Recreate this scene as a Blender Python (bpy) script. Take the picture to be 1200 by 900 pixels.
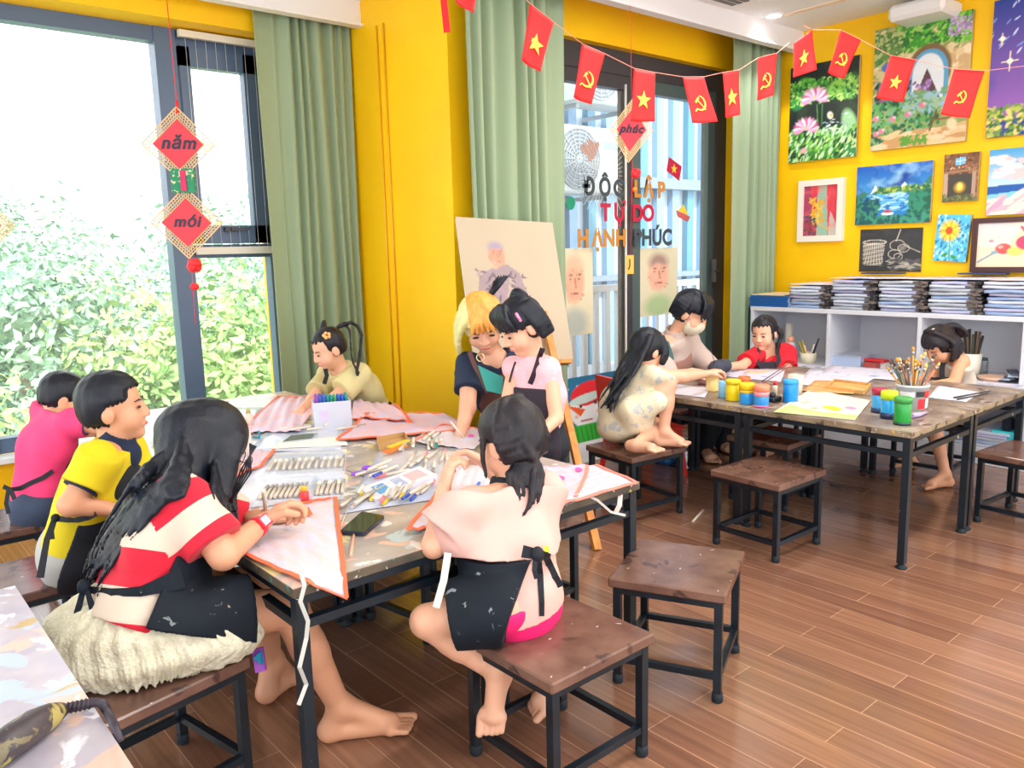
import bpy, math, random
import numpy as np
from mathutils import Vector, Matrix
for o in list(bpy.data.objects): bpy.data.objects.remove(o)
C = bpy.context.scene.collection
SC = bpy.context.scene
R = math.radians
rnd = random.Random(7)
# ------------------------------------------------------------------ camera
F_PX, PITCH, ROLL, YAW, CAMH = 945.43, 0.162847, -0.0249652, 0.708108, 1.25
FW = np.array([math.sin(YAW)*math.cos(PITCH), math.cos(YAW)*math.cos(PITCH), -math.sin(PITCH)])
_r0 = np.array([math.cos(YAW), -math.sin(YAW), 0.0]); _u0 = np.cross(_r0, FW)
RT = _r0*math.cos(ROLL) + _u0*math.sin(ROLL); UP = np.cross(RT, FW)
CAM = np.array([0.0, 0.0, CAMH])
cd = bpy.data.cameras.new('camera'); cam = bpy.data.objects.new('camera', cd); C.objects.link(cam)
cd.sensor_width = 36.0; cd.lens = 36.0*F_PX/1200.0; cd.clip_end = 200; cd.clip_start = 0.05
cam.matrix_world = Matrix(((RT[0], UP[0], -FW[0], 0), (RT[1], UP[1], -FW[1], 0), (RT[2], UP[2], -FW[2], CAMH), (0, 0, 0, 1)))
SC.camera = cam
def at(x, y, d):            # a place in the room at distance d (metres) along the view, where the photo shows pixel x, y
    return CAM + (FW + RT*(x-600)/F_PX + UP*(450-y)/F_PX)*d
def onz(x, y, z):
    d = FW + RT*(x-600)/F_PX + UP*(450-y)/F_PX; return CAM + d*(z-CAMH)/d[2]
def ony(x, y, Y):
    d = FW + RT*(x-600)/F_PX + UP*(450-y)/F_PX; return CAM + d*Y/d[1]
def onx(x, y, X):
    d = FW + RT*(x-600)/F_PX + UP*(450-y)/F_PX; return CAM + d*X/d[0]
# ------------------------------------------------------------------ light, world, exposure
w = bpy.data.worlds.new('sky'); SC.world = w; w.use_nodes = True
bg = w.node_tree.nodes['Background']; bg.inputs[0].default_value = (0.93, 0.97, 1.0, 1); bg.inputs[1].default_value = 1.75
sl = bpy.data.lights.new('sun', 'SUN'); so = bpy.data.objects.new('sun', sl); C.objects.link(so)
sl.energy = 3.2; sl.angle = R(3); sl.color = (1, 0.96, 0.88)
so.rotation_euler = Vector((0.35, 0.62, -0.80)).to_track_quat('-Z', 'Y').to_euler()
SC.view_settings.view_transform = 'Standard'; SC.view_settings.look = 'None'
SC.view_settings.gamma = 1; SC.view_settings.use_curve_mapping = False
SC.view_settings.exposure = 1.0
SC.cycles.max_bounces = 7; SC.cycles.diffuse_bounces = 4; SC.cycles.transparent_max_bounces = 12
SC.cycles.caustics_reflective = False; SC.cycles.caustics_refractive = False
SC.cycles.use_denoising = True
def area(name, loc, size, energy, rot=(0, 0, 0), col=(1, 1, 1)):
    l = bpy.data.lights.new(name, 'AREA'); o = bpy.data.objects.new(name, l); C.objects.link(o)
    l.shape = 'RECTANGLE'; l.size, l.size_y = size; l.energy = energy; l.color = col
    o.location = loc; o.rotation_euler = rot; return o
# unseen fill lights added below the ceiling to brighten the room
for i, (x, y) in enumerate(((1.2, 0.6), (3.2, 0.6), (3.2, 2.0), (1.2, -1.2), (3.6, -1.2))):
    area('ceiling_fill', (x, y, 2.60), (1.2, 0.25), 14, col=(1, 0.97, 0.92))
# ------------------------------------------------------------------ materials
def lin(c): 
    return tuple((v/12.92 if v <= 0.04045 else ((v+0.055)/1.055)**2.4) for v in c)
def rgb(r, g, b): return lin((r/255.0, g/255.0, b/255.0))
MATS = {}
def mat(name, col, rough=0.55, metal=0.0, spec=0.5, col2=None, scale=20, stretch=(1, 1, 1), bump=0.0, bscale=None, thr=None, emit=None, sheen=0, trans=0, detail=3, sub=0, coat=0):
    if name in MATS: return MATS[name]
    m = bpy.data.materials.new(name); m.use_nodes = True; nt = m.node_tree; b = nt.nodes['Principled BSDF']
    b.inputs['Base Color'].default_value = (*col, 1); b.inputs['Roughness'].default_value = rough
    b.inputs['Metallic'].default_value = metal; b.inputs['Specular IOR Level'].default_value = spec
    b.inputs['Coat Weight'].default_value = coat
    if sheen: b.inputs['Sheen Weight'].default_value = sheen
    if trans: b.inputs['Transmission Weight'].default_value = trans
    if sub: b.inputs['Subsurface Weight'].default_value = sub; b.inputs['Subsurface Scale'].default_value = 0.02
    if emit: b.inputs['Emission Color'].default_value = (*col, 1); b.inputs['Emission Strength'].default_value = emit
    if col2 is not None or bump:
        tc = nt.nodes.new('ShaderNodeTexCoord'); mp = nt.nodes.new('ShaderNodeMapping'); mp.inputs['Scale'].default_value = stretch
        nt.links.new(tc.outputs['Object'], mp.inputs['Vector'])
    if col2 is not None:
        nz = nt.nodes.new('ShaderNodeTexNoise'); nz.inputs['Scale'].default_value = scale; nz.inputs['Detail'].default_value = detail
        nt.links.new(mp.outputs[0], nz.inputs['Vector'])
        cr = nt.nodes.new('ShaderNodeValToRGB'); t = thr or (0.35, 0.65)
        cr.color_ramp.elements[0].position = t[0]; cr.color_ramp.elements[1].position = t[1]
        cr.color_ramp.elements[0].color = (*col, 1); cr.color_ramp.elements[1].color = (*col2, 1)
        nt.links.new(nz.outputs['Fac'], cr.inputs[0]); nt.links.new(cr.outputs[0], b.inputs['Base Color'])
    if bump:
        n2 = nt.nodes.new('ShaderNodeTexNoise'); n2.inputs['Scale'].default_value = bscale or scale; n2.inputs['Detail'].default_value = 3
        nt.links.new(mp.outputs[0], n2.inputs['Vector'])
        bp = nt.nodes.new('ShaderNodeBump'); bp.inputs['Strength'].default_value = bump; bp.inputs['Distance'].default_value = 0.01
        nt.links.new(n2.outputs['Fac'], bp.inputs['Height']); nt.links.new(bp.outputs[0], b.inputs['Normal'])
    MATS[name] = m; return m
def mat_attr(name, rough=0.7, bump=0):
    if name in MATS: return MATS[name]
    m = bpy.data.materials.new(name); m.use_nodes = True; nt = m.node_tree; b = nt.nodes['Principled BSDF']
    a = nt.nodes.new('ShaderNodeAttribute'); a.attribute_name = 'Col'
    nt.links.new(a.outputs['Color'], b.inputs['Base Color']); b.inputs['Roughness'].default_value = rough
    MATS[name] = m; return m
def mat_paint(name, base, flecks, rough=0.4, scale=14, spec=0.5, seed=0, amount=0.62):   # paint-spattered surface: base tone with patches of each fleck colour
    if name in MATS: return MATS[name]
    m = bpy.data.materials.new(name); m.use_nodes = True; nt = m.node_tree; b = nt.nodes['Principled BSDF']
    b.inputs['Roughness'].default_value = rough; b.inputs['Specular IOR Level'].default_value = spec
    tc = nt.nodes.new('ShaderNodeTexCoord'); 
    nz = nt.nodes.new('ShaderNodeTexNoise'); nz.inputs['Scale'].default_value = 9; nz.inputs['Detail'].default_value = 8
    nt.links.new(tc.outputs['Object'], nz.inputs['Vector'])
    cr = nt.nodes.new('ShaderNodeValToRGB'); cr.color_ramp.elements[0].position = 0.35; cr.color_ramp.elements[1].position = 0.65
    cr.color_ramp.elements[0].color = (*base[0], 1); cr.color_ramp.elements[1].color = (*base[1], 1)
    nt.links.new(nz.outputs['Fac'], cr.inputs[0]); cur = cr.outputs[0]
    for i, (c, sc, th) in enumerate(flecks):
        mp = nt.nodes.new('ShaderNodeMapping'); mp.inputs['Location'].default_value = (seed+i*3.7, i*1.9, i*2.3); nt.links.new(tc.outputs['Object'], mp.inputs['Vector'])
        n = nt.nodes.new('ShaderNodeTexNoise'); n.inputs['Scale'].default_value = sc; n.inputs['Detail'].default_value = 5; n.inputs['Distortion'].default_value = 0.6
        nt.links.new(mp.outputs[0], n.inputs['Vector'])
        r2 = nt.nodes.new('ShaderNodeValToRGB'); r2.color_ramp.elements[0].position = th; r2.color_ramp.elements[1].position = th+0.03
        nt.links.new(n.outputs['Fac'], r2.inputs[0])
        mx = nt.nodes.new('ShaderNodeMix'); mx.data_type = 'RGBA'
        nt.links.new(r2.outputs[0], mx.inputs['Factor']); nt.links.new(cur, mx.inputs[6]); mx.inputs[7].default_value = (*c, 1)
        cur = mx.outputs[2]
    nt.links.new(cur, b.inputs['Base Color'])
    MATS[name] = m; return m
def mat_film(name, col, alpha=0.5, rough=0.3):      # thin see-through sheet
    if name in MATS: return MATS[name]
    m = bpy.data.materials.new(name); m.use_nodes = True; nt = m.node_tree; b = nt.nodes['Principled BSDF']
    b.inputs['Base Color'].default_value = (*col, 1); b.inputs['Roughness'].default_value = rough; b.inputs['Alpha'].default_value = alpha
    MATS[name] = m; return m
# ------------------------------------------------------------------ objects and mesh building
def origin(o):
    v = Vector((0, 0, 0))
    while o is not None: v = v + Vector(o.location); o = o.parent
    return v
def thing(name, label, cat, loc=(0, 0, 0), group=None):
    o = bpy.data.objects.new(name, None); C.objects.link(o); o.location = [float(v) for v in loc]; o.empty_display_size = 0.05
    o['label'] = label; o['category'] = cat
    if group: o['group'] = group
    return o
def tag(o, label, cat, group=None, kind=None):
    o['label'] = label; o['category'] = cat
    if group: o['group'] = group
    if kind: o['kind'] = kind
    return o
def mesh_obj(name, V, Fc, mats, parent=None, mi=None, smooth=False, col=None):
    V = np.asarray(V, float)
    if parent is not None:
        V = V - np.array(origin(parent))
    me = bpy.data.meshes.new(name)
    if isinstance(Fc, np.ndarray):
        me.vertices.add(len(V)); me.vertices.foreach_set('co', V.astype(np.float32).ravel())
        n = len(Fc); k = Fc.shape[1]
        me.loops.add(n*k); me.loops.foreach_set('vertex_index', Fc.astype(np.int32).ravel())
        me.polygons.add(n); me.polygons.foreach_set('loop_start', np.arange(0, n*k, k, dtype=np.int32)); me.polygons.foreach_set('loop_total', np.full(n, k, np.int32))
        me.update(calc_edges=True)
    else:
        me.from_pydata([tuple(v) for v in V], [], Fc)
    if not isinstance(mats, (list, tuple)): mats = [mats]
    for m in mats: me.materials.append(m)
    if mi is not None: me.polygons.foreach_set('material_index', np.asarray(mi, np.int32))
    if smooth is True: me.polygons.foreach_set('use_smooth', np.ones(len(me.polygons), bool))
    elif smooth is not False: me.polygons.foreach_set('use_smooth', np.asarray(smooth, bool))
    if col is not None:
        a = me.color_attributes.new('Col', 'FLOAT_COLOR', 'POINT'); c = np.ones((len(V), 4), np.float32); c[:, :3] = col
        a.data.foreach_set('color', c.ravel())
    me.update()
    o = bpy.data.objects.new(name, me); C.objects.link(o)
    if parent is not None: o.parent = parent
    return o
class MB:
    def __init__(s): s.v = []; s.f = []; s.m = []; s.s = []
    def add(s, V, F, m=0, sm=False):
        b = len(s.v); s.v += [tuple(float(t) for t in v) for v in V]
        for f in F: s.f.append([b+i for i in f]); s.m.append(m); s.s.append(sm)
    def box(s, lo, hi, m=0, ch=0.0):
        x0, y0, z0 = lo; x1, y1, z1 = hi
        if ch <= 0:
            V = [(x0, y0, z0), (x1, y0, z0), (x1, y1, z0), (x0, y1, z0), (x0, y0, z1), (x1, y0, z1), (x1, y1, z1), (x0, y1, z1)]
            F = [(3, 2, 1, 0), (4, 5, 6, 7), (0, 1, 5, 4), (1, 2, 6, 5), (2, 3, 7, 6), (3, 0, 4, 7)]
            s.add(V, F, m); return
        c = ch; V = []; idx = {}      # chamfered box: 24 vertices
        for ix, x in enumerate((x0, x1)):
            for iy, y in enumerate((y0, y1)):
                for iz, z in enumerate((z0, z1)):
                    sx, sy, sz = (1, -1)[ix], (1, -1)[iy], (1, -1)[iz]
                    for a in range(3):
                        p = [x+sx*c, y+sy*c, z+sz*c]; p[a] = (x, y, z)[a]
                        idx[(ix, iy, iz, a)] = len(V); V.append(p)
        F = []
        for a in range(3):
            o1, o2 = [(1, 2), (2, 0), (0, 1)][a]
            for sgn in (0, 1):
                q = []
                for (p1, p2) in ((0, 0), (1, 0), (1, 1), (0, 1)):
                    k = [0, 0, 0]; k[a] = sgn; k[o1] = p1; k[o2] = p2; q.append(idx[(*k, a)])
                F.append(q if sgn else q[::-1])
        for a in range(3):   # edges along axis a
            o1, o2 = [(1, 2), (2, 0), (0, 1)][a]
            for p1 in (0, 1):
                for p2 in (0, 1):
                    k0 = [0, 0, 0]; k0[o1] = p1; k0[o2] = p2; k1 = list(k0); k1[a] = 1
                    q = [idx[(*k0, o1)], idx[(*k1, o1)], idx[(*k1, o2)], idx[(*k0, o2)]]
                    F.append(q if (p1 ^ p2) else q[::-1])
        for ix in (0, 1):
            for iy in (0, 1):
                for iz in (0, 1):
                    q = [idx[(ix, iy, iz, 0)], idx[(ix, iy, iz, 1)], idx[(ix, iy, iz, 2)]]
                    F.append(q if (ix+iy+iz) % 2 else q[::-1])
        s.add(V, F, m)
    def obox(s, c, ax, ay, az, m=0):      # box from centre and three half-axis vectors
        c = np.array(c, float); ax, ay, az = map(lambda q: np.array(q, float), (ax, ay, az)); V = []
        for k in (-1, 1):
            for (i, j) in ((-1, -1), (1, -1), (1, 1), (-1, 1)): V.append(c+i*ax+j*ay+k*az)
        s.add(V, [(3, 2, 1, 0), (4, 5, 6, 7), (0, 1, 5, 4), (1, 2, 6, 5), (2, 3, 7, 6), (3, 0, 4, 7)], m)
    def bar(s, a, b, wd, th=None, up=(0, 0, 1), m=0):
        a = np.array(a, float); b = np.array(b, float); d = b-a; L = np.linalg.norm(d); d /= L
        u = np.array(up, float); sd = np.cross(d, u)
        if np.linalg.norm(sd) < 1e-4: sd = np.cross(d, np.array((1.0, 0, 0)))
        sd /= np.linalg.norm(sd); u = np.cross(sd, d)
        s.obox((a+b)/2, sd*wd/2, d*L/2, u*(th or wd)/2, m)
    def tube(s, pts, rad, n=8, m=0, flat=1.0, flatdir=None, cap=True):
        P = [np.array(p, float) for p in pts]; k = len(P)
        rr = [rad]*k if not hasattr(rad, '__len__') else rad
        V = []; prev = None
        for i in range(k):
            t = P[min(i+1, k-1)]-P[max(i-1, 0)]; t /= (np.linalg.norm(t)+1e-9)
            if flatdir is not None: u = np.array(flatdir, float)
            elif prev is None: u = np.array((0, 0, 1.0)) if abs(t[2]) < 0.9 else np.array((1.0, 0, 0))
            else: u = prev
            u = u-t*(u@t); u /= (np.linalg.norm(u)+1e-9); prev = u; v = np.cross(t, u)
            for j in range(n):
                a = 2*math.pi*j/n; V.append(P[i]+(u*math.cos(a)*flat+v*math.sin(a))*rr[i])
        F = []
        for i in range(k-1):
            for j in range(n):
                j2 = (j+1) % n; F.append((i*n+j, i*n+j2, (i+1)*n+j2, (i+1)*n+j))
        s.add(V, F, m, True)
        if cap: 
            b = len(s.v)-len(V); s.f.append([b+j for j in range(n)][::-1]); s.m.append(m); s.s.append(False)
            s.f.append([b+(k-1)*n+j for j in range(n)]); s.m.append(m); s.s.append(False)
    def lathe(s, c, prof, n=20, m=0, axis=(0, 0, 1)):     # prof: (radius, height) pairs
        ax = np.array(axis, float); ax /= np.linalg.norm(ax)
        u = np.array((1.0, 0, 0)) if abs(ax[0]) < 0.9 else np.array((0, 1.0, 0)); u = u-ax*(u@ax); u /= np.linalg.norm(u); v = np.cross(ax, u)
        c = np.array(c, float); V = []; 
        for (r, h) in prof:
            for j in range(n):
                a = 2*math.pi*j/n; V.append(c+ax*h+(u*math.cos(a)+v*math.sin(a))*r)
        F = []
        for i in range(len(prof)-1):
            for j in range(n):
                j2 = (j+1) % n; F.append((i*n+j, i*n+j2, (i+1)*n+j2, (i+1)*n+j))
        s.add(V, F, m, True); b = len(s.v)-len(V)
        s.f.append([b+j for j in range(n)][::-1]); s.m.append(m); s.s.append(False)
        s.f.append([b+(len(prof)-1)*n+j for j in range(n)]); s.m.append(m); s.s.append(False)
    def prism(s, poly, n, th, m=0):      # planar polygon (3-D points, in order) given thickness along n
        P = [np.array(p, float) for p in poly]; n = np.array(n, float); k = len(P)
        V = [p-n*th/2 for p in P]+[p+n*th/2 for p in P]
        F = [list(range(k))[::-1], list(range(k, 2*k))]+[(i, (i+1) % k, k+(i+1) % k, k+i) for i in range(k)]
        s.add(V, F, m)
    def ball(s, c, r, m=0, n=12, k=8):
        c = np.array(c, float); r = np.array(r, float)*np.ones(3); V = [c+r*(0, 0, 1)]
        for i in range(1, k):
            for j in range(n):
                a = math.pi*i/k; b = 2*math.pi*j/n; V.append(c+r*(math.sin(a)*math.cos(b), math.sin(a)*math.sin(b), math.cos(a)))
        V.append(c-r*(0, 0, 1)); F = []
        for j in range(n): F.append((0, 1+j, 1+(j+1) % n)); F.append((len(V)-1, 1+(k-2)*n+(j+1) % n, 1+(k-2)*n+j))
        for i in range(k-2):
            for j in range(n): F.append((1+i*n+j, 1+(i+1)*n+j, 1+(i+1)*n+(j+1) % n, 1+i*n+(j+1) % n))
        s.add(V, F, m, True)
    def build(s, name, mats, parent=None, **kw):
        return mesh_obj(name, s.v, s.f, mats, parent, mi=s.m, smooth=s.s, **kw)
def struct(o): o['kind'] = 'structure'; return o
def sheet(name, fn, nu, nv, mats, parent=None, th=0.002, mi=None, col=None):   # a thin sheet of given thickness from fn(u, v) -> point
    U = np.linspace(0, 1, nu); W = np.linspace(0, 1, nv); P = np.array([[fn(u, v) for v in W] for u in U])
    du = np.gradient(P, axis=0); dv = np.gradient(P, axis=1); N = np.cross(du, dv); N /= (np.linalg.norm(N, axis=2, keepdims=True)+1e-12)
    A = (P+N*th/2).reshape(-1, 3); B = (P-N*th/2).reshape(-1, 3); k = len(A); F = []; M_ = []
    for i in range(nu-1):
        for j in range(nv-1):
            q = (i*nv+j, (i+1)*nv+j, (i+1)*nv+j+1, i*nv+j+1); F.append(q); F.append(tuple(k+t for t in q[::-1]))
            mm = mi(i/(nu-1), j/(nv-1)) if mi else 0; M_ += [mm, mm]
    bd = [(i, 0) for i in range(nu)]+[(nu-1, j) for j in range(1, nv)]+[(i, nv-1) for i in range(nu-2, -1, -1)]+[(0, j) for j in range(nv-2, 0, -1)]
    for t in range(len(bd)):
        a = bd[t][0]*nv+bd[t][1]; b = bd[(t+1) % len(bd)]; b = b[0]*nv+b[1]; F.append((b, a, k+a, k+b)); M_.append(M_[0])
    return mesh_obj(name, np.vstack([A, B]), F, mats, parent, mi=M_, smooth=True)
def copy_thing(o, loc, rotz=None, label=None):
    r = o.copy(); C.objects.link(r); r.location = loc
    if rotz is not None: r.rotation_euler = (0, 0, rotz)
    if label: r['label'] = label
    for ch in list(o.children):
        c = ch.copy(); C.objects.link(c); c.parent = r
        for g in list(ch.children):
            q = g.copy(); C.objects.link(q); q.parent = c
    return r
# ------------------------------------------------------------------ solid shapes from distance fields (bodies, clothes, hair)
def nrm(v):
    v = np.array(v, float); return v/(np.linalg.norm(v)+1e-12)
def rc(a, b, ra, rb=None, flat=None, s=1.0, k=0.012):   # tapered limb; flat: direction in which it is thinned by factor s
    return ('rc', np.array(a, float), np.array(b, float), float(ra), float(ra if rb is None else rb), None if flat is None else nrm(flat), s, k)
def el(c, r, Rm=None, k=0.015):
    return ('el', np.array(c, float), np.array(r, float), np.eye(3) if Rm is None else np.array(Rm, float), k)
def pbounds(p, off):
    if p[0] == 'rc':
        m = max(p[3], p[4])+off; return np.minimum(p[1], p[2])-m, np.maximum(p[1], p[2])+m
    m = np.abs(p[3].T)@(p[2]+off); return p[1]-m, p[1]+m
def peval(p, X, Y, Z, off):
    if p[0] == 'rc':
        _, a, b, ra, rb, n, s, k = p
        x = X-a[0]; y = Y-a[1]; z = Z-a[2]; d = b-a
        if n is not None:
            t = (1/s-1)*(x*n[0]+y*n[1]+z*n[2]); x = x+t*n[0]; y = y+t*n[1]; z = z+t*n[2]; d = d+(1/s-1)*(d@n)*n
        dd = d@d+1e-12; t = np.clip((x*d[0]+y*d[1]+z*d[2])/dd, 0, 1)
        q = np.sqrt((x-t*d[0])**2+(y-t*d[1])**2+(z-t*d[2])**2)-(ra+(rb-ra)*t)
        return (q*(s if n is not None else 1.0))-off if n is not None else q-off
    _, c, r, Rm, k = p; r = r+off
    x = X-c[0]; y = Y-c[1]; z = Z-c[2]
    u = x*Rm[0, 0]+y*Rm[0, 1]+z*Rm[0, 2]; v = x*Rm[1, 0]+y*Rm[1, 1]+z*Rm[1, 2]; t = x*Rm[2, 0]+y*Rm[2, 1]+z*Rm[2, 2]
    k0 = np.sqrt((u/r[0])**2+(v/r[1])**2+(t/r[2])**2); k1 = np.sqrt((u/r[0]**2)**2+(v/r[1]**2)**2+(t/r[2]**2)**2)+1e-9
    return k0*(k0-1)/k1
class Fld:
    def __init__(s, prims, h, off=0.0, pad=0.02, k=None):
        lo = np.min([pbounds(p, off)[0] for p in prims], axis=0)-pad; hi = np.max([pbounds(p, off)[1] for p in prims], axis=0)+pad
        s.o = lo; s.h = h; s.n = np.ceil((hi-lo)/h).astype(int)+1
        s.x = (lo[0]+np.arange(s.n[0])*h).astype(np.float32)[:, None, None]; s.y = (lo[1]+np.arange(s.n[1])*h).astype(np.float32)[None, :, None]; s.z = (lo[2]+np.arange(s.n[2])*h).astype(np.float32)[None, None, :]
        s.F = np.full(s.n, 0.06, np.float32)
        for p in prims: s.add(p, off, k)
    def _blk(s, p, m, off):
        lo, hi = pbounds(p, off); i0 = np.maximum(((lo-m-s.o)/s.h).astype(int), 0); i1 = np.minimum(((hi+m-s.o)/s.h).astype(int)+2, s.n)
        return tuple(slice(a, b) for a, b in zip(i0, i1))
    def add(s, p, off=0.0, k=None):
        kk = k if k is not None else p[-1]
        b = s._blk(p, kk+3*s.h, off)
        d = peval(p, s.x[b[0]], s.y[:, b[1]], s.z[:, :, b[2]], off).astype(np.float32); a = s.F[b]
        if kk > 0: 
            hh = np.maximum(kk-np.abs(a-d), 0)/kk; s.F[b] = np.minimum(a, d)-hh*hh*kk*0.25
        else: s.F[b] = np.minimum(a, d)
        return s
    def sub(s, p, off=0.0, k=0.006):
        b = s._blk(p, k+3*s.h, off); d = -peval(p, s.x[b[0]], s.y[:, b[1]], s.z[:, :, b[2]], off).astype(np.float32); a = s.F[b]
        hh = np.maximum(k-np.abs(a-d), 0)/k; s.F[b] = np.maximum(a, d)+hh*hh*k*0.25
        return s
    def plane(s, c, n):        # keep the side that n points away from:  remove where (p-c).n > 0
        n = nrm(n); s.F = np.maximum(s.F, (s.x-c[0])*n[0]+(s.y-c[1])*n[1]+(s.z-c[2])*n[2]); return s
    def cut(s, fn): s.F = np.maximum(s.F, fn(s.x, s.y, s.z).astype(np.float32)); return s
    def wob(s, amp, freq, seed=0, dirs=None, n=4):   # cloth folds
        r = np.random.RandomState(seed); W = 0
        for i in range(n):
            d = nrm(r.randn(3)) if dirs is None else nrm(np.array(dirs)+r.randn(3)*0.45); f = freq*(0.7+0.8*r.rand())
            W = W+np.sin((s.x*d[0]+s.y*d[1]+s.z*d[2])*f+r.rand()*6.28)
        s.F = s.F+(W*amp/n*1.6).astype(np.float32); return s
    def mesh(s, name, mats, parent=None, classify=None, keep=True):
        V, Q = surfnet(s.F, s.o, s.h)
        mi = None
        if classify is not None and len(Q): mi = classify(V[Q].mean(axis=1))
        return mesh_obj(name, V, Q, mats, parent, mi=mi, smooth=True)
def surfnet(F, o, h):
    S = F < 0
    cnt = np.zeros(tuple(n-1 for n in F.shape), np.int8)
    for i in (0, 1):
        for j in (0, 1):
            for k in (0, 1): cnt += S[i:F.shape[0]-1+i, j:F.shape[1]-1+j, k:F.shape[2]-1+k]
    act = (cnt > 0) & (cnt < 8); I = np.argwhere(act); idx = -np.ones(act.shape, np.int32); idx[act] = np.arange(len(I))
    acc = np.zeros((len(I), 3)); num = np.zeros(len(I)); i, j, k = I.T
    corners = [(a, b, c) for a in (0, 1) for b in (0, 1) for c in (0, 1)]
    val = {c: F[i+c[0], j+c[1], k+c[2]] for c in corners}
    for ca in corners:
        for ax in range(3):
            if ca[ax]: continue
            cb = list(ca); cb[ax] = 1; cb = tuple(cb); va, vb = val[ca], val[cb]; x = (va < 0) != (vb < 0)
            t = np.where(x, va/(va-vb+1e-20), 0); 
            for d in range(3): acc[:, d] += np.where(x, ca[d]+(t if d == ax else 0), 0)
            num += x
    V = (I+acc/num[:, None])*h+o
    Q = []
    for ax in range(3):
        sl0 = [slice(None)]*3; sl1 = [slice(None)]*3; sl0[ax] = slice(0, -1); sl1[ax] = slice(1, None)
        a = S[tuple(sl0)]; b = S[tuple(sl1)]; E = np.argwhere(a != b); fl = a[tuple(E.T)]
        o1, o2 = [(1, 2), (2, 0), (0, 1)][ax]
        ok = (E[:, o1] > 0) & (E[:, o2] > 0) & (E[:, o1] < F.shape[o1]-1) & (E[:, o2] < F.shape[o2]-1); E = E[ok]; fl = fl[ok]
        def g(p, q):
            K = E.copy(); K[:, o1] -= p; K[:, o2] -= q; return idx[tuple(K.T)]
        q = np.stack([g(1, 1), g(0, 1), g(0, 0), g(1, 0)], 1); q[~fl] = q[~fl][:, ::-1]; Q.append(q)
    return V, np.vstack(Q)
# ================================================================== THE ROOM
WX = 5.30; DY = 3.41; WY = 4.40; FY = 4.60; SX = 2.55; CZ = 2.67
YEL = mat('yellow_wall_paint', rgb(255, 204, 8), 0.5, col2=rgb(252, 196, 4), scale=2.5, spec=0.35, bump=0.05, bscale=40)
WHITE = mat('white_plaster', rgb(238, 236, 238), 0.7)
FRAME = mat('slate_aluminium', rgb(84, 104, 132), 0.35, spec=0.5)
FRAME2 = mat('dark_aluminium', rgb(62, 60, 66), 0.4, spec=0.5)
m = bpy.data.materials.new('floor_planks'); m.use_nodes = True; nt = m.node_tree; b = nt.nodes['Principled BSDF']
tc = nt.nodes.new('ShaderNodeTexCoord'); mp = nt.nodes.new('ShaderNodeMapping'); mp.inputs['Rotation'].default_value = (0, 0, R(90))
nt.links.new(tc.outputs['Object'], mp.inputs[0]); br = nt.nodes.new('ShaderNodeTexBrick'); nt.links.new(mp.outputs[0], br.inputs[0])
br.inputs['Scale'].default_value = 1; br.inputs['Brick Width'].default_value = 0.92; br.inputs['Row Height'].default_value = 0.095; br.offset = 0.37; br.offset_frequency = 2
br.inputs['Mortar Size'].default_value = 0.0012; br.inputs['Mortar Smooth'].default_value = 0.2; br.inputs['Bias'].default_value = 0.0
br.inputs['Color1'].default_value = (*rgb(122, 86, 70), 1); br.inputs['Color2'].default_value = (*rgb(148, 109, 86), 1); br.inputs['Mortar'].default_value = (*rgb(190, 152, 124), 1)
m2 = nt.nodes.new('ShaderNodeMapping'); m2.inputs['Scale'].default_value = (55, 2.2, 1); nt.links.new(tc.outputs['Object'], m2.inputs[0])
nz = nt.nodes.new('ShaderNodeTexNoise'); nz.inputs['Scale'].default_value = 1.0; nz.inputs['Detail'].default_value = 4; nz.inputs['Distortion'].default_value = 0.15; nt.links.new(m2.outputs[0], nz.inputs[0])
mx = nt.nodes.new('ShaderNodeMix'); mx.data_type = 'RGBA'; mx.blend_type = 'MULTIPLY'; mx.inputs['Factor'].default_value = 0.5
gr = nt.nodes.new('ShaderNodeValToRGB'); gr.color_ramp.elements[0].position = 0.3; gr.color_ramp.elements[0].color = (0.5, 0.42, 0.4, 1); gr.color_ramp.elements[1].position = 0.7; gr.color_ramp.elements[1].color = (1.25, 1.2, 1.1, 1)
nt.links.new(nz.outputs[0], gr.inputs[0]); nt.links.new(br.outputs[0], mx.inputs[6]); nt.links.new(gr.outputs[0], mx.inputs[7]); nt.links.new(mx.outputs[2], b.inputs['Base Color'])
n3 = nt.nodes.new('ShaderNodeTexNoise'); n3.inputs['Scale'].default_value = 6; n3.inputs['Detail'].default_value = 4; nt.links.new(tc.outputs['Object'], n3.inputs[0])
mr = nt.nodes.new('ShaderNodeMapRange'); mr.inputs[3].default_value = 0.10; mr.inputs[4].default_value = 0.24; nt.links.new(n3.outputs[0], mr.inputs[0]); nt.links.new(mr.outputs[0], b.inputs['Roughness'])
b.inputs['Specular IOR Level'].default_value = 0.85; FLOOR = m
o = MB(); o.box((-3, -3, -0.1), (WX+0.2, FY+0.25, 0)); struct(o.build('floor', FLOOR))
o = MB(); o.box((-3, -3, CZ), (WX+0.2, FY+0.3, CZ+0.12)); struct(o.build('ceiling', WHITE))
# painting wall (right), with an unseen opening added to brighten the floor
o = MB(); o.box((WX, 0.35, 0), (WX+0.2, DY+0.3, CZ)); o.box((WX, -3, 0), (WX+0.2, 0.35, 0.3)); o.box((WX, -3, 2.45), (WX+0.2, 0.35, CZ)); o.box((WX, -3, 0.3), (WX+0.2, -2.6, 2.45)); struct(o.build('wall_right', YEL))
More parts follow.
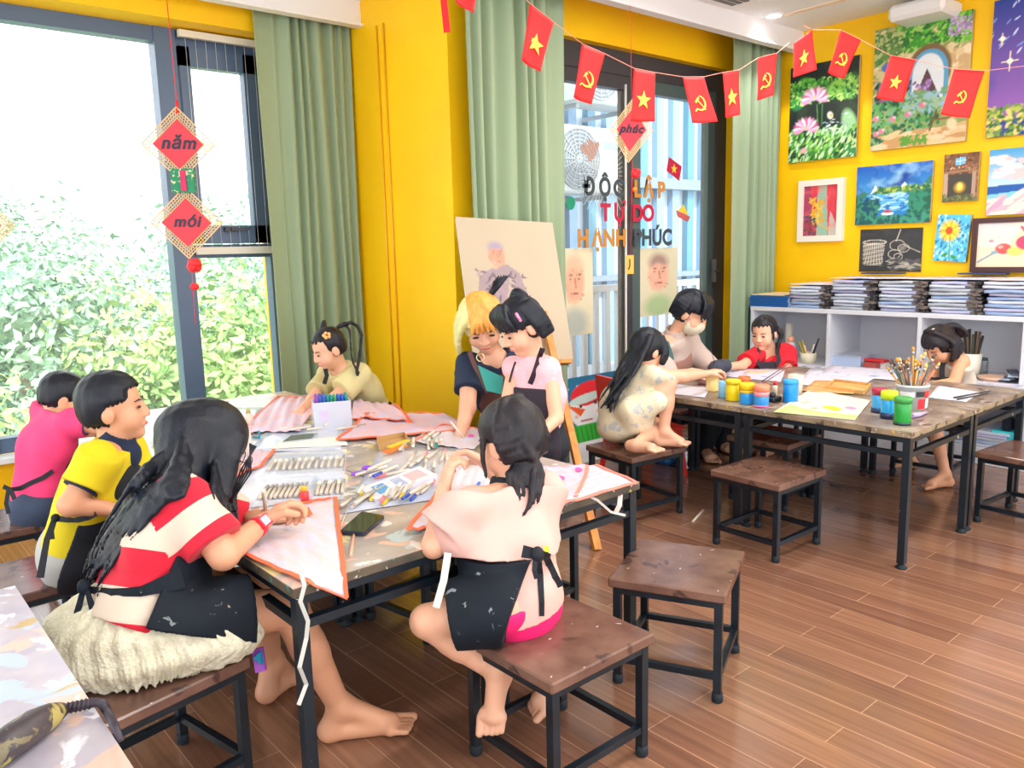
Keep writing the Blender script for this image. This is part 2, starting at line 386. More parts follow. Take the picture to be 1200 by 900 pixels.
# door wall: the strip left of the door, the header and the strip right of it; the side of the step towards the window recess
HD = 2.44
o = MB(); o.box((SX, DY, 0), (3.22, DY+0.22, CZ)); o.box((SX, DY+0.22, 0), (SX+0.25, FY+0.2, CZ)); o.box((3.22, DY, HD), (5.02, DY+0.22, CZ)); o.box((5.02, DY, 0), (WX, DY+0.22, CZ))
# its plaster has a few scuffs
struct(o.build('wall_back', YEL))
# window wall: header, low sill wall
o = MB(); o.box((-3, WY, 2.46), (SX, FY+0.2, CZ)); o.box((-3, WY+0.1, 0), (SX, FY+0.2, 0.30)); o.box((2.12, WY+0.1, 0.30), (SX, FY+0.2, 2.46))
struct(o.build('wall_window', YEL))
o = MB(); o.box((-3, WY+0.06, 0.30), (2.12, FY-0.02, 0.325)); struct(o.build('trim_1', mat('sill_white', rgb(235, 238, 240), 0.35)))
# bulkheads that hide the curtain rails
o = MB(); o.box((-3, 4.22, 2.53), (SX, 4.26, CZ)); o.box((-3, 4.195, 2.53), (SX, 4.22, 2.545)); struct(o.build('trim_2', WHITE))
o = MB(); o.box((SX-0.06, 3.06, 2.53), (WX, 3.10, CZ)); o.box((SX-0.06, 3.035, 2.53), (WX, 3.06, 2.545)); struct(o.build('trim_3', WHITE))
# ---- window 1: fixed pane left of the mullion; window 2: sash over a fixed pane
GLASS = mat_film('window_glass', (1, 1, 1), 0.06, 0.02)
o = MB()
for x0, x1 in ((-0.66, -0.55), (0.50, 0.60), (1.515, 1.625)): o.box((x0, FY-0.02, 0.325), (x1, FY+0.08, 2.46))
o.box((-3, FY-0.01, 2.385), (1.60, FY+0.07, 2.46)); o.box((-3, FY-0.01, 0.325), (2.12, FY+0.07, 0.40))
o.box((1.60, FY, 1.255), (2.12, FY+0.07, 1.33)); o.box((1.60, FY, 2.38), (2.12, FY+0.07, 2.46)); o.box((2.075, FY-0.01, 0.325), (2.12, FY+0.07, 2.46))
W1 = struct(o.build('window_1', FRAME))
o = MB(); o.box((-0.55, FY+0.04, 0.4), (0.50, FY+0.05, 2.385)); o.box((0.60, FY+0.04, 0.4), (1.515, FY+0.05, 2.385)); o.box((1.625, FY+0.04, 0.4), (2.075, FY+0.05, 1.255)); o.build('pane', GLASS, W1)
o = MB(); sx0, sx1, sz0, sz1 = 1.635, 2.07, 1.335, 2.375
for a, b_ in (((sx0, sz0), (sx1, sz0+0.10)), ((sx0, sz1-0.10), (sx1, sz1)), ((sx0, sz0), (sx0+0.055, sz1)), ((sx1-0.085, sz0), (sx1, sz1))): o.box((a[0], FY-0.03, a[1]), (b_[0], FY+0.03, b_[1]))
S = o.build('window_sash', FRAME, W1)
o = MB(); o.box((sx0+0.05, FY+0.0, sz0+0.1), (sx1-0.08, FY+0.008, sz1-0.1)); o.build('pane', GLASS, S)
o = MB(); o.box((1.80, FY-0.06, 1.40), (1.86, FY-0.03, 1.425)); o.box((1.83, FY-0.075, 1.405), (1.93, FY-0.06, 1.42)); o.build('window_handle', FRAME2, S)
WR = mat('white_rail', rgb(226, 222, 206), 0.5)
sc_ = thing('safety_screen', 'white rails strung with thin vertical safety wires across the opening window sash', 'safety screen', (1.62, 4.54, 1.27))
o = MB(); o.box((1.63, 4.53, 2.415), (2.11, 4.56, 2.45)); o.build('rail', WR, sc_); o = MB(); o.box((1.63, 4.53, 1.275), (2.11, 4.56, 1.315)); o.build('rail', WR, sc_)
o = MB()
for k in range(9): x = 1.665+k*0.054; o.tube([(x, 4.545, 1.31), (x, 4.545, 2.42)], 0.0013, 5)
o.build('wire', mat('steel_wire', (0.7, 0.7, 0.7), 0.3), sc_)
# ---- glass door
D1 = MB(); y0, y1 = 3.47, 3.55
D1.box((3.22, y0, 2.30), (5.02, y1, 2.44)); D1.box((3.22, y0, 0), (3.30, y1, 2.30)); D1.box((4.90, y0, 0), (5.02, y1, 2.30)); D1.box((3.22, y0, 0), (5.02, y1, 0.05))
D1 = struct(D1.build('door_1', FRAME2))
for nm, a, b_ in (('door_leaf', 3.30, 4.03), ('door_leaf', 4.03, 4.90)):
    o = MB(); wv = 0.075
    o.box((a, y0+0.01, 0.05), (a+wv, y1-0.01, 2.30)); o.box((b_-wv, y0+0.01, 0.05), (b_, y1-0.01, 2.30)); o.box((a+wv, y0+0.01, 2.22), (b_-wv, y1-0.01, 2.30)); o.box((a+wv, y0+0.01, 0.05), (b_-wv, y1-0.01, 0.14))
    lf = o.build(nm, mat('door_green_grey', rgb(78, 96, 96), 0.4) if a > 4 else FRAME2, D1)
    o = MB(); o.box((a+wv, 3.505, 0.14), (b_-wv, 3.512, 2.22)); o.build('pane', GLASS, lf)
o = MB(); o.box((4.855, y0-0.05, 1.00), (4.89, y0, 1.16)); o.tube([(4.87, y0-0.06, 1.08), (4.80, y0-0.065, 1.08)], 0.009, 8); o.build('door_handle', FRAME2, D1)
o = MB(); o.box((3.955, y0-0.002, 0.1), (3.962, y0+0.01, 2.25)); o.build('edge_strip', mat('strip_white', (0.85, 0.87, 0.9), 0.4), D1)  # thin white strip down the inner edge of the left leaf's stile
# lettering stuck on the glass
FT = {}
def text_mesh(name, s, size, loc, parent, material, axes, shear=0.0, bold=0.0, align='CENTER', ext=0.0008, sx=1.0):
    c = bpy.data.curves.new(name, 'FONT'); c.body = s; c.size = size; c.align_x = align; c.extrude = ext; c.shear = shear; c.offset = bold; c.space_character = 1.12 if sx == 1.0 else sx
    t = bpy.data.objects.new(name, c); C.objects.link(t); bpy.context.view_layer.update()
    dg = bpy.context.evaluated_depsgraph_get(); me = bpy.data.meshes.new_from_object(t.evaluated_get(dg)); bpy.data.objects.remove(t)
    ax, ay, az = axes; Mx = Matrix(((*[ax[0]], ay[0], az[0]), (ax[1], ay[1], az[1]), (ax[2], ay[2], az[2]))).to_4x4(); me.transform(Mx)
    og = origin(parent) if parent is not None else Vector((0, 0, 0))
    for v in me.vertices: v.co += Vector(loc)-og
    me.materials.clear(); me.materials.append(material)
    o = bpy.data.objects.new(name, me); C.objects.link(o)
    if parent is not None: o.parent = parent
    return o
GX = ((1, 0, 0), (0, 0, 1), (0, -1, 0))     # faces the room on the door wall
CHAR = mat('sticker_charcoal', rgb(62, 74, 82), 0.6); ORG = mat('sticker_ochre', rgb(196, 132, 52), 0.6); CRIM = mat('sticker_crimson', rgb(190, 26, 66), 0.6)
def word(s, xs, z, mt, lab, size=0.142, bold=0.006):
    t = thing('window_lettering', lab, 'lettering', (xs[0], 3.463, z))
    for x, ch in zip(xs, s): text_mesh('letter', ch, size, (x, 3.463, z), t, mt, GX, bold=bold)
word('ĐỘC', (3.615, 3.755, 3.88), 1.575, CHAR, 'charcoal sticker word ĐỘC at the top left of the door lettering')
word('LẬP', (4.06, 4.17, 4.295), 1.575, ORG, 'ochre sticker word LẬP at the top right of the door lettering')
word('TỰ', (3.76, 3.885), 1.425, CRIM, 'crimson sticker word TỰ on the second line of the door lettering')
word('DO', (4.06, 4.165), 1.425, CRIM, 'crimson sticker word DO on the second line of the door lettering')
word('HẠNH', (3.56, 3.685, 3.79, 3.90), 1.27, ORG, 'ochre sticker word HẠNH on the bottom line of the door lettering')
word('PHÚC', (4.06, 4.15, 4.255, 4.36), 1.27, CHAR, 'charcoal sticker word PHÚC on the bottom line of the door lettering')
# ---- curtains
CUR = mat('sage_curtain', rgb(154, 172, 140), 0.8, col2=rgb(140, 160, 128), scale=3, stretch=(1, 1, 0.1), sheen=0.2)
def curtain(x0, x1, y, z0, z1, amp, nf, seed, lab, flatx=0.0, loc=None):
    r = random.Random(seed); n = int((x1-x0)*220); P = []; ph = 0; wd = [r.uniform(0.6, 1.5) for _ in range(60)]
    tot = 0; 
    def prof(u):
        s = u*nf; k = int(s); f = s-k; a = wd[k % 60]
        return math.sin(2*math.pi*(s+0.25*math.sin(s*1.7+seed)))*amp*a
    def fn(u, v):
        X = x0+(x1-x0)*u; d = prof(max(0, (u-flatx)/(1-flatx))) if u > flatx else 0.012*math.sin(u*9)
        sp = 1+0.25*(1-v)
        return (X+0.008*math.sin(v*5+u*9), y+d*sp, z0+(z1-z0)*v)
    o = sheet('curtain', fn, n, 14, CUR, None, 0.006); tag(o, lab, 'curtain'); return o
curtain(1.97, 2.53, 4.34, 0.04, 2.66, 0.020, 6.5, 3, 'sage green curtain hanging in the window corner beside the tall sash', 0.18)
curtain(2.57, 3.20, 3.27, 0.03, 2.66, 0.020, 7.0, 5, 'sage green curtain between the yellow pier and the glass door, behind the easel', 0.0)
curtain(4.72, 5.24, 3.21, 0.03, 2.66, 0.024, 7.5, 8, 'sage green curtain between the glass door and the wall of paintings', 0.22)
# cables on the step's side
t = thing('cable', 'pair of thin painted cables running down the yellow pier beside the window curtain', 'cable', (2.545, 4.2, 0.3))
for yy in (4.05, 3.98):
    o = MB(); o.tube([(2.543, yy, 0.2), (2.543, yy, 2.5)], 0.005, 6); o.build('strand', mat('cable_yellow', rgb(238, 178, 30), 0.4), t)
# ceiling fittings
t = thing('air_vent', 'white slotted air conditioning vent in the ceiling near the bulkhead', 'air vent', (4.0, 2.85, CZ-0.01)); p = onz(870, 2, CZ)
o = MB(); o.box((3.75, p[1]-0.09, CZ-0.012), (4.40, p[1]+0.09, CZ)); o.build('frame', WHITE, t)
o = MB()
for k in range(3): o.box((3.80, p[1]-0.065+k*0.045, CZ-0.016), (4.34, p[1]-0.035+k*0.045, CZ-0.0115))
o.build('slot', mat('vent_dark', rgb(110, 108, 112), 0.6), t)
p = onz(907, 17, CZ)
t = thing('downlight', 'round white downlight glowing in the ceiling by the bulkhead corner', 'downlight', (p[0], p[1], CZ-0.01))
o = MB(); o.lathe((p[0], p[1], CZ-0.012), [(0.062, 0.012), (0.062, 0.0), (0.048, 0.0), (0.046, 0.006)], 24); o.build('ring', WHITE, t)
o = MB(); o.lathe((p[0], p[1], CZ-0.008), [(0.045, 0.004), (0.045, 0.0)], 24); o.build('lens', mat('lamp_glow', (1, 0.98, 0.95), 0.5, emit=4), t)
pl = bpy.data.lights.new('downlight_bulb', 'SPOT'); po = bpy.data.objects.new('downlight_bulb', pl); C.objects.link(po); po.location = (p[0], p[1], CZ-0.03); pl.energy = 12; pl.spot_size = R(110); pl.shadow_soft_size = 0.04
p = onz(1085, -4, CZ)
t = thing('projector', 'white rounded projector body mounted on the ceiling above the big garden painting', 'projector', (p[0], p[1], CZ-0.12))
o = MB(); o.box((p[0]-0.14, p[1]-0.16, CZ-0.13), (p[0]+0.14, p[1]+0.16, CZ-0.04), ch=0.02); o.build('body', mat('projector_white', rgb(232, 230, 228), 0.4), t)
o = MB(); o.tube([(p[0], p[1], CZ-0.05), (p[0], p[1], CZ)], 0.025, 10); o.build('bracket', WHITE, t)
p = onz(948, 10, CZ)
o = MB(); o.box((p[0]-0.02, p[1]-0.25, CZ-0.006), (p[0]+0.02, p[1]+0.25, CZ)); tag(o.build('slot_diffuser', mat('slot_cream', rgb(240, 214, 190), 0.5)), 'narrow cream slot set flush in the ceiling beside the downlight', 'air slot')
# ================================================================== OUTSIDE
LEAF = mat('leaf_green', rgb(188, 212, 136), 0.6, col2=rgb(138, 182, 106), scale=1.3)
LEAF2 = mat('leaf_dark', rgb(168, 200, 168), 0.6, col2=rgb(120, 168, 146), scale=1.3)
BARK = mat('bark', rgb(150, 130, 110), 0.9)
def tree(x, y, zt, r, n, lab, lm, seed):
    rs = np.random.RandomState(seed)
    t = thing('tree', lab, 'tree', (x, y, -6), 'trees outside the window')
    o = MB(); o.tube([(x, y, -6), (x+0.2, y, -3), (x, y, zt-r)], [0.22, 0.17, 0.09], 8)
    for k in range(7): a = rs.rand()*6.28; o.tube([(x, y, zt-r*1.7), (x+math.cos(a)*r*0.5, y+math.sin(a)*r*0.5, zt-r*0.9+rs.rand()*0.4)], [0.06, 0.025], 5)
    o.build('trunk', BARK, t)
    cc = rs.randn(34, 3); cc /= np.linalg.norm(cc, axis=1, keepdims=True); cc = cc*np.array((r, r*0.8, r*1.0))*(0.45+0.5*rs.rand(34, 1)); cr_ = r*(0.25+0.2*rs.rand(34))
    k = rs.randint(0, 34, n); d = rs.randn(n, 3); d /= np.linalg.norm(d, axis=1, keepdims=True)
    P = np.array((x, y, zt-r))+cc[k]+d*cr_[k][:, None]*(0.6+0.4*rs.rand(n, 1))
    nn = d+rs.randn(n, 3)*0.5+np.array((0, -0.3, 0.4)); nn /= np.linalg.norm(nn, axis=1, keepdims=True)
    u = np.cross(nn, rs.randn(n, 3)); u /= np.linalg.norm(u, axis=1, keepdims=True); v = np.cross(nn, u); s = (0.022+0.026*rs.rand(n, 1))*(1+(y-8)*0.04)
    Vv = np.stack([P-u*s*1.7, P+v*s*0.8, P+u*s*1.7, P-v*s*0.8], 1).reshape(-1, 3); Q = np.arange(n*4).reshape(n, 4)
    mesh_obj('foliage', Vv, Q, lm, t)
k = 0
for (x, y, zt, r) in ((-2.3, 9.5, 1.7, 1.9), (-0.2, 8.2, 1.35, 1.6), (1.6, 9.8, 1.75, 1.7), (3.3, 8.6, 1.15, 1.7), (0.6, 12.5, 2.3, 2.3), (-2.8, 13.5, 2.6, 2.4), (3.8, 12.5, 2.0, 2.2), (5.8, 10.5, 1.5, 2.0), (2.2, 15.5, 2.5, 2.3), (6.6, 15, 2.2, 2.6), (-0.6, 16.5, 2.8, 2.8)):
    tree(x, y, zt, r, 9500, 'overexposed %s leafy tree outside the window, %s' % (('pale green', 'blue-green')[k % 2], ('far left', 'near the left pane', 'behind the mullion', 'below the opening sash', 'farther back in the middle', 'far back on the left', 'back right beside the curtain', 'right behind the curtain', 'back row behind the mullion', 'farthest right', 'tallest in the back row')[k]), (LEAF, LEAF2)[k in (2, 4, 6, 8, 9)], 20+k); k += 1
o = MB(); o.box((-30, 6.5, -6.1), (40, 60, -6)); struct(o.build('ground', mat('ground_pale', rgb(190, 210, 170), 0.9)))
p0 = ony(131, 105, 30); p1 = ony(147, 290, 30)
o = MB(); o.tube([(p1[0], 30, -6), (p1[0], 30, p1[2]), (p1[0]-0.12, 30, p0[2])], [0.3, 0.16, 0.05], 8); tag(o.build('mast', mat('mast_grey', rgb(196, 208, 222), 0.6)), 'thin pale mast rising over the trees in the left pane', 'mast')
# the courtyard behind the glass door
PB = mat('panel_pale_blue', rgb(116, 156, 190), 0.5); PW = mat('panel_white', rgb(172, 192, 206), 0.5); PG = mat('panel_teal', rgb(70, 130, 156), 0.5)
o = MB(); o.box((2.9, 6.3, -0.3), (12, 6.5, 5)); 
for k in range(30): o.box((3.0+k*0.29, 6.22, -0.3), (3.12+k*0.29, 6.3, 5), m=1+(k % 3 == 0))
o.box((2.9, 6.15, 1.93), (12, 6.3, 2.05), m=3); o.box((2.9, 6.15, 0.9), (12, 6.3, 0.96), m=3)
tag(o.build('facade', [PW, PB, PG, mat('panel_grey', rgb(110, 130, 146), 0.5)]), 'pale ribbed building facade seen through the glass door', 'building')
o = MB(); o.box((2.9, 3.66, -0.12), (12, 6.3, -0.02)); struct(o.build('ground', mat('terrace_pale', rgb(180, 184, 188), 0.8)))
rl = thing('railing', 'white vertical bar railing outside the lower half of the glass door', 'railing', (4, 4.4, -0.02))
for k in range(30):
    o = MB(); x = 3.2+k*0.13; o.box((x, 4.38, 0), (x+0.045, 4.42, 0.92)); o.build('baluster', mat('railing_white', rgb(206, 214, 224), 0.5), rl)
o = MB(); o.box((3.1, 4.37, 0.92), (7.2, 4.43, 0.97)); o.build('top_rail', MATS['railing_white'], rl)
o = MB(); o.box((3.1, 4.37, -0.02), (7.2, 4.43, 0.05)); o.build('bottom_rail', MATS['railing_white'], rl)
for (x, z, lab) in ((5.3, 1.78, 'white outdoor air conditioning unit on the facade, upper one by the DO lettering'), (5.6, 2.62, 'white outdoor air conditioning unit near the top of the right door leaf'), (4.35, 2.15, 'white outdoor air conditioning unit behind the left door leaf')):
    t = thing('air_conditioner', lab, 'air conditioner', (x, 5.7, z))
    o = MB(); o.box((x, 5.5, z), (x+0.9, 5.85, z+0.62), ch=0.02); o.build('casing', mat('ac_white', rgb(176, 186, 186), 0.5), t)
    g = MB()
    for q in range(1, 9): g.tube([(x+0.3+0.035*q*math.cos(a), 5.485, z+0.31+0.035*q*math.sin(a)) for a in np.linspace(0, 6.2832, 25)], 0.003, 5, cap=False)
    wl = MB(); wl.lathe((x+0.3, 5.492, z+0.31), [(0.285, 0), (0.285, 0.006)], 28, axis=(0, 1, 0)); wl.build('fan_opening', mat('fan_shade', rgb(120, 134, 142), 0.6), t)
    for q in range(16): a = q*math.pi/8; g.bar((x+0.3, 5.485, z+0.31), (x+0.3+0.27*math.cos(a), 5.485, z+0.31+0.27*math.sin(a)), 0.005)
    g.build('fan_grille', mat('grille_grey', rgb(166, 178, 186), 0.5), t)
    o = MB(); o.box((x+0.66, 5.495, z+0.42), (x+0.84, 5.5, z+0.5)); o.build('badge', mat('badge_blue', rgb(120, 176, 206), 0.5), t)
    
    for dx in (0.1, 0.8): o = MB(); o.bar((x+dx, 5.6, z-0.02), (x+dx, 6.21, z-0.02), 0.04); o.build('bracket', MATS['grille_grey'], t)
o = MB(); o.tube([(5.0, 5.9, 0), (5.0, 5.9, 4.5)], 0.05, 10); tag(o.build('pipe', mat('pipe_yellowish', rgb(196, 186, 110), 0.6)), 'pale yellow downpipe behind the right edge of the glass door', 'pipe')
# ================================================================== ARTWORK (colour laid on the cells of each canvas)
class Art:
    def __init__(s, w, h, col, seed=0):
        s.w, s.h = w, h; s.a = np.ones((h, w, 3))*np.array(rgb(*col)); s.asp = h/w
        s.U, s.V = np.meshgrid((np.arange(w)+0.5)/w, (np.arange(h)+0.5)/h); s.r = np.random.RandomState(seed)
    def nz(s, sc, seed=None, o=3):
        r = s.r if seed is None else np.random.RandomState(seed); out = 0
        for k in range(o):
            n = int(sc*2**k)+2; g = r.rand(n+1, n+1); x = s.U*(n-1); y = s.V*(n-1); i = x.astype(int); j = y.astype(int); fx = x-i; fy = y-j
            out = out+(g[j, i]*(1-fx)*(1-fy)+g[j, i+1]*fx*(1-fy)+g[j+1, i]*(1-fx)*fy+g[j+1, i+1]*fx*fy)/2**k
        return (out/ (2-2**(1-o)))
    def mix(s, m, col): 
        m = np.clip(m, 0, 1)[..., None]; s.a = s.a*(1-m)+np.array(rgb(*col))*m; return s
    def vgrad(s, v0, v1, c0, c1):
        t = np.clip((s.V-v0)/(v1-v0), 0, 1)[..., None]; m = ((s.V >= v0) & (s.V <= v1))[..., None]
        s.a = np.where(m, np.array(rgb(*c0))*(1-t)+np.array(rgb(*c1))*t, s.a); return s
    def ell(s, cx, cy, rx, ry, col, rot=0, al=1, soft=0.15):
        x = s.U-cx; y = (s.V-cy); c, d = math.cos(rot), math.sin(rot); a = s.asp; X = x*c+y*a*d; Y = (-x*d+y*a*c)/a
        q = np.sqrt((X/rx)**2+(Y/ry)**2); return s.mix((1-q)/soft*al if soft > 0 else (q < 1)*al, col)
    def poly(s, pts, col, al=1):
        P = np.array(pts); ins = np.zeros(s.U.shape, bool); j = len(P)-1
        for i in range(len(P)):
            c = ((P[i, 1] > s.V) != (P[j, 1] > s.V)); 
            with np.errstate(all='ignore'): xx = (P[j, 0]-P[i, 0])*(s.V-P[i, 1])/(P[j, 1]-P[i, 1]+1e-12)+P[i, 0]
            ins ^= c & (s.U < xx); j = i
        return s.mix(ins*al, col)
    def line(s, p, q, wd, col, al=1):
        dx, dy = q[0]-p[0], (q[1]-p[1])*s.asp; L = dx*dx+dy*dy+1e-12; t = np.clip(((s.U-p[0])*dx+(s.V-p[1])*s.asp*dy)/L, 0, 1)
        d = np.hypot(s.U-p[0]-t*dx, (s.V-p[1])*s.asp-t*dy); return s.mix((wd-d)/wd*2*al, col)
    def dabs(s, n, box, size, cols, seed=1, ratio=2.0, rot=None):
        r = np.random.RandomState(seed)
        for i in range(n):
            x = r.uniform(box[0], box[2]); y = r.uniform(box[1], box[3]); z = size*r.uniform(0.5, 1.3)
            i0, i1 = int((x-3*z)*s.w), int((x+3*z)*s.w)+2; j0, j1 = int((y-3*z/s.asp)*s.h), int((y+3*z/s.asp)*s.h)+2
            sl = (slice(max(j0, 0), max(j1, 0)), slice(max(i0, 0), max(i1, 0))); a = r.uniform(0, 3.14) if rot is None else rot+r.uniform(-0.4, 0.4)
            X = (s.U[sl]-x)*math.cos(a)+(s.V[sl]-y)*s.asp*math.sin(a); Y = -(s.U[sl]-x)*math.sin(a)+(s.V[sl]-y)*s.asp*math.cos(a)
            m = np.clip((1-np.hypot(X/(z*ratio), Y/z))*3, 0, 1)[..., None]; c = np.array(rgb(*cols[r.randint(len(cols))])); s.a[sl] = s.a[sl]*(1-m)+c*m
        return s
ACOL = mat_attr('painted_canvas', 0.6); CEDGE = mat('canvas_edge', rgb(226, 214, 190), 0.8)
def panel(name, art, o, ux, uv, th, parent=None, edge=None, extra=None):    # painted board: o lower-left corner, ux / uv full width and height vectors, thickness behind the face
    o, ux, uv = (np.array(t, float) for t in (o, ux, uv)); n = nrm(np.cross(ux, uv)); h, w = art.h, art.w
    gu = np.arange(w+1)/w; gv = np.arange(h+1)/h; V = (o+gu[None, :, None]*ux+gv[:, None, None]*uv).reshape(-1, 3)
    A = np.zeros((h+1, w+1, 3)); A[:h, :w] = art.a; A[h, :w] = art.a[-1]; A[:, w] = A[:, w-1]
    i = np.arange(h)[:, None]*(w+1)+np.arange(w)[None, :]; Q = np.stack([i, i+1, i+w+2, i+w+1], -1).reshape(-1, 4)
    k = len(V); B = np.array([o, o+ux, o+ux+uv, o+uv]); V = np.vstack([V, B, B-n*th]); ec = np.array(edge or (0.75, 0.66, 0.5)); col = np.vstack([A.reshape(-1, 3), np.tile(ec, (8, 1))])
    q2 = [(k+1, k, k+4, k+5), (k+2, k+1, k+5, k+6), (k+3, k+2, k+6, k+7), (k, k+3, k+7, k+4), (k+4, k+7, k+6, k+5)]
    return mesh_obj(name, V, np.vstack([Q, np.array(q2)]), ACOL, parent, col=col)
def a_lotus():
    a = Art(96, 130, (18, 34, 30), 1); n = a.nz(5, 3)
    a.mix((n-0.45)*3, (44, 60, 40))
    for (x, y, rx, ry, r, c) in ((0.12, 0.72, .16, .13, .3, (58, 150, 60)), (0.28, 0.80, .18, .08, -.4, (90, 180, 66)), (0.78, 0.74, .26, .10, .2, (150, 208, 90)), (0.88, 0.66, .14, .08, -.5, (116, 190, 90)), (0.15, 0.62, .14, .07, .6, (40, 128, 70)),
                             (0.10, 0.25, .16, .12, .5, (70, 150, 50)), (0.35, 0.14, .26, .10, .2, (110, 176, 70)), (0.72, 0.20, .28, .13, -.4, (140, 196, 110)), (0.9, 0.34, .12, .18, .3, (156, 206, 150)), (0.55, 0.06, .4, .07, 0, (60, 130, 50)), (.9, .08, .2, .1, .5, (60, 140, 80))):
        a.ell(x, y, rx, ry, c, r, 1, .35)
    a.dabs(240, (0, .6, 1, .85), .018, [(120, 200, 70), (70, 160, 60), (186, 224, 120), (30, 90, 50)], 4)
    a.dabs(300, (0, 0, 1, .33), .02, [(120, 200, 70), (60, 140, 50), (200, 230, 150), (30, 80, 40), (190, 225, 190)], 5, 2.6, 1.0)
    for cx, cy, s_ in ((0.38, 0.64, 1.0), (0.26, 0.34, .95)):
        for k in range(13):
            t = math.pi*(k/12.0)*1.15-0.25; c = [(236, 150, 196), (250, 206, 226), (206, 90, 150), (246, 232, 240)][k % 4]
            a.ell(cx+math.cos(t)*.12*s_, cy+math.sin(t)*.07*s_, .11*s_, .030*s_, c, t, 1, .5)
        a.ell(cx, cy+.01, .05, .025, (240, 180, 200), 0, 1, .5); a.ell(cx, cy+.02, .03, .015, (236, 190, 90), 0, 1, .5)
    a.line((.42, .58), (.44, .40), .008, (90, 150, 60)); a.line((.50, .58), (.50, .36), .008, (70, 130, 60))
    a.ell(.62, .45, .05, .05, (250, 240, 230), .4, 1, .5); a.ell(.63, .45, .025, .025, (240, 190, 60), .4, 1, .5); a.ell(.24, .12, .06, .035, (236, 170, 190), .3, 1, .4)
    a.dabs(26, (.45, .28, .9, .45), .008, [(230, 240, 240), (150, 170, 190)], 8, 4, 0); return a
def a_garden():
    a = Art(130, 164, (150, 160, 96), 2); a.vgrad(.55, 1, (196, 178, 120), (110, 150, 80))
    a.dabs(420, (0, .45, 1, 1), .028, [(206, 196, 140), (176, 170, 104), (226, 206, 160), (150, 150, 90)], 3, 2, .5)
    a.dabs(420, (.25, .78, 1, 1), .02, [(60, 150, 40), (100, 190, 50), (40, 110, 50), (150, 204, 90)], 5); a.dabs(90, (.78, .83, 1, .97), .016, [(170, 130, 190), (206, 180, 216)], 6, 1)
    a.dabs(200, (0, .7, .3, .95), .02, [(70, 120, 60), (180, 190, 120), (100, 140, 70)], 6)
    a.dabs(70, (.76, .45, 1, .72), .05, [(226, 200, 150), (206, 170, 120), (240, 220, 180)], 16, 1.2)
    a.ell(.60, .60, .24, .22, (126, 96, 60), 0, 1, .1); a.ell(.60, .585, .20, .185, (90, 160, 200), 0, 1, .05); a.poly([(.40, .35), (.80, .35), (.80, .58), (.40, .58)], (90, 160, 200)); a.ell(.59, .58, .165, .16, (226, 232, 236), 0, 1, .1); a.poly([(.43, .36), (.755, .36), (.755, .58), (.43, .58)], (222, 226, 232))
    a.poly([(.46, .38), (.58, .62), (.72, .38)], (90, 60, 70)); a.dabs(60, (.44, .36, .62, .52), .02, [(150, 110, 170), (190, 160, 210), (110, 80, 120)], 8, 1)
    a.ell(.50, .42, .06, .045, (186, 140, 80)); a.ell(.22, .68, .14, .05, (70, 110, 190)); a.dabs(200, (.05, .35, .40, .55), .022, [(40, 60, 40), (90, 130, 150), (140, 90, 110), (60, 80, 110)], 9)
    a.dabs(420, (0, .05, .72, .40), .022, [(50, 120, 70), (30, 90, 60), (90, 160, 80), (110, 170, 130)], 10, 1.4); a.dabs(200, (.36, .28, .86, .44), .018, [(110, 160, 110), (160, 190, 150), (150, 190, 210)], 11)
    for x, y in ((.05, .27), (.24, .25), (.40, .27), (.06, .14), (.12, .16), (.55, .33)): a.ell(x, y, .04, .028, (226, 120, 150), 0, 1, .5); a.ell(x+.02, y+.01, .02, .014, (246, 190, 206), 0, 1, .5)
    a.poly([(0, 0), (1, 0), (1, .16), (.55, .115), (.3, .06), (0, .04)], (214, 176, 120)); a.dabs(120, (.1, 0, 1, .12), .03, [(226, 190, 140), (196, 150, 96), (230, 200, 160)], 12, 3, .1); a.dabs(40, (.36, .03, .6, .09), .015, [(90, 150, 50)], 13, 3)
    a.line((.64, .12), (.70, .27), .014, (120, 76, 40)); a.line((.86, .13), (.82, .27), .014, (150, 96, 50)); a.line((.68, .2), (.84, .2), .012, (130, 86, 46)); a.ell(.86, .15, .06, .06, (230, 210, 170), .3, 1, .4); return a
def a_night():
    a = Art(80, 130, (40, 60, 150), 3); a.vgrad(0.15, 1, (150, 96, 180), (30, 60, 150)); n = a.nz(4, 5); a.mix((n-.5)*2, (70, 70, 170))
    a.dabs(40, (0, .6, 1, 1), .012, [(200, 210, 240), (120, 150, 220)], 2, 4, .8)
    for x, y, s in ((.22, .55, .09), (.12, .72, .05)):
        a.poly([(x-s, y), (x-.012, y+.01), (x, y+s*.9), (x+.012, y+.01), (x+s, y), (x+.012, y-.01), (x, y-s*.9), (x-.012, y-.01)], (250, 240, 190)); a.ell(x, y, .03, .02, (255, 252, 230))
    a.dabs(260, (0, 0, 1, .22), .025, [(110, 150, 50), (180, 190, 80), (60, 110, 40), (226, 210, 120)], 4)
    a.ell(.75, .27, .34, .15, (230, 110, 30), 0, 1, .1); a.ell(.62, .27, .10, .14, (240, 140, 50), 0, .7, .3); a.poly([(.5, .30), (.58, .36), (.63, .29)], (255, 226, 90)); a.poly([(.52, .20), (.75, .16), (1, .2), (.9, .235), (.7, .215), (.6, .235)], (255, 220, 90)); a.ell(.8, .43, .2, .06, (190, 150, 60)); a.ell(.85, .47, .1, .07, (90, 110, 50)); return a
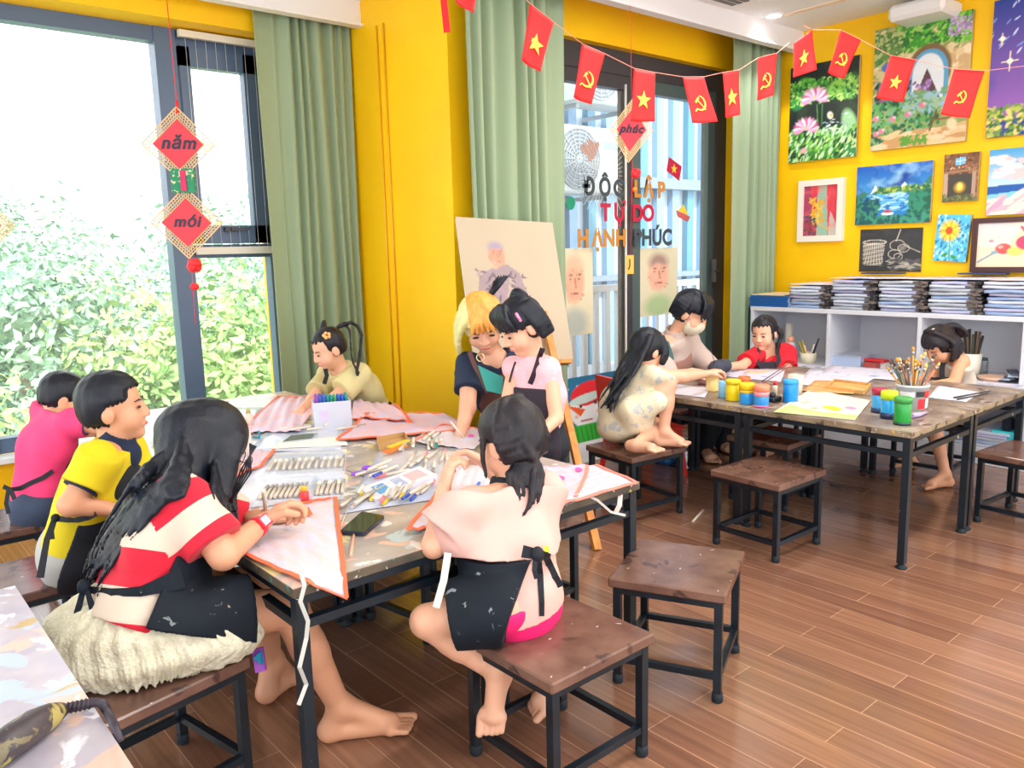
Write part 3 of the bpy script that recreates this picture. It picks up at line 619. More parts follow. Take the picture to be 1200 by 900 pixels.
def a_lake():
    a = Art(104, 76, (30, 110, 190), 4); a.vgrad(.45, 1, (70, 160, 220), (20, 90, 190)); a.mix((a.nz(6, 2)-.45)*3, (150, 200, 236)); a.mix((a.nz(5, 9)-.55)*4, (20, 70, 160))
    a.poly([(0, .3), (0, .5), (.12, .58), (.2, .52), (.27, .68), (.36, .55), (.45, .6), (.55, .55), (.66, .70), (.76, .56), (.88, .62), (1, .8), (1, .3)], (60, 126, 110)); a.poly([(.2, .52), (.27, .68), (.31, .6), (.25, .55)], (226, 236, 236)); a.poly([(.6, .62), (.66, .70), (.71, .62), (.66, .58)], (220, 232, 230))
    a.dabs(150, (.3, .5, 1, .62), .02, [(90, 150, 60), (40, 110, 80), (180, 196, 90)], 5); a.poly([(0, 0), (1, 0), (1, .5), (.6, .52), (.2, .5), (0, .4)], (40, 130, 200)); a.dabs(120, (.2, .25, .85, .5), .02, [(90, 180, 230), (30, 110, 190), (170, 220, 240)], 6, 4, 0)
    a.dabs(260, (0, 0, .3, .42), .03, [(30, 100, 90), (60, 140, 110), (20, 80, 110)], 7); a.dabs(220, (.75, 0, 1, .5), .03, [(30, 100, 80), (50, 140, 110)], 8); a.dabs(200, (.1, 0, 1, .12), .03, [(30, 90, 90), (60, 150, 120)], 9)
    a.ell(.45, .18, .09, .03, (246, 246, 246)); a.ell(.45, .22, .06, .025, (206, 60, 70)); a.ell(.54, .28, .08, .03, (170, 220, 240)); return a
def a_abstract():
    a = Art(54, 70, (220, 60, 80), 5); a.poly([(0, 0), (.35, 0), (.2, 1), (0, 1)], (120, 60, 110), .6); a.poly([(.4, 0), (.75, 0), (.68, 1), (.42, 1)], (150, 190, 170)); a.poly([(.75, 0), (1, 0), (1, .2), (.8, .5)], (200, 190, 180)); a.mix((a.nz(8, 3)-.5)*2, (240, 110, 110))
    a.dabs(60, (.2, .2, .6, .8), .03, [(226, 176, 40), (240, 200, 80)], 3, 3); a.dabs(50, (0, 0, .4, .4), .03, [(60, 80, 100), (150, 60, 60)], 4); a.line((.42, .25), (.8, .12), .02, (230, 180, 40)); return a
def a_chalk():
    a = Art(86, 62, (52, 54, 58), 6); W_ = (214, 206, 190); a.mix((a.nz(8, 3)-.5)*1.2, (80, 80, 84))
    for k in range(14): t = k/13; a.line((.06+.01*t, .68-.5*t), (.42-.04*t, .66-.5*t), .007, W_, .7)
    for k in range(20): a.line((.07+.018*k, .70), (.10+.015*k, .18), .004, W_, .5)
    for k in range(24): t0 = k/24*6.28; t1 = (k+1)/24*6.28; a.line((.25+.19*math.cos(t0), .70+.05*math.sin(t0)), (.25+.19*math.cos(t1), .70+.05*math.sin(t1)), .009, W_)
    for (cx, cy, r) in ((.62, .62, .12), (.58, .42, .10), (.72, .55, .09), (.64, .36, .07)):
        for k in range(16): t0 = k/16*6.28; t1 = (k+1)/16*6.28; a.line((cx+r*math.cos(t0), cy+r*math.sin(t0)), (cx+r*math.cos(t1), cy+r*math.sin(t1)), .006, W_, .8)
    a.ell(.70, .56, .08, .1, (130, 126, 120), 0, .8, .6); a.line((.6, .72), (.66, .98), .01, W_, .8); a.line((.36, .6), (.36, .95), .005, W_, .8); a.line((.45, .25), (.98, .15), .008, W_); a.line((.75, .6), (.98, .45), .006, W_); a.dabs(40, (.5, .05, 1, .3), .02, [(90, 90, 92), (170, 164, 150)], 4, 4, 0); return a
def a_flower():
    a = Art(60, 84, (90, 190, 220), 7); a.dabs(160, (0, 0, 1, 1), .04, [(50, 150, 200), (150, 220, 236), (40, 120, 180), (190, 236, 240)], 3, 1.5, 1.3)
    for k in range(22): t = k/22*6.28; a.ell(.42+.20*math.cos(t), .66+.15*math.sin(t), .17, .03, [(246, 206, 40), (250, 226, 90), (240, 180, 30)][k % 3], t, 1, .4)
    a.ell(.40, .66, .13, .10, (230, 90, 40), 0, 1, .3); a.dabs(20, (.33, .6, .48, .72), .015, [(200, 60, 30)], 5, 1); a.line((.45, .5), (.5, .05), .014, (60, 140, 60)); a.ell(.35, .14, .10, .04, (60, 150, 70), .5); a.ell(.62, .1, .1, .04, (60, 150, 70), -.5); return a
def a_fire():
    a = Art(56, 68, (120, 80, 56), 8); a.dabs(160, (0, 0, 1, 1), .05, [(140, 96, 66), (96, 64, 46), (160, 116, 84)], 3, 2, 0); a.poly([(.3, .72), (.68, .74), (.68, .96), (.3, .94)], (120, 80, 56)); a.poly([(.34, .76), (.63, .78), (.63, .93), (.34, .91)], (120, 190, 230)); a.line((.48, .76), (.48, .93), .01, (240, 240, 240)); a.line((.34, .84), (.63, .86), .01, (240, 240, 240))
    a.poly([(0, .60), (.95, .62), (.95, .67), (0, .65)], (160, 120, 90)); a.poly([(.16, .1), (.84, .1), (.84, .58), (.16, .57)], (70, 66, 60)); a.poly([(.02, .08), (.14, .08), (.14, .6), (.02, .6)], (190, 160, 140)); a.poly([(.84, .1), (.95, .1), (.95, .62), (.84, .62)], (180, 150, 130)); a.ell(.5, .3, .2, .14, (220, 170, 40), 0, 1, .6); a.ell(.5, .32, .1, .1, (255, 236, 120), 0, 1, .5); a.dabs(60, (.2, .68, .8, .74), .02, [(210, 90, 80), (230, 200, 160), (90, 120, 90)], 5, 1); a.dabs(90, (0, 0, 1, .14), .03, [(70, 110, 60), (120, 130, 80), (90, 80, 60)], 6); return a
def a_beach():
    a = Art(80, 76, (110, 190, 226), 9); a.vgrad(.45, 1, (190, 220, 232), (70, 160, 216)); a.dabs(40, (0, .55, .8, .9), .04, [(246, 236, 236), (236, 200, 200)], 3, 3, 0); a.poly([(0, .32), (1, .42), (1, .48), (0, .45)], (30, 90, 170)); a.poly([(0, 0), (1, 0), (1, .42), (.5, .34), (0, .3)], (236, 206, 190)); a.poly([(0, .2), (1, .38), (1, .42), (0, .32)], (120, 200, 220)); a.dabs(60, (0, .02, 1, .25), .04, [(236, 180, 190), (250, 226, 206), (220, 160, 190)], 4, 5, .4)
    for t in range(11): a.ell(.62+.10*math.cos(t*.57), .80+.07*math.sin(t*.57), .12, .022, (40, 130, 90), t*.57, 1, .4)
    a.line((.62, .8), (.74, .4), .02, (130, 100, 70)); a.dabs(30, (.5, .55, 1, .7), .03, [(50, 130, 70), (90, 160, 90)], 7); return a
def a_still():
    a = Art(90, 60, (236, 226, 206), 10); a.mix((a.nz(5, 2)-.4)*2, (206, 206, 220)); a.poly([(.3, .4), (.5, 1), (.75, 1), (.6, .4)], (236, 226, 170), .8); a.poly([(0, 0), (1, 0), (1, .5), (.4, .42), (0, .5)], (236, 218, 190)); a.ell(.28, .42, .09, .13, (216, 90, 90)); a.ell(.25, .46, .03, .04, (240, 170, 160)); a.ell(.40, .36, .09, .11, (230, 210, 110)); a.ell(.52, .55, .13, .18, (196, 70, 110)); a.ell(.7, .5, .12, .2, (170, 60, 100)); a.line((.5, .75), (.45, .9), .02, (200, 70, 110)); a.line((.02, .12), (.18, .32), .014, (120, 150, 170)); a.ell(.19, .34, .04, .04, (140, 170, 190)); a.ell(.15, .6, .03, .04, (200, 150, 170)); return a
def wall_art(name, art, Y0, Y1, z0, z1, lab, th=0.03, frame=None, tilt=0.0, fw=0.03, off=0.0, cat='painting'):
    t = thing(name, lab, cat, (WX-0.02, (Y0+Y1)/2, z0)); x = WX-th-off; c = np.array((0, (Y0+Y1)/2, (z0+z1)/2)); ca, sa = math.cos(tilt), math.sin(tilt)
    def rt(y, z): dy, dz = y-c[1], z-c[2]; return np.array((x, c[1]+dy*ca-dz*sa, c[2]+dy*sa+dz*ca))
    o = rt(Y0, z0); ux = rt(Y1, z0)-o; uv = rt(Y0, z1)-o
    panel('canvas', art, o, ux, uv, th-0.002, t, edge=rgb(200, 190, 160))
    if frame:
        g = MB(); a1, b1, c1, d1 = o, o+ux, o+ux+uv, o+uv; ex, ev = nrm(ux)*fw, nrm(uv)*fw; nn = np.array((-0.012, 0, 0))
        for (p, q) in ((a1-ev/2-ex, b1-ev/2+ex), (d1+ev/2-ex, c1+ev/2+ex)): g.bar(p+nn/2+np.array((th/2, 0, 0)), q+nn/2+np.array((th/2, 0, 0)), th+0.012, fw, up=uv)
        for (p, q) in ((a1-ex/2, d1-ex/2), (b1+ex/2, c1+ex/2)): g.bar(p+nn/2+np.array((th/2, 0, 0)), q+nn/2+np.array((th/2, 0, 0)), th+0.012, fw, up=ux)
        g.build('frame', frame, t)
    return t
wall_art('painting', a_lotus(), 3.13, 2.645, 1.81, 2.44, 'unframed painting of pink lotus flowers among green leaves on dark water')
wall_art('painting', a_garden(), 2.55, 1.98, 1.83, 2.565, 'large unframed painting of a round-topped garden window overgrown with flowers')
wall_art('painting', a_night(), 1.87, 1.40, 1.83, 2.58, 'unframed painting of a glowing carved pumpkin under a starry blue-violet sky')
wall_art('painting', a_lake(), 2.63, 2.155, 1.365, 1.735, 'unframed painting of a blue mountain lake with a small red boat')
wall_art('painting', a_abstract(), 3.00, 2.755, 1.305, 1.64, 'small red and green abstract painting in a white frame', frame=mat('frame_white', rgb(240, 232, 220), 0.5), fw=0.04)
wall_art('painting', a_fire(), 2.09, 1.895, 1.48, 1.76, 'small dark painting of a stone fireplace below a blue window')
wall_art('painting', a_beach(), 1.84, 1.42, 1.39, 1.76, 'painting of a pink beach with a palm tree and blue sea at the photo edge')
wall_art('painting', a_flower(), 2.115, 1.925, 1.125, 1.405, 'small painting of a yellow daisy with an orange centre on light blue', tilt=0.06)
wall_art('chalk_drawing', a_chalk(), 2.60, 2.20, 1.06, 1.335, 'white chalk drawing of a basket and fruit on a black sheet', th=0.008, cat='drawing')
wall_art('painting', a_still(), 1.875, 1.36, 1.09, 1.345, 'still life watercolour of fruit and a teapot in a dark brown frame', frame=mat('frame_brown', rgb(70, 34, 34), 0.4), fw=0.03)
# ---- portrait studies
def a_portrait(w, h, bgc, skin, cloth, cx, cy, s, hand=False, seed=0, hair=(150, 140, 160)):
    a = Art(w, h, bgc, seed); a.mix((a.nz(3, seed)-.45)*.8, tuple(int(c*.93) for c in bgc)); k = s/a.asp
    if hand:
        a.poly([(cx-2.4*s, cy-4.6*k), (cx-1.9*s, cy-2.0*k), (cx-.6*s, cy-1.2*k), (cx+.9*s, cy-.8*k), (cx+2.0*s, cy-1.6*k), (cx+2.5*s, cy-3.4*k), (cx+2.9*s, cy-4.8*k), (cx+1.0*s, cy-5.2*k)], cloth, .75)
        a.poly([(cx+1.1*s, cy-1.6*k), (cx+1.9*s, cy-5*k), (cx+.5*s, cy-3.8*k)], bgc, .8); a.dabs(60, (cx-2.2*s, cy-4.4*k, cx+2.6*s, cy-1.2*k), .012, [tuple(int(c*.8) for c in cloth), tuple(min(255, int(c*1.15)) for c in cloth)], 3, 3)
    else: a.ell(cx, cy-2.0*k, 1.35*s, .95*k, cloth, 0, .8, .4)
    a.ell(cx, cy, .92*s, 1.2*k, skin, 0, .95, .3); a.ell(cx, cy+.75*k, .98*s, .72*k, hair, 0, .85, .5); a.ell(cx, cy+.1*k, .75*s, .7*k, skin, 0, .9, .4)
    for q in (-1, 1): a.ell(cx+q*.35*s, cy+.15*k, .16*s, .06*k, (110, 80, 80), 0, .8, .5); a.line((cx+q*.2*s, cy+.34*k), (cx+q*.52*s, cy+.36*k), .08*s, (120, 90, 90), .6)
    a.line((cx+.05*s, cy+.15*k), (cx+.12*s, cy-.25*k), .09*s, (190, 120, 100), .7); a.line((cx-.25*s, cy-.55*k), (cx+.25*s, cy-.55*k), .07*s, (170, 90, 90), .8); a.dabs(30, (cx-.7*s, cy-1*k, cx+.7*s, cy+.6*k), .008*s/.1, [tuple(int(c*.94) for c in skin), tuple(min(255, int(c*1.04)) for c in skin)], 5, 2)
    if hand: a.ell(cx-.25*s, cy-.85*k, .42*s, .5*k, (226, 160, 136), .3, .95, .3); a.line((cx-.5*s, cy-.5*k), (cx-.1*s, cy-1.2*k), .05*s, (190, 120, 100), .7); a.line((cx-.2*s, cy-.45*k), (cx+.1*s, cy-1.1*k), .05*s, (190, 120, 100), .7)
    return a
# portrait board on the wooden easel
ez = thing('easel', 'wooden easel holding a big portrait study in front of the green curtain', 'easel', (2.72, 3.0, 0))
WOOD = mat('easel_wood', rgb(206, 140, 60), 0.5, col2=rgb(180, 112, 44), scale=30, stretch=(1, 1, 0.2))
tl, tr, brr = at(534, 254, 3.90), at(647, 252, 4.14), at(672, 421, 4.00); blr = at(556, 424, 3.76)
nb = nrm(np.cross(tr-tl, blr-tl)); nb = nb if nb@(CAM-tl) > 0 else -nb
for nm, (a, b_) in (('leg', (at(584, 330, 3.93), np.array((*at(556, 640, 3.75)[:2], 0.0)))), ('leg', (at(632, 330, 4.06), onz(700, 645, 0.0)))):
    d = nrm(b_-a); o = MB(); o.bar(a-nb*0.03, b_-nb*0.0, 0.035, 0.022, up=nb); o.build(nm, WOOD, ez)
lowL, lowR = at(556, 427, 3.77)-nb*0.005, at(668, 424, 4.0)-nb*0.005
o = MB(); o.bar(lowL, lowR, 0.02, 0.05, up=nb); o.build('tray', WOOD, ez)
mt_ = (tl+tr)/2+(blr-tl)*.15-nb*.035; mb_ = (blr+brr)/2-nb*.035; md = nrm(mb_-mt_); o = MB(); o.bar(mt_, mb_+md*(mb_[2]-.35)/(-md[2]), 0.04, 0.022, up=nb); o.build('mast', WOOD, ez)
o = MB(); a = mt_-nb*.02; o.bar(a, np.array((2.80, 3.14, 0.0)), 0.03, 0.022); o.build('rear_leg', WOOD, ez)
o = MB(); o.bar(at(630, 512, 3.85), at(660, 510, 3.92), 0.03, 0.02, up=nb); o.build('cross_bar', WOOD, ez)
art = a_portrait(110, 150, (180, 164, 140), (200, 140, 112), (136, 116, 130), .36, .74, .105, True, 3)
bo = panel('portrait_board', art, blr, brr-blr, tl-blr, 0.012, None, edge=rgb(240, 232, 210)); tag(bo, 'large beige portrait study of a man with hand at his chin, propped on the easel', 'portrait')
for (x0, x1, z0, z1, sk, cl, sd, hr, lab) in ((3.36, 3.68, 0.73, 1.26, (234, 176, 146), (180, 186, 176), 4, (230, 190, 160), 'beige portrait study of a bald old man taped low on the left door pane'), (4.12, 4.52, 0.80, 1.25, (236, 180, 156), (176, 200, 150), 6, (170, 140, 130), 'beige portrait study of a grey-haired man taped on the right door pane')):
    a = a_portrait(60, 86, (226, 218, 186), sk, cl, .50, .62, .34, False, sd, hr); o = panel('portrait_sheet', a, (x0, 3.50, z0), (x1-x0, 0, 0), (0, 0, z1-z0), 0.002, None, edge=rgb(226, 218, 186)); tag(o, lab, 'portrait')
# snowman board leaning at the foot of the door
a = Art(110, 90, (30, 110, 150), 12); a.dabs(90, (0, 0, 1, 1), .01, [(150, 200, 220), (200, 230, 240)], 3, 1); a.mix((a.nz(6, 3)-.5), (60, 150, 180))
a.ell(.32, .10, .33, .26, (240, 244, 248), 0, 1, .05); a.ell(.33, .60, .20, .22, (244, 248, 250), 0, 1, .05); a.ell(.36, .80, .20, .14, (226, 40, 50), .2, 1, .05); a.ell(.52, .84, .08, .10, (226, 40, 50), 0, 1, .05); a.ell(.33, .745, .20, .055, (200, 226, 220), .15, 1, .1)
a.poly([(.14, .36), (.50, .36), (.53, .46), (.42, .42), (.22, .42), (.15, .46)], (60, 180, 60)); a.poly([(.17, .24), (.48, .24), (.52, .44), (.14, .44)], (60, 186, 60))
for k in range(7): a.line((.19+.048*k, .25), (.18+.05*k, .42), .006, (30, 130, 40))
a.poly([(.12, .70), (.30, .62), (.24, .54)], (240, 96, 40)); a.ell(.26, .66, .015, .02, (20, 30, 40)); a.ell(.42, .68, .02, .025, (30, 60, 80)); a.ell(.20, .55, .03, .03, (246, 190, 160), 0, .8, .5); a.ell(.44, .57, .035, .035, (246, 190, 160), 0, .8, .5); a.line((.24, .49), (.36, .49), .008, (180, 60, 60))
p = ony(655, 470, 3.28); o = panel('snowman_board', a, (3.18, 3.26, 0.0), (0.80, 0.0, 0), (0.0, 0.10, 0.50), 0.02, None, edge=rgb(30, 90, 120)); tag(o, 'blue painted board of a snowman in red hat and green scarf leaning on the door', 'painted board')
# ================================================================== FURNITURE
TEAL = mat('black_steel', rgb(3, 16, 26), 0.35, col2=rgb(8, 28, 40), scale=18, bump=0.1)
SEAT = mat_paint('stool_wood', (rgb(96, 66, 56), rgb(124, 92, 78)), [(rgb(206, 200, 200), 34, 0.71), (rgb(76, 54, 48), 7, 0.60), (rgb(206, 200, 196), 12, 0.76)], 0.24, seed=2)
RUB = mat('rubber_foot', rgb(8, 26, 36), 0.7)
def stool(loc, rot, lab, grp='wooden stools with black metal frames', sx=0.345, sy=0.33, H=0.325):
    t = thing('stool', lab, 'stool', (0, 0, 0), grp)
    o = MB(); o.box((-sx/2, -sy/2, H-0.028), (sx/2, sy/2, H), ch=0.004); o.build('seat', SEAT, t)
    o = MB(); ix, iy = sx/2-0.022, sy/2-0.022; q = 0.011
    for a, b_ in (((-ix, -iy), (ix, -iy)), ((ix, -iy), (ix, iy)), ((ix, iy), (-ix, iy)), ((-ix, iy), (-ix, -iy))): o.bar((*a, H-0.038), (*b_, H-0.038), 0.02)
    o.build('seat_frame', TEAL, t)
    for i in (-1, 1):
        for j in (-1, 1):
            o = MB(); o.box((i*ix-q, j*iy-q, 0.012), (i*ix+q, j*iy+q, H-0.029)); lg = o.build('leg', TEAL, t)
            o = MB(); o.lathe((i*ix, j*iy, 0), [(0.0135, 0), (0.0165, 0.004), (0.0155, 0.026), (0.0135, 0.028)], 12); o.build('foot_cap', RUB, lg)
    zs = 0.075
    for a, b_ in (((-ix, -iy), (ix, -iy)), ((ix, -iy), (ix, iy)), ((ix, iy), (-ix, iy)), ((-ix, iy), (-ix, -iy))):
        o = MB(); o.bar((*a, zs), (*b_, zs), 0.018); o.build('stretcher', TEAL, t)
    t.location = (loc[0], loc[1], 0); t.rotation_euler = (0, 0, rot); return t
S0 = stool((1.275, 1.345), 0.0, 'wooden stool in the foreground with the pink-shirted girl perched on its far left corner')
def st(x, y, r, lab): return copy_thing(S0, (x, y, 0), r, lab)
st(1.84, 1.41, 0.44, 'empty worn wooden stool on its own at the right of the front stool')
st(2.93, 1.79, -0.03, 'empty wooden stool standing in front of the paint-jar table')
st(3.97, 1.13, -0.10, 'dark wooden stool cut off by the right edge of the photo')
st(2.87, 2.46, -0.12, 'wooden stool on which the girl in the cream dress crouches')
st(0.40, 2.72, 0.05, 'wooden stool under the boy in the yellow polo shirt')
st(0.42, 3.38, 0.0, 'wooden stool under the boy in the pink shirt')
st(0.47, 1.88, 0.20, 'wooden stool under the girl in the striped shirt')
st(1.74, 2.04, 0.1, 'wooden stool pushed half under the left worktable behind the pink-shirted girl')
st(1.50, 2.22, 0.15, 'wooden stool stowed under the middle of the left worktables')
st(3.52, 2.12, 0.05, 'wooden stool pushed under the paint-jar table beside its middle legs')
st(4.50, 1.76, 0.05, 'wooden stool under the girl in the white top')
st(4.50, 2.62, 0.0, 'wooden stool under the girl in the red shirt')
st(2.06, 3.62, 0.1, 'wooden stool under the girl with the flower hair clip by the curtain')
st(2.26, 2.95, 0.3, 'wooden stool under the blonde teacher')
st(3.80, 3.00, 0.2, 'wooden stool under the teacher with the face mask')
FL = [(rgb(212, 200, 140), 7, 0.58), (rgb(176, 196, 200), 9, 0.60), (rgb(216, 178, 160), 11, 0.60), (rgb(226, 224, 220), 14, 0.60), (rgb(140, 146, 140), 20, 0.66), (rgb(224, 190, 96), 8, 0.70)]
LTOP = mat_paint('worktable_left_top', (rgb(154, 148, 146), rgb(184, 174, 164)), FL, 0.28, seed=5)
RTOP = mat_paint('worktable_right_top', (rgb(112, 96, 86), rgb(156, 140, 126)), [(rgb(166, 154, 144), 16, 0.58), (rgb(206, 190, 90), 8, 0.68), (rgb(206, 90, 100), 9, 0.70), (rgb(80, 140, 160), 8, 0.68), (rgb(90, 60, 50), 14, 0.62)], 0.35, seed=9)
TEDGE = mat_paint('worktable_edge', (rgb(60, 56, 50), rgb(96, 84, 66)), [(rgb(60, 130, 130), 22, 0.62), (rgb(200, 200, 190), 30, 0.66), (rgb(190, 170, 70), 26, 0.68), (rgb(140, 60, 60), 26, 0.68)], 0.5, seed=3)
STEEL2 = mat_paint('spattered_steel', (rgb(3, 16, 26), rgb(8, 26, 38)), [(rgb(190, 200, 200), 40, 0.72), (rgb(90, 150, 130), 34, 0.74)], 0.4, seed=1)
REDGE = mat_paint('worktable_right_edge', (rgb(118, 102, 80), rgb(148, 130, 104)), [(rgb(80, 140, 140), 22, 0.66), (rgb(206, 200, 190), 30, 0.64), (rgb(196, 160, 60), 26, 0.68), (rgb(160, 70, 80), 26, 0.68), (rgb(70, 56, 46), 16, 0.6)], 0.5, seed=7)
def table(x0, x1, y0, y1, lab, top, grp, H=0.545):
    t = thing('worktable', lab, 'table', ((x0+x1)/2, (y0+y1)/2, 0), grp)
    e = 0.002; x0 += e; x1 -= e; y0 += e; y1 -= e
    o = MB(); o.box((x0, y0, H-0.024), (x1, y1, H-0.0015), m=1, ch=0.002); o.box((x0+0.001, y0+0.001, H-0.0015), (x1-0.001, y1-0.001, H), m=0); o.build('tabletop', [top, REDGE if top is RTOP else TEDGE], t)
    i = 0.022; z1 = H-0.036; z2 = H-0.095
    for z in (z1, z2):
        o = MB()
        for a, b_ in (((x0+i, y0+i), (x1-i, y0+i)), ((x1-i, y0+i), (x1-i, y1-i)), ((x1-i, y1-i), (x0+i, y1-i)), ((x0+i, y1-i), (x0+i, y0+i))): o.bar((*a, z), (*b_, z), 0.022, 0.02)
        o.build('upper_frame' if z == z1 else 'lower_frame', STEEL2, t)
    for x in (x0+i, x1-i):
        for y in (y0+i, y1-i):
            o = MB(); o.box((x-0.014, y-0.014, 0.02), (x+0.014, y+0.014, H-0.025)); lg = o.build('leg', STEEL2, t)
            o = MB(); o.lathe((x, y, 0), [(0.021, 0), (0.022, 0.006), (0.012, 0.014), (0.012, 0.03)], 12); o.build('levelling_foot', RUB, lg)
    return t
LX = [0.70, 1.27, 1.845]; LY = [1.56, 2.385, 3.20, 4.02]
nm = [['near left', 'near right'], ['middle left', 'middle right'], ['far left, by the window', 'far right, by the curtain']]
for j in range(3):
    for i in range(2): table(LX[i], LX[i+1], LY[j], LY[j+1], 'paint-stained worktable of the left block, %s one' % nm[j][i], LTOP, 'worktables pushed together on the left')
RX = [3.04, 3.67, 4.30]; RY = [1.26, 2.0, 2.74]
for j in range(2):
    for i in range(2): table(RX[i], RX[i+1], RY[j], RY[j+1], 'paint-spattered worktable of the right block, %s one' % [['nearest, with the paint jars', 'right, under the paper sheet'], ['left, with the cream cup', 'farthest, by the girl in red']][j][i], RTOP, 'worktables pushed together on the right')
PALE = mat_paint('pale_paint_top', (rgb(160, 156, 172), rgb(184, 176, 184)), [(rgb(170, 186, 206), 6, 0.55), (rgb(206, 176, 160), 7, 0.60), (rgb(176, 150, 80), 5.0, 0.66), (rgb(216, 214, 222), 12, 0.58)], 0.25, seed=14)
table(-0.55, 0.262, 0.75, 2.02, 'pale paint-covered table in the bottom left corner of the photo', PALE, None)
# red plastic chair
RED = mat('red_plastic', rgb(236, 44, 30), 0.35)
ch = thing('plastic_chair', 'red plastic child chair behind the girl in the cream dress', 'chair', (3.42, 2.88, 0))
def Q(dx, dy, z): a = -0.25; return (3.42+dx*math.cos(a)-dy*math.sin(a), 2.88+dx*math.sin(a)+dy*math.cos(a), z)
o = MB(); o.obox(Q(0, 0, 0.27), np.array(Q(.16, 0, 0))-Q(0, 0, 0), np.array(Q(0, .16, 0))-Q(0, 0, 0), (0, 0, 0.012)); o.build('seat', RED, ch)
o = MB(); o.prism([Q(-.17, -.16, .27), Q(-.17, .16, .27), Q(-.21, .145, .56), Q(-.21, -.145, .56)], nrm(np.array(Q(1, 0, 0))-Q(0, 0, 0)), 0.02); o.build('backrest', RED, ch)
for i in (-1, 1):
    for j in (-1, 1): o = MB(); o.bar(Q(i*.14, j*.14, .27), Q(i*.17, j*.16, 0), 0.03); o.build('leg', RED, ch)
o = MB(); o.box((3.62, 2.86, 0), (3.80, 3.0, 0.14), ch=0.02); tag(o.build('storage_box', mat('blue_plastic', rgb(40, 110, 180), 0.4)), 'blue plastic box on the floor behind the crouching girl', 'box')
o = MB(); o.prism([(3.58, 3.02, 0.0), (3.80, 3.04, 0.0), (3.80, 3.10, 0.34), (3.60, 3.08, 0.34)], (0, -1, 0), 0.015); tag(o.build('board', RED), 'red board leaning behind the blue plastic box', 'board')
# ---- white shelving under the paintings
SHW = mat('shelf_white', rgb(212, 214, 222), 0.45); XF = 4.86; XB = 5.285
sh = thing('shelf_unit', 'white shelving unit running below the wall of paintings', 'shelf', (5.1, 2.2, 0))
def bx(name, lo, hi, mt=SHW, par=sh): o = MB(); o.box(lo, hi, ch=0.002); return o.build(name, mt, par)
bx('top_board', (XF, 0.85, 0.81), (XB, 3.14, 0.838)); bx('middle_board', (XF-0.10, 0.85, 0.445), (XB, 3.14, 0.470)); bx('bottom_board', (XF, 0.85, 0.08), (XB, 3.14, 0.10)); bx('plinth', (XF+0.0, 0.85, 0), (XF+0.02, 3.14, 0.08)); bx('back_panel', (XB-0.012, 0.85, 0.1), (XB, 3.14, 0.81))
for y in (3.115, 2.56, 2.00, 1.455, 0.86):
    bx('divider', (XF, y, 0.470), (XB-0.012, y+0.022, 0.81)); bx('divider', (XF, y, 0.10), (XB-0.012, y+0.022, 0.445))
o = MB(); o.box((4.90, 3.15, 0), (5.28, 3.18, 0.83)); tag(o.build('board', mat('dark_board', rgb(28, 60, 62), 0.6)), 'dark green board standing between the shelving and the curtain', 'board')
# ================================================================== PEOPLE
SKIN = mat('skin', rgb(226, 172, 142), 0.5, sub=0.06); SKIN2 = mat('skin_warm', rgb(214, 156, 122), 0.5, sub=0.06)
HAIR = mat('black_hair', rgb(8, 16, 28), 0.42, col2=rgb(22, 28, 40), scale=26, stretch=(1.6, 1.6, 0.12), bump=0.22, bscale=170, spec=0.35)
HAIRB = mat('brown_black_hair', rgb(38, 30, 34), 0.45, col2=rgb(16, 18, 28), scale=26, stretch=(1.6, 1.6, 0.12), bump=0.22, bscale=170, spec=0.35)
EYE = mat('eye_dark', rgb(30, 22, 24), 0.2); LIP = mat('lips', rgb(206, 98, 100), 0.4); BROW = mat('eyebrow', rgb(70, 50, 48), 0.8)
BLACK = mat('apron_black', rgb(8, 16, 28), 0.75, col2=rgb(16, 24, 36), scale=14, bump=0.25, bscale=30)
SMUDGE = mat_paint('apron_black_smudged', (rgb(6, 16, 26), rgb(13, 24, 36)), [(rgb(120, 130, 134), 34, 0.66), (rgb(170, 146, 110), 24, 0.72)], 0.75, seed=4, spec=0.3)
DENIM = mat('dark_denim', rgb(52, 66, 92), 0.8, bump=0.2, bscale=60)
A_H = np.array((math.sin(YAW), math.cos(YAW), 0)); R_H = np.array((math.cos(YAW), -math.sin(YAW), 0)); Z_H = np.array((0, 0, 1.0))
def dirv(r, a, z): return nrm(R_H*r+A_H*a+Z_H*z)
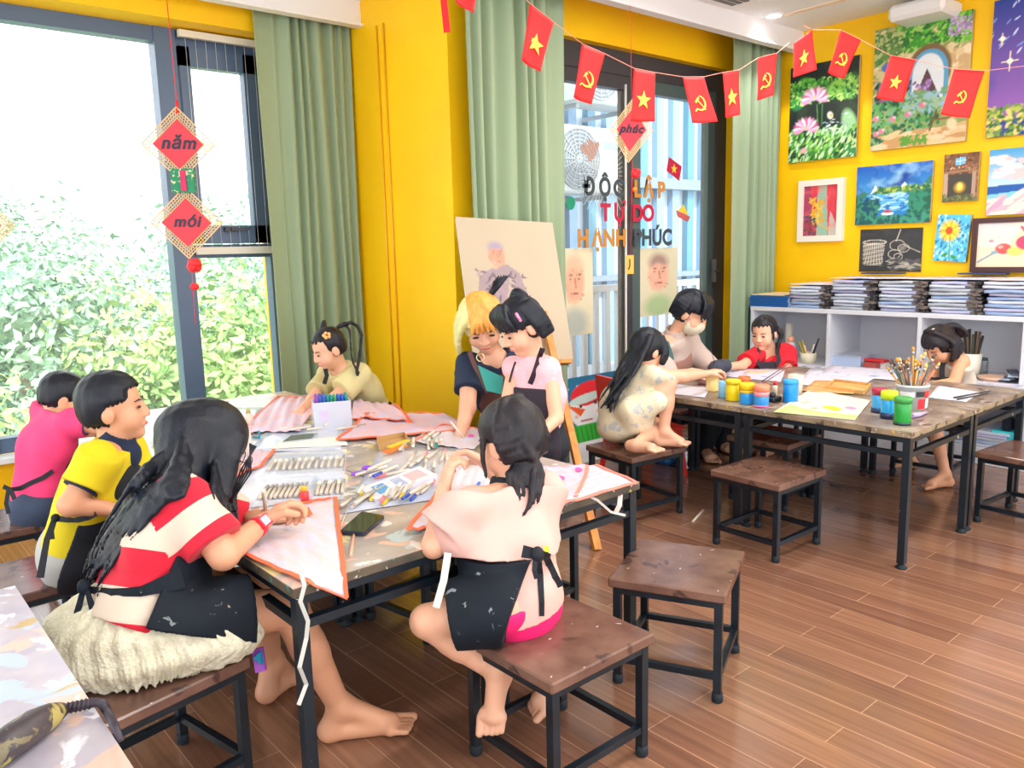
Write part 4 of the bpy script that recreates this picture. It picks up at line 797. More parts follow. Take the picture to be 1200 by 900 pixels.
class Person:
    def __init__(s, label, base, S, hh, J, f, up=(0, 0, 1), h=0.005, skin=SKIN, hands=None, mouth=True, fat=1.0, foot=True, group=None, toe_len=0.15):
        s.S, s.hh, s.h, s.skin = S, hh, h, skin
        s.root = thing('person', label, 'person', (base[0], base[1], base[2] if len(base) > 2 else 0), group)
        J = {k: np.array(v, float) for k, v in J.items()}; s.J = J
        s.f = nrm(f); u = np.array(up, float); s.r = nrm(np.cross(s.f, u)); s.u = nrm(np.cross(s.r, s.f)); s.Rm = np.array([s.r, s.f, s.u])
        spine = nrm(J['neck']-J['pelvis']); rt = nrm(J['sR']-J['sL']); s.bf = nrm(np.cross(spine, rt)); s.spine = spine; s.br = nrm(np.cross(s.bf, spine))
        if 'chest' not in J: J['chest'] = J['pelvis']*0.42+J['neck']*0.58
        w = 0.088*S*fat
        J.setdefault('hR', J['pelvis']+s.br*w); J.setdefault('hL', J['pelvis']-s.br*w)
        g = S*fat; p = J['pelvis']; c = J['chest']; n = J['neck']; bf = s.bf
        s.torso = [rc(p, p+(c-p)*0.5, .155*g, .128*g, bf, .76, .03), rc(p+(c-p)*0.5, c, .128*g, .15*g, bf, .72, .03), rc(c, n-spine*.05*S, .15*g, .085*g, bf, .70, .03), rc(J['sL'], J['sR'], .056*g, .056*g, None, 1, .03), rc(c-s.br*.07*g, J['sL'], .09*g, .055*g, bf, .8, .03), rc(c+s.br*.07*g, J['sR'], .09*g, .055*g, bf, .8, .03)]
        s.up = {}; s.lo = {}; s.th = {}; s.ca = {}
        for q in 'LR':
            s.up[q] = [rc(J['s'+q], J['e'+q], .050*g, .040*g)]; s.lo[q] = [rc(J['e'+q], J['w'+q], .040*g, .027*g)]
            s.th[q] = [rc(J['h'+q], J['k'+q], .086*g, .056*g, None, 1, .02)] if 'k'+q in J else []
            if 'a'+q in J:
                k_, a_ = J['k'+q], J['a'+q]; s.ca[q] = [rc(k_, k_+(a_-k_)*.45, .054*g, .052*g), rc(k_+(a_-k_)*.35, a_, .052*g, .034*g)]
            else: s.ca[q] = []
        hc = J['head']
        s.neck = [rc(n-spine*.04*S, hc-s.u*hh*.30-s.f*hh*.1, .056*S*fat, .05*S*fat, None, 1, .02)]
        L = s.hl
        s.head = [el(L(0, -.08, .13), (.335*hh+0, .40*hh, .36*hh), s.Rm, .02), el(L(0, .08, -.17), (.255*hh, .28*hh, .31*hh), s.Rm, .03), el(L(.15, .19, -.17), (.13*hh, .13*hh, .14*hh), s.Rm, .02), el(L(-.15, .19, -.17), (.13*hh, .13*hh, .14*hh), s.Rm, .02),
                  el(L(0, .25, -.40), (.09*hh, .09*hh, .08*hh), s.Rm, .02), rc(L(0, .35, .03), L(0, .40, -.12), .030*hh, .05*hh, None, 1, .01), el(L(.055, .375, -.135), (.035*hh,)*3, s.Rm, .006), el(L(-.055, .375, -.135), (.035*hh,)*3, s.Rm, .006),
                  el(L(0, .34, -.265), (.10*hh, .045*hh, .035*hh), s.Rm, .006), el(L(.345, -.05, -.06), (.045*hh, .09*hh, .13*hh), s.Rm, .006), el(L(-.345, -.05, -.06), (.045*hh, .09*hh, .13*hh), s.Rm, .006)]
        hp = []
        for q in 'LR':
            spec = (hands or {}).get(q)
            if spec is False: continue
            fd = nrm(J['w'+q]-J['e'+q]); d, nn, curl = (spec or (fd, (0, 0, -1), .35))[:3]
            d = nrm(d if d is not None else fd); nn = np.array(nn, float); nn = nrm(nn-d*(nn@d)); sd = np.cross(d, nn)*(1 if q == 'R' else -1)*(1)
            hp += hand_prims(J['w'+q], d, nn, -sd, .185*S**.85*fat**.3, curl)
        s.hp = hp; fp = []
        if foot:
            for q in 'LR':
                if 't'+q in J: fp += foot_prims(J['a'+q], J['t'+q], S*fat, (J.get('n'+q)))
        prims = s.torso+s.neck+s.head+sum([s.up[q]+s.lo[q]+s.th[q]+s.ca[q] for q in 'LR'], [])+fp
        F = Fld(prims, h, pad=0.16*S)
        for p_ in ((.15, .43), (-.15, .43)): F.sub(el(L(p_[0], p_[1], .0), (.095*hh, .09*hh, .05*hh), s.Rm), k=.012)
        for p_ in hp: F.add(p_)
        s.body = F.mesh('body', skin, s.root)
        o = MB()
        s.face(mouth)
    def hl(s, x, y, z): return s.J['head']+(s.r*x+s.f*y+s.u*z)*s.hh
    def face(s, mouth):
        L, hh = s.hl, s.hh
        for q in (-1, 1):
            o = MB(); o.ball((0, 0, 0), 1, n=10, k=6); V = np.array(o.v)*np.array((.060, .022, .020))*hh; V = V@s.Rm+L(q*.15, .335, .0); mesh_obj('eye', V, o.f, EYE, s.root, smooth=True)
            o = MB(); o.tube([L(q*.07, .352, .085), L(q*.15, .338, .105), L(q*.225, .295, .088)], [.008*hh, .013*hh, .007*hh], 6); o.build('eyebrow', BROW, s.root)
        if mouth:
            o = MB(); o.ball((0, 0, 0), 1, n=10, k=6); V = np.array(o.v)*np.array((.085, .035, .026))*hh; V = V@s.Rm+L(0, .358, -.265); mesh_obj('lips', V, o.f, LIP, s.root, smooth=True)
    def loc(s, F):     # head coordinates of a field's cells, in head heights
        c = s.J['head']; x, y, z = F.x-c[0], F.y-c[1], F.z-c[2]
        return tuple((x*v[0]+y*v[1]+z*v[2])/s.hh for v in (s.r, s.f, s.u))
    def hair(s, locks, mt=HAIR, th=.045, front=.20, y0=.16, ear=(.0, -.02), back=-.25, name='hair', h=None, part=None, bulk=(), lockk=.004):
        hh, L = s.hh, s.hl
        F = Fld([el(L(0, -.08, .13), (.335*hh, .40*hh, .36*hh), s.Rm, .01)]+list(bulk)+list(locks), h or s.h, off=0, pad=.03+th*hh)
        F.F[:] = 0.06; F.add(el(L(0, -.085, .135), ((.335+th)*hh, (.40+th)*hh, (.36+th)*hh), s.Rm, .01))
        F.add(el(L(0, -.16, -.06), ((.30+th*.6)*hh, (.28+th)*hh, .30*hh), s.Rm, .02))
        for b in bulk: F.add(b)
        x, y, z = s.loc(F); z = z+.030*np.sin(x*41+y*29)+.022*np.sin(x*87-y*73); y = y+.02*np.sin(x*52)
        F.F = np.maximum(F.F, np.minimum(y-y0, front-z)*hh)               # face
        F.F = np.maximum(F.F, np.minimum(np.minimum(y-ear[1], ear[0]-z), np.abs(x)-.20)*hh)     # round the ears
        F.F = np.maximum(F.F, (back-z)*hh)
        for l in locks: F.add(l, k=lockk)
        F.wob(.0012, 150, 3, dirs=tuple(s.r), n=3)
        return F.mesh(name, mt, s.root)
    def shirt(s, mt, off=.010, sleeve=.55, hem=None, neck=.07, wob=.0045, freq=42, seed=1, name='shirt', extra=(), loose=0.0, classify=None, cuffn=None, sub=(), k=None):
        S, J = s.S, s.J; P = []
        for p in s.torso: q = list(p); q[3] += loose*.8; q[4] += loose*.8; P.append(tuple(q))
        F = Fld(P+list(extra)+s.up['L']+s.up['R'], s.h, off=off, pad=.03, k=None)
        F.F[:] = .06
        for p in P+list(extra): F.add(p, off)
        F.plane(J['neck']+s.spine*.012, s.spine)
        A = Fld(s.up['L']+s.up['R'], s.h, off=off); 
        for q in 'LR':
            if sleeve <= 0: continue
            a = J['s'+q]; e = J['e'+q]; d = nrm(e-a); B = Fld(P+list(extra)+s.up['L']+s.up['R'], s.h, off=off, pad=.03); B.F[:] = .06
            g = s.up[q][0]; B.add(rc(a, e, g[3]+loose*.55+.004, g[4]+loose*1.0+.012), off, 0); c = a+(e-a)*min(sleeve, 1.0); B.plane(c, d)
            if B.F.shape == F.F.shape: kk = .018; hh = np.maximum(kk-np.abs(F.F-B.F), 0)/kk; F.F = np.minimum(F.F, B.F)-hh*hh*kk*.25
        F.wob(wob, freq, seed)
        F.sub(rc(J['neck']-s.spine*.01, J['neck']+s.spine*.1, neck*S*.95, neck*S*1.1), k=.004)
        hm = hem if hem is not None else (J['pelvis']-s.spine*.02*S, -s.spine)
        F.plane(hm[0], hm[1])
        for p in sub: F.sub(p)
        return F.mesh(name, mt, s.root, classify)
    def pants(s, mt, off=.009, frac=.5, top=.12, name='trousers', legs='LR', wob=.002, foot=False, seat=None, loose=0):
        J, S = s.J, s.S; P = list(s.torso[:1])+[el(J['pelvis'], (.165*S, .13*S, .10*S), np.array([s.br, s.bf, s.spine]), .03)]
        for q in legs:
            P += s.th[q]
            if frac > 1: P += s.ca[q]
        F = Fld(P, s.h, off=off+loose)
        F.plane(J['pelvis']+s.spine*top*S, s.spine)
        for q in legs:
            if frac <= 1: k_ = J['h'+q]+(J['k'+q]-J['h'+q])*frac; F.cut(lambda x, y, z, k_=k_, d=nrm(J['k'+q]-J['h'+q]), hq=J['h'+q]: np.where(((x-hq[0])*d[0]+(y-hq[1])*d[1]+(z-hq[2])*d[2]) > 0, ((x-k_[0])*d[0]+(y-k_[1])*d[1]+(z-k_[2])*d[2]), -.05))
        F.wob(wob, 45, 5); return F.mesh(name, mt, s.root)
    def wrap(s, mt, prims, off, keep, name='apron', wob=.002, seed=9, freq=40, h=None):     # a layer over given limbs, kept where keep(x, y, z) <= 0
        F = Fld(prims, h or s.h, off=off); F.wob(wob, freq, seed); F.cut(keep); return F.mesh(name, mt, s.root)
    def surf(s, x, y, off=.006, dflt=None):      # where the sight line through x, y first meets this person's body or clothes, lifted by off
        from mathutils.bvhtree import BVHTree
        if getattr(s, 'bv', None) is None or s.bvn != len(s.root.children):
            s.bvn = len(s.root.children); V = []; P = []
            for c in s.root.children:
                if c.name.split('.')[0] in ('body', 'shirt', 'apron', 'apron_bib', 'trousers', 'lace_skirt', 'shirt_tail', 'shorts', 'dress', 'collar'):
                    me = c.data; n = len(V); a = np.zeros(len(me.vertices)*3); me.vertices.foreach_get('co', a); V += list(map(tuple, a.reshape(-1, 3)+np.array(s.root.location)))
                    q = np.zeros(len(me.loops), np.int32); me.loops.foreach_get('vertex_index', q)
                    if len(q) == 4*len(me.polygons): P += list(map(tuple, q.reshape(-1, 4)+n))
            s.bv = BVHTree.FromPolygons(V, P); s.bvn = len(s.root.children)
        d = nrm(FW+RT*(x-600)/F_PX+UP*(450-y)/F_PX); h = s.bv.ray_cast(Vector(CAM), Vector(d))
        if h[0] is None: return np.array(at(x, y, dflt)) if dflt else None
        return np.array(h[0])-d*off
    def on(s, pts, off=.006, dflt=None):
        out = []; last = None
        for (x, y) in pts:
            p = s.surf(x, y, off)
            if p is None: p = at(x, y, (last if last is not None else dflt))
            last = (p-CAM)@FW; out.append(p)
        return out
    def part(s, mb, name, mt): return mb.build(name, mt, s.root)
def hand_prims(w, d, n, side, L, curl):
    P = [rc(w-d*.05*L, w+d*.30*L, .14*L, .20*L, n, .55, .010), rc(w+d*.15*L+side*.07*L, w+d*.50*L+side*.11*L, .15*L, .12*L, n, .60, .008), rc(w+d*.15*L-side*.07*L, w+d*.48*L-side*.12*L, .14*L, .11*L, n, .60, .008)]
    for o_, ln, cm in ((.185, .40, .9), (.062, .46, 1.0), (-.062, .43, 1.1), (-.180, .34, 1.2)):
        b = w+d*(.50-.12*abs(o_))*L+side*o_*L; dd = nrm(d+side*o_*.25); a = 0; r0 = .062*L
        for i, (sl_, rr) in enumerate(((.45, .060), (.31, .054), (.24, .046))):
            a += curl*cm*(.75 if i == 0 else .9); v = dd*math.cos(a)+n*math.sin(a); e = b+v*ln*L*sl_; P.append(rc(b, e, r0, rr*L, None, 1, .003)); b = e; r0 = rr*L
    b = w+d*.12*L+side*.17*L; v = nrm(d*.62+side*.68+n*.35); e = b+v*.24*L; P.append(rc(b, e, .085*L, .07*L, None, 1, .006))
    v2 = nrm(d*.85+side*(.30-.45*curl)+n*(.25+.5*curl)); e2 = e+v2*.21*L; P.append(rc(e, e2, .068*L, .052*L, None, 1, .003)); return P
def foot_prims(a, t, g, nn=None):
    d = nrm(t-a); up = np.array((0, 0, 1.0)) if nn is None else np.array(nn, float)
    # sole direction: t is the tip of the big toe; heel sits behind and below the ankle
    fl = nrm(t-up*((t-a)@up)-a) if nn is None else d; up = nrm(up-fl*(up@fl)); sd = np.cross(fl, up); Lf = max(.12*g, (t-a)@fl)
    low = (t-a)@up if nn is None else -.055*g
    heel = a-fl*.035*g+up*low*.78; ball = a+fl*Lf*.70+up*low*.86
    P = [rc(a, heel, .036*g, .034*g, None, 1, .015), rc(heel, ball, .033*g, .030*g, None, 1, .015), rc(a+fl*.01*g, ball+up*.01*g, .036*g, .024*g, None, 1, .02), rc(ball-sd*.028*g, ball+sd*.028*g, .024*g, .022*g, None, 1, .01)]
    for i in range(5):
        o_ = (-.040, -.016, .004, .022, .038)[i]*g; b = ball+sd*o_+fl*.012*g-up*.004*g; ln = (.30, .26, .24, .21, .17)[i]*Lf; r = (.0145, .011, .0105, .010, .0095)[i]*g
        P.append(rc(b, b+fl*ln-up*.006*g, r*1.1, r, None, 1, .003))
    return P
def lock(pts, r0, r1=None, wav=0.0, seed=0, k=.006, n=9):       # one strand bundle along a smooth curve
    P = np.array(pts, float); m = len(P); T = np.linspace(0, m-1, n); out = []
    def cr(t):
        i = min(int(t), m-2); f = t-i; p0, p1, p2, p3 = P[max(i-1, 0)], P[i], P[i+1], P[min(i+2, m-1)]
        return .5*((2*p1)+(-p0+p2)*f+(2*p0-5*p1+4*p2-p3)*f*f+(-p0+3*p1-3*p2+p3)*f**3)
    r = np.random.RandomState(seed); ph = r.rand()*6; q = []
    for j, t in enumerate(T): q.append(cr(t)+wav*np.array((math.sin(j*1.3+ph), math.cos(j*1.1+ph), 0))*(j/n))
    r1 = r0 if r1 is None else r1
    for j in range(n-1): a = j/(n-1); b = (j+1)/(n-1); out.append(rc(q[j], q[j+1], r0+(r1-r0)*a, r0+(r1-r0)*b, None, 1, k))
    return out
def ribbon(mb, pts, wd, th=0.003, face=None, m=0):
    P = [np.array(p, float) for p in pts]; n = np.array(face if face is not None else -FW, float)
    V = []; 
    for i in range(len(P)):
        t = nrm(P[min(i+1, len(P)-1)]-P[max(i-1, 0)]); s_ = nrm(np.cross(t, n)); w_ = wd if not hasattr(wd, '__len__') else wd[i]
        V += [P[i]-s_*w_/2+n*th/2, P[i]+s_*w_/2+n*th/2, P[i]+s_*w_/2-n*th/2, P[i]-s_*w_/2-n*th/2]
    F = []
    for i in range(len(P)-1):
        for j in range(4): F.append((i*4+j, i*4+(j+1) % 4, (i+1)*4+(j+1) % 4, (i+1)*4+j))
    F += [(3, 2, 1, 0), tuple(4*(len(P)-1)+j for j in range(4))]; mb.add(V, F, m)
def sit(J, fwd, S, down=None):       # thighs forward from the pelvis, shins down to the floor, if the photo hides them
    f = nrm((fwd[0], fwd[1], 0)); rt = np.cross(f, Z_H)
    for q, sg in (('R', 1), ('L', -1)):
        h = J['pelvis']+rt*.085*S*sg; J.setdefault('h'+q, h); k = h+f*.40*S+np.array((0, 0, -.01)); J.setdefault('k'+q, k); a = np.array((k[0], k[1], .07*S))-f*.05*S; J.setdefault('a'+q, a); J.setdefault('t'+q, np.array((*(a+f*.17*S)[:2], .022*S)))
    return J
# ---------------------------------------------------------------- 1 pink-shirted boy
J = dict(pelvis=at(45, 590, 2.97), chest=at(55, 525, 2.97), neck=at(76, 488, 3.0), head=at(76, 466, 3.02), sR=at(84, 494, 2.90), sL=at(56, 482, 3.10), eR=at(114, 500, 2.90), wR=at(122, 516, 3.02), eL=at(86, 506, 3.12), wL=at(112, 506, 3.18))
sit(J, (1, 0.1), .62)
p = Person('boy in a bright pink shirt hunched over the table at the left photo edge', (.42, 3.38), .62, .185, J, dirv(.75, .5, -.35), fat=1.12, skin=SKIN2)
PINK = mat('hot_pink_cotton', rgb(250, 70, 130), 0.8, col2=rgb(242, 58, 116), scale=4, bump=0.55, bscale=13)
p.shirt(PINK, .008, .62, loose=.006)
o = MB(); o.tube([J['sR']+(J['eR']-J['sR'])*.55, J['sR']+(J['eR']-J['sR'])*.66], .040, 14); p.part(o, 'sleeve_cuff', mat('cuff_purple', rgb(96, 56, 110), 0.8))
p.pants(DENIM, .010, 1.5)
p.hair([], th=.035, front=.26, y0=.14, ear=(-.02, -.06), back=-.20)
p.wrap(BLACK, p.torso[:2]+p.th['R']+p.th['L'], .022, lambda x, y, z: np.maximum(-((x-J['pelvis'][0])*p.bf[0]+(y-J['pelvis'][1])*p.bf[1]+(z-J['pelvis'][2])*p.bf[2]-.02), ((x-J['pelvis'][0])-.22)))
o = MB(); ribbon(o, p.on([(4, 570), (12, 574), (24, 572), (36, 566), (50, 560), (62, 552)], .006, 2.86), .016); ribbon(o, [at(10, 573, 2.83), at(7, 590, 2.82), at(10, 602, 2.82)], .013); ribbon(o, [at(12, 573, 2.83), at(17, 585, 2.82)], .016); p.part(o, 'apron_tie', BLACK)
# ---------------------------------------------------------------- 2 yellow polo boy
J = dict(pelvis=at(92, 640, 2.42), chest=at(116, 572, 2.38), neck=at(136, 522, 2.37), head=at(136, 477, 2.37), sR=at(116, 540, 2.26), sL=at(146, 528, 2.50), eR=at(82, 592, 2.20), wR=at(128, 596, 2.26), eL=at(168, 566, 2.52), wL=at(160, 530, 2.52))
sit(J, (1, -0.1), .66)
p = Person('boy in a yellow polo shirt with navy collar looking up to the right', (.40, 2.72), .66, .205, J, dirv(.96, .26, .02), fat=1.15, skin=SKIN2, hands={'L': (dirv(.1, .1, 1), dirv(-.8, -.3, 0), .6)}, h=.0045)
YP = mat('yellow_cotton', rgb(226, 206, 22), 0.8, col2=rgb(216, 196, 14), scale=4, bump=0.55, bscale=13); NAVY = mat('navy_cotton', rgb(16, 34, 66), 0.8)
p.shirt(YP, .009, .60, loose=.008, neck=.055, freq=30)
o = MB(); d = J['eR']-J['sR']; o.tube([J['sR']+d*.56, J['sR']+d*.66], [.046, .0475], 16); p.part(o, 'sleeve_cuff', NAVY)
F = Fld([rc(J['neck']-p.spine*.012, J['neck']+p.spine*.030, .058, .044), rc(J['neck']-p.spine*.022+p.bf*.02, J['neck']+p.spine*.0, .058, .05)], .004); F.sub(rc(J['neck'], J['neck']+p.spine*.08, .034, .044)); F.mesh('collar', NAVY, p.root)
p.hair([], th=.055, front=.30, y0=.20, ear=(.10, -.05), back=-.22)
p.pants(mat('grey_shorts', rgb(178, 180, 178), 0.8), .012, .7)
p.wrap(BLACK, p.torso[:2]+p.th['R']+p.th['L'], .022, lambda x, y, z: np.maximum(-((x-J['pelvis'][0])*p.bf[0]+(y-J['pelvis'][1])*p.bf[1]+(z-J['pelvis'][2])*p.bf[2]-.012), (x-J['pelvis'][0])-.2))
o = MB(); ribbon(o, p.on([(62, 607), (70, 608), (80, 609), (92, 609), (104, 606), (112, 602)], .006, 2.24), .016); ribbon(o, [at(64, 606, 2.23), at(55, 632, 2.22), at(47, 677, 2.20)], [.012, .016, .02]); ribbon(o, [at(64, 608, 2.22), at(60, 622, 2.22), at(61, 632, 2.22)], .014); o.ball(at(65, 607, 2.22), .012); p.part(o, 'apron_tie', BLACK)
# ---------------------------------------------------------------- 3 striped-shirt girl
J = dict(pelvis=at(165, 725, 1.86), chest=at(186, 628, 1.92), neck=at(232, 572, 1.97), head=at(246, 524, 2.03), sR=at(216, 592, 1.84), sL=at(222, 572, 2.10), eR=at(262, 650, 1.83), wR=at(306, 614, 1.99), eL=at(282, 618, 2.20), wL=at(300, 606, 2.14),
         hR=at(185, 735, 1.82), kR=at(338, 712, 1.97), aR=at(398, 828, 2.10), tR=onz(481, 850, .012), hL=at(175, 715, 1.98), kL=at(300, 682, 2.16), aL=at(318, 775, 2.30), tL=onz(344, 796, .012))
p = Person('girl in glasses and a red and cream striped shirt drawing at the near table corner', (.47, 1.88), .80, .215, J, dirv(.75, .45, -.55), h=.0045, skin=SKIN2, fat=1.06,
           hands={'R': (dirv(.5, .7, .25), dirv(.5, -.2, -.8), .95), 'L': (dirv(.6, .3, -.1), (0, 0, -1), .7)})
ax = p.spine
def stripes(name, o_, d, per, cols, edges):
    if name in MATS: return MATS[name]
    m = bpy.data.materials.new(name); m.use_nodes = True; nt = m.node_tree; b = nt.nodes['Principled BSDF']; tc = nt.nodes.new('ShaderNodeTexCoord')
    vm = nt.nodes.new('ShaderNodeVectorMath'); vm.operation = 'SUBTRACT'; vm.inputs[1].default_value = tuple(float(v) for v in o_); nt.links.new(tc.outputs['Object'], vm.inputs[0])
    dt = nt.nodes.new('ShaderNodeVectorMath'); dt.operation = 'DOT_PRODUCT'; dt.inputs[1].default_value = tuple(float(v)/per for v in d); nt.links.new(vm.outputs[0], dt.inputs[0])
    cr = nt.nodes.new('ShaderNodeValToRGB'); cr.color_ramp.interpolation = 'CONSTANT'; els = cr.color_ramp.elements
    while len(els) > 1: els.remove(els[-1])
    els[0].position = 0; els[0].color = (*cols[0], 1)
    for e, c in zip(edges, cols[1:]): q = els.new(e); q.color = (*c, 1)
    nt.links.new(dt.outputs['Value'], cr.inputs[0]); nt.links.new(cr.outputs[0], b.inputs['Base Color']); b.inputs['Roughness'].default_value = .85; b.inputs['Sheen Weight'].default_value = .1; MATS[name] = m; return m
base = np.array(p.root.location); top = J['neck']+ax*.02
REDS = rgb(206, 18, 48); CRM = rgb(212, 194, 176)
ux = nrm(-ax+p.bf*.18)
T1 = stripes('shirt_stripes', top-base, ux, .46, (CRM, REDS, CRM, REDS, CRM, REDS, CRM), (.035, .20, .40, .58, .74, .90))
dS = nrm(J['eR']-J['sR']); T2 = stripes('sleeve_stripes', J['sR']-base-dS*.05, dS, .30, (REDS, CRM, REDS), (.24, .43))
def cls(c):
    t = (c-J['sR'])@dS; rad = np.linalg.norm(c-J['sR']-np.outer(t, dS), axis=1); side = (c-J['sR'])@p.br
    return ((side > -.035) & (t > -.03) & (rad < .095)).astype(int)
p.shirt([T1, T2], .010, .78, loose=.014, freq=30, wob=.008, classify=cls, hem=(J['pelvis']-ax*.02, -ax), neck=.05)
# lace skirt spread over the seat
LACE = mat('cream_lace', rgb(230, 226, 202), 0.9, col2=rgb(212, 208, 182), scale=70, bump=0.5, bscale=150)
skc = at(172, 745, 1.83)
F = Fld([el(at(150, 738, 1.88), (.17, .17, .10)), rc(at(160, 752, 1.82), at(262, 735, 1.88), .105, .075), el(at(120, 762, 1.84), (.09, .13, .07))], .0045, off=.012, pad=.05)
FX = F.x-skc[0]; FY_ = F.y-skc[1]; an = np.arctan2(FY_, FX); tier = np.sin((F.z-.30)*95.0)
F.F = F.F-(.0040*np.sin(an*70+F.z*50+2*np.sin(F.z*60))*np.clip((.47-F.z)*9, .2, 1)+.0030*tier+.003*np.sin(an*19+F.z*30)).astype(np.float32); F.cut(lambda x, y, z: (.333+.007*np.sin(np.arctan2(y-skc[1], x-skc[0])*33))-z+0*x); F.cut(lambda x, y, z: z-.52+0*x+0*y); F.mesh('lace_skirt', LACE, p.root)
F = Fld([rc(J['hR'], J['kR'], .094, .066), rc(J['pelvis'], J['pelvis']+ax*.10, .14, .12, p.bf, .8)]+[rc(p_[1], p_[2], p_[3]+.012, p_[4]+.012, p_[5], p_[6], .02) for p_ in p.torso[:2]], .0045, off=.018); lim = at(300, 715, 1.9)
dT = nrm(J['kR']-J['hR']); F.wob(.003, 35, 4)
F.plane(J['hR']+dT*.20, dT); F.cut(lambda x, y, z: -((x-J['pelvis'][0])*p.bf[0]+(y-J['pelvis'][1])*p.bf[1]+(z-J['pelvis'][2])*p.bf[2]-.012)); F.cut(lambda x, y, z: (J['hR'][2]+.030-.45*((x-J['hR'][0])*dT[0]+(y-J['hR'][1])*dT[1]))-z)
F.mesh('apron', SMUDGE, p.root)
o = MB(); ribbon(o, p.on([(99, 690), (112, 692), (130, 694), (148, 694), (165, 693), (182, 688), (200, 682), (215, 676)], .005, 1.80), [.016, .016, .016, .018, .022, .03, .04, .05]); ribbon(o, [at(98, 690, 1.79), at(90, 720, 1.78), at(78, 744, 1.78)], [.012, .014, .012]); ribbon(o, [at(102, 692, 1.78), at(108, 712, 1.77), at(109, 727, 1.77)], [.01, .014, .003]); o.ball(at(98, 688, 1.785), (.014, .014, .018)); p.part(o, 'apron_tie', SMUDGE)
# long straight hair falling down the back and beside the face
rs = np.random.RandomState(5); LK = []
for k in range(52):
    a = k/51; hx = p.hl(.25-.5*a, -.34+.12*abs(a-.5), .25-.3*abs(a-.5)); b1 = (178+38*a+rs.randn()*1.5, 542+28*a+rs.randn()*1.5); b2 = (141+31*a+rs.randn()*1.5, 588+24*a+rs.randn()*2); b3 = (113+21*a+rs.randn()*2, 636+18*a+rs.randn()*2); b4 = (97+15*a+rs.randn()*2, 694+6*a-30*rs.rand())
    mm = [((b1[0]+b2[0])/2, (b1[1]+b2[1])/2-4), b2, b3, b4] if k % 3 else [((b1[0]+b2[0])/2, (b1[1]+b2[1])/2-4), b2, ((b2[0]+b3[0])/2, (b2[1]+b3[1])/2)]
    q_ = p.on(mm, .007, 1.80); d1_ = min(((hx-CAM)@FW*.5+(q_[0]-CAM)@FW*.5), (p.surf(*b1, .010, 1.93)-CAM)@FW); LK += lock([hx, at(*b1, d1_)]+q_, .0100, .0020, .0002, k, n=14)
for k in range(16):
    a = k/15; LK += lock([p.hl(.30, -.05+.25*a, .30-.05*a), p.hl(.40, .0+.24*a, -.05), p.surf(249+26*a, 578+rs.randn()*3, .012, 1.93), at(254+26*a, 600+(34*rs.rand() if a > .4 else 4), 1.88)], .0095, .0035, .002, k+50)
bulk = [rc(p.hl(.05, -.28, .05), at(214, 560, 1.93), .085, .06), rc(p.hl(.25, .08, .0), at(262, 578, 1.95), .05, .022), rc(at(214, 556, 1.93), at(170, 605, 1.84), .05, .026)]
p.hair(LK, HAIR, .06, front=.05, y0=.30, ear=(-.9, .4), back=-.9, bulk=bulk, lockk=.003)
for k in range(5): 
    o = MB(); o.tube([p.hl(.32, .30+.02*k, .25), p.hl(.36, .46-.03*k, -.05), p.hl(.30-.03*k, .44, -.42), at(272-k*4, 622+k*7, 1.90)], .0022, 5); o.build('hair_strand', HAIR, p.root)
gl = MB()
for q in (-1, 1):
    c = p.hl(q*.17, .44, -.01); pts = [c+(p.r*math.cos(t)*.125+p.u*math.sin(t)*.11)*p.hh for t in np.linspace(0, 6.283, 20)]; gl.tube(pts, .0014, 5, cap=False); gl.tube([p.hl(q*.295, .42, .02), p.hl(q*.36, .0, .02)], .0013, 5)
gl.tube([p.hl(-.05, .46, .02), p.hl(.05, .46, .02)], .0013, 5); p.part(gl, 'glasses', mat('wire_frame', rgb(40, 40, 50), 0.3))
wd = nrm(J['wR']-J['eR']); wc = J['wR']-wd*.022
o = MB(); o.tube([wc-wd*.011, wc+wd*.011], .026, 18); wt = p.part(o, 'watch_strap', mat('watch_red', rgb(226, 40, 62), 0.45))
sn = nrm(-FW*.75+R_H*.5+Z_H*.35); sn = nrm(sn-wd*(sn@wd)); s2 = np.cross(wd, sn); o = MB(); o.obox(wc+sn*.029, wd*.018, s2*.015, sn*.005); cs = o.build('watch_case', mat('watch_red', (0, 0, 0)), wt); o = MB(); o.obox(wc+sn*.0345, wd*.013, s2*.011, sn*.001); o.build('watch_screen', mat('watch_screen', rgb(170, 190, 220), 0.15), wt)
# ---------------------------------------------------------------- 4 girl with flower clip
J = dict(pelvis=at(436, 486, 4.12), chest=at(420, 458, 4.02), neck=at(398, 434, 3.93), head=at(384, 409, 3.87), sR=at(386, 440, 4.03), sL=at(420, 440, 3.88), eR=at(366, 468, 3.88), wR=at(352, 482, 3.66), eL=at(392, 466, 3.78), wL=at(372, 482, 3.66))
sit(J, (-1, -0.2), .62)
p = Person('girl with a flower hair clip and cream shirt reaching across the far table end', (2.06, 3.62), .62, .195, J, dirv(-.72, -.50, -.38), fat=1.1, hands={'R': (dirv(-.4, -.4, -.6), dirv(0, .4, -.6), .8)})
CRE = mat('cream_cotton', rgb(214, 202, 148), 0.85, col2=rgb(204, 192, 138), scale=5, bump=0.6, bscale=13)
p.shirt(CRE, .010, .72, loose=.016)
p.pants(BLACK, .014, .8); p.wrap(SMUDGE, p.torso[:1]+p.th['L']+p.th['R'], .026, lambda x, y, z: z-(J['pelvis'][2]+.07)+0*x+0*y)
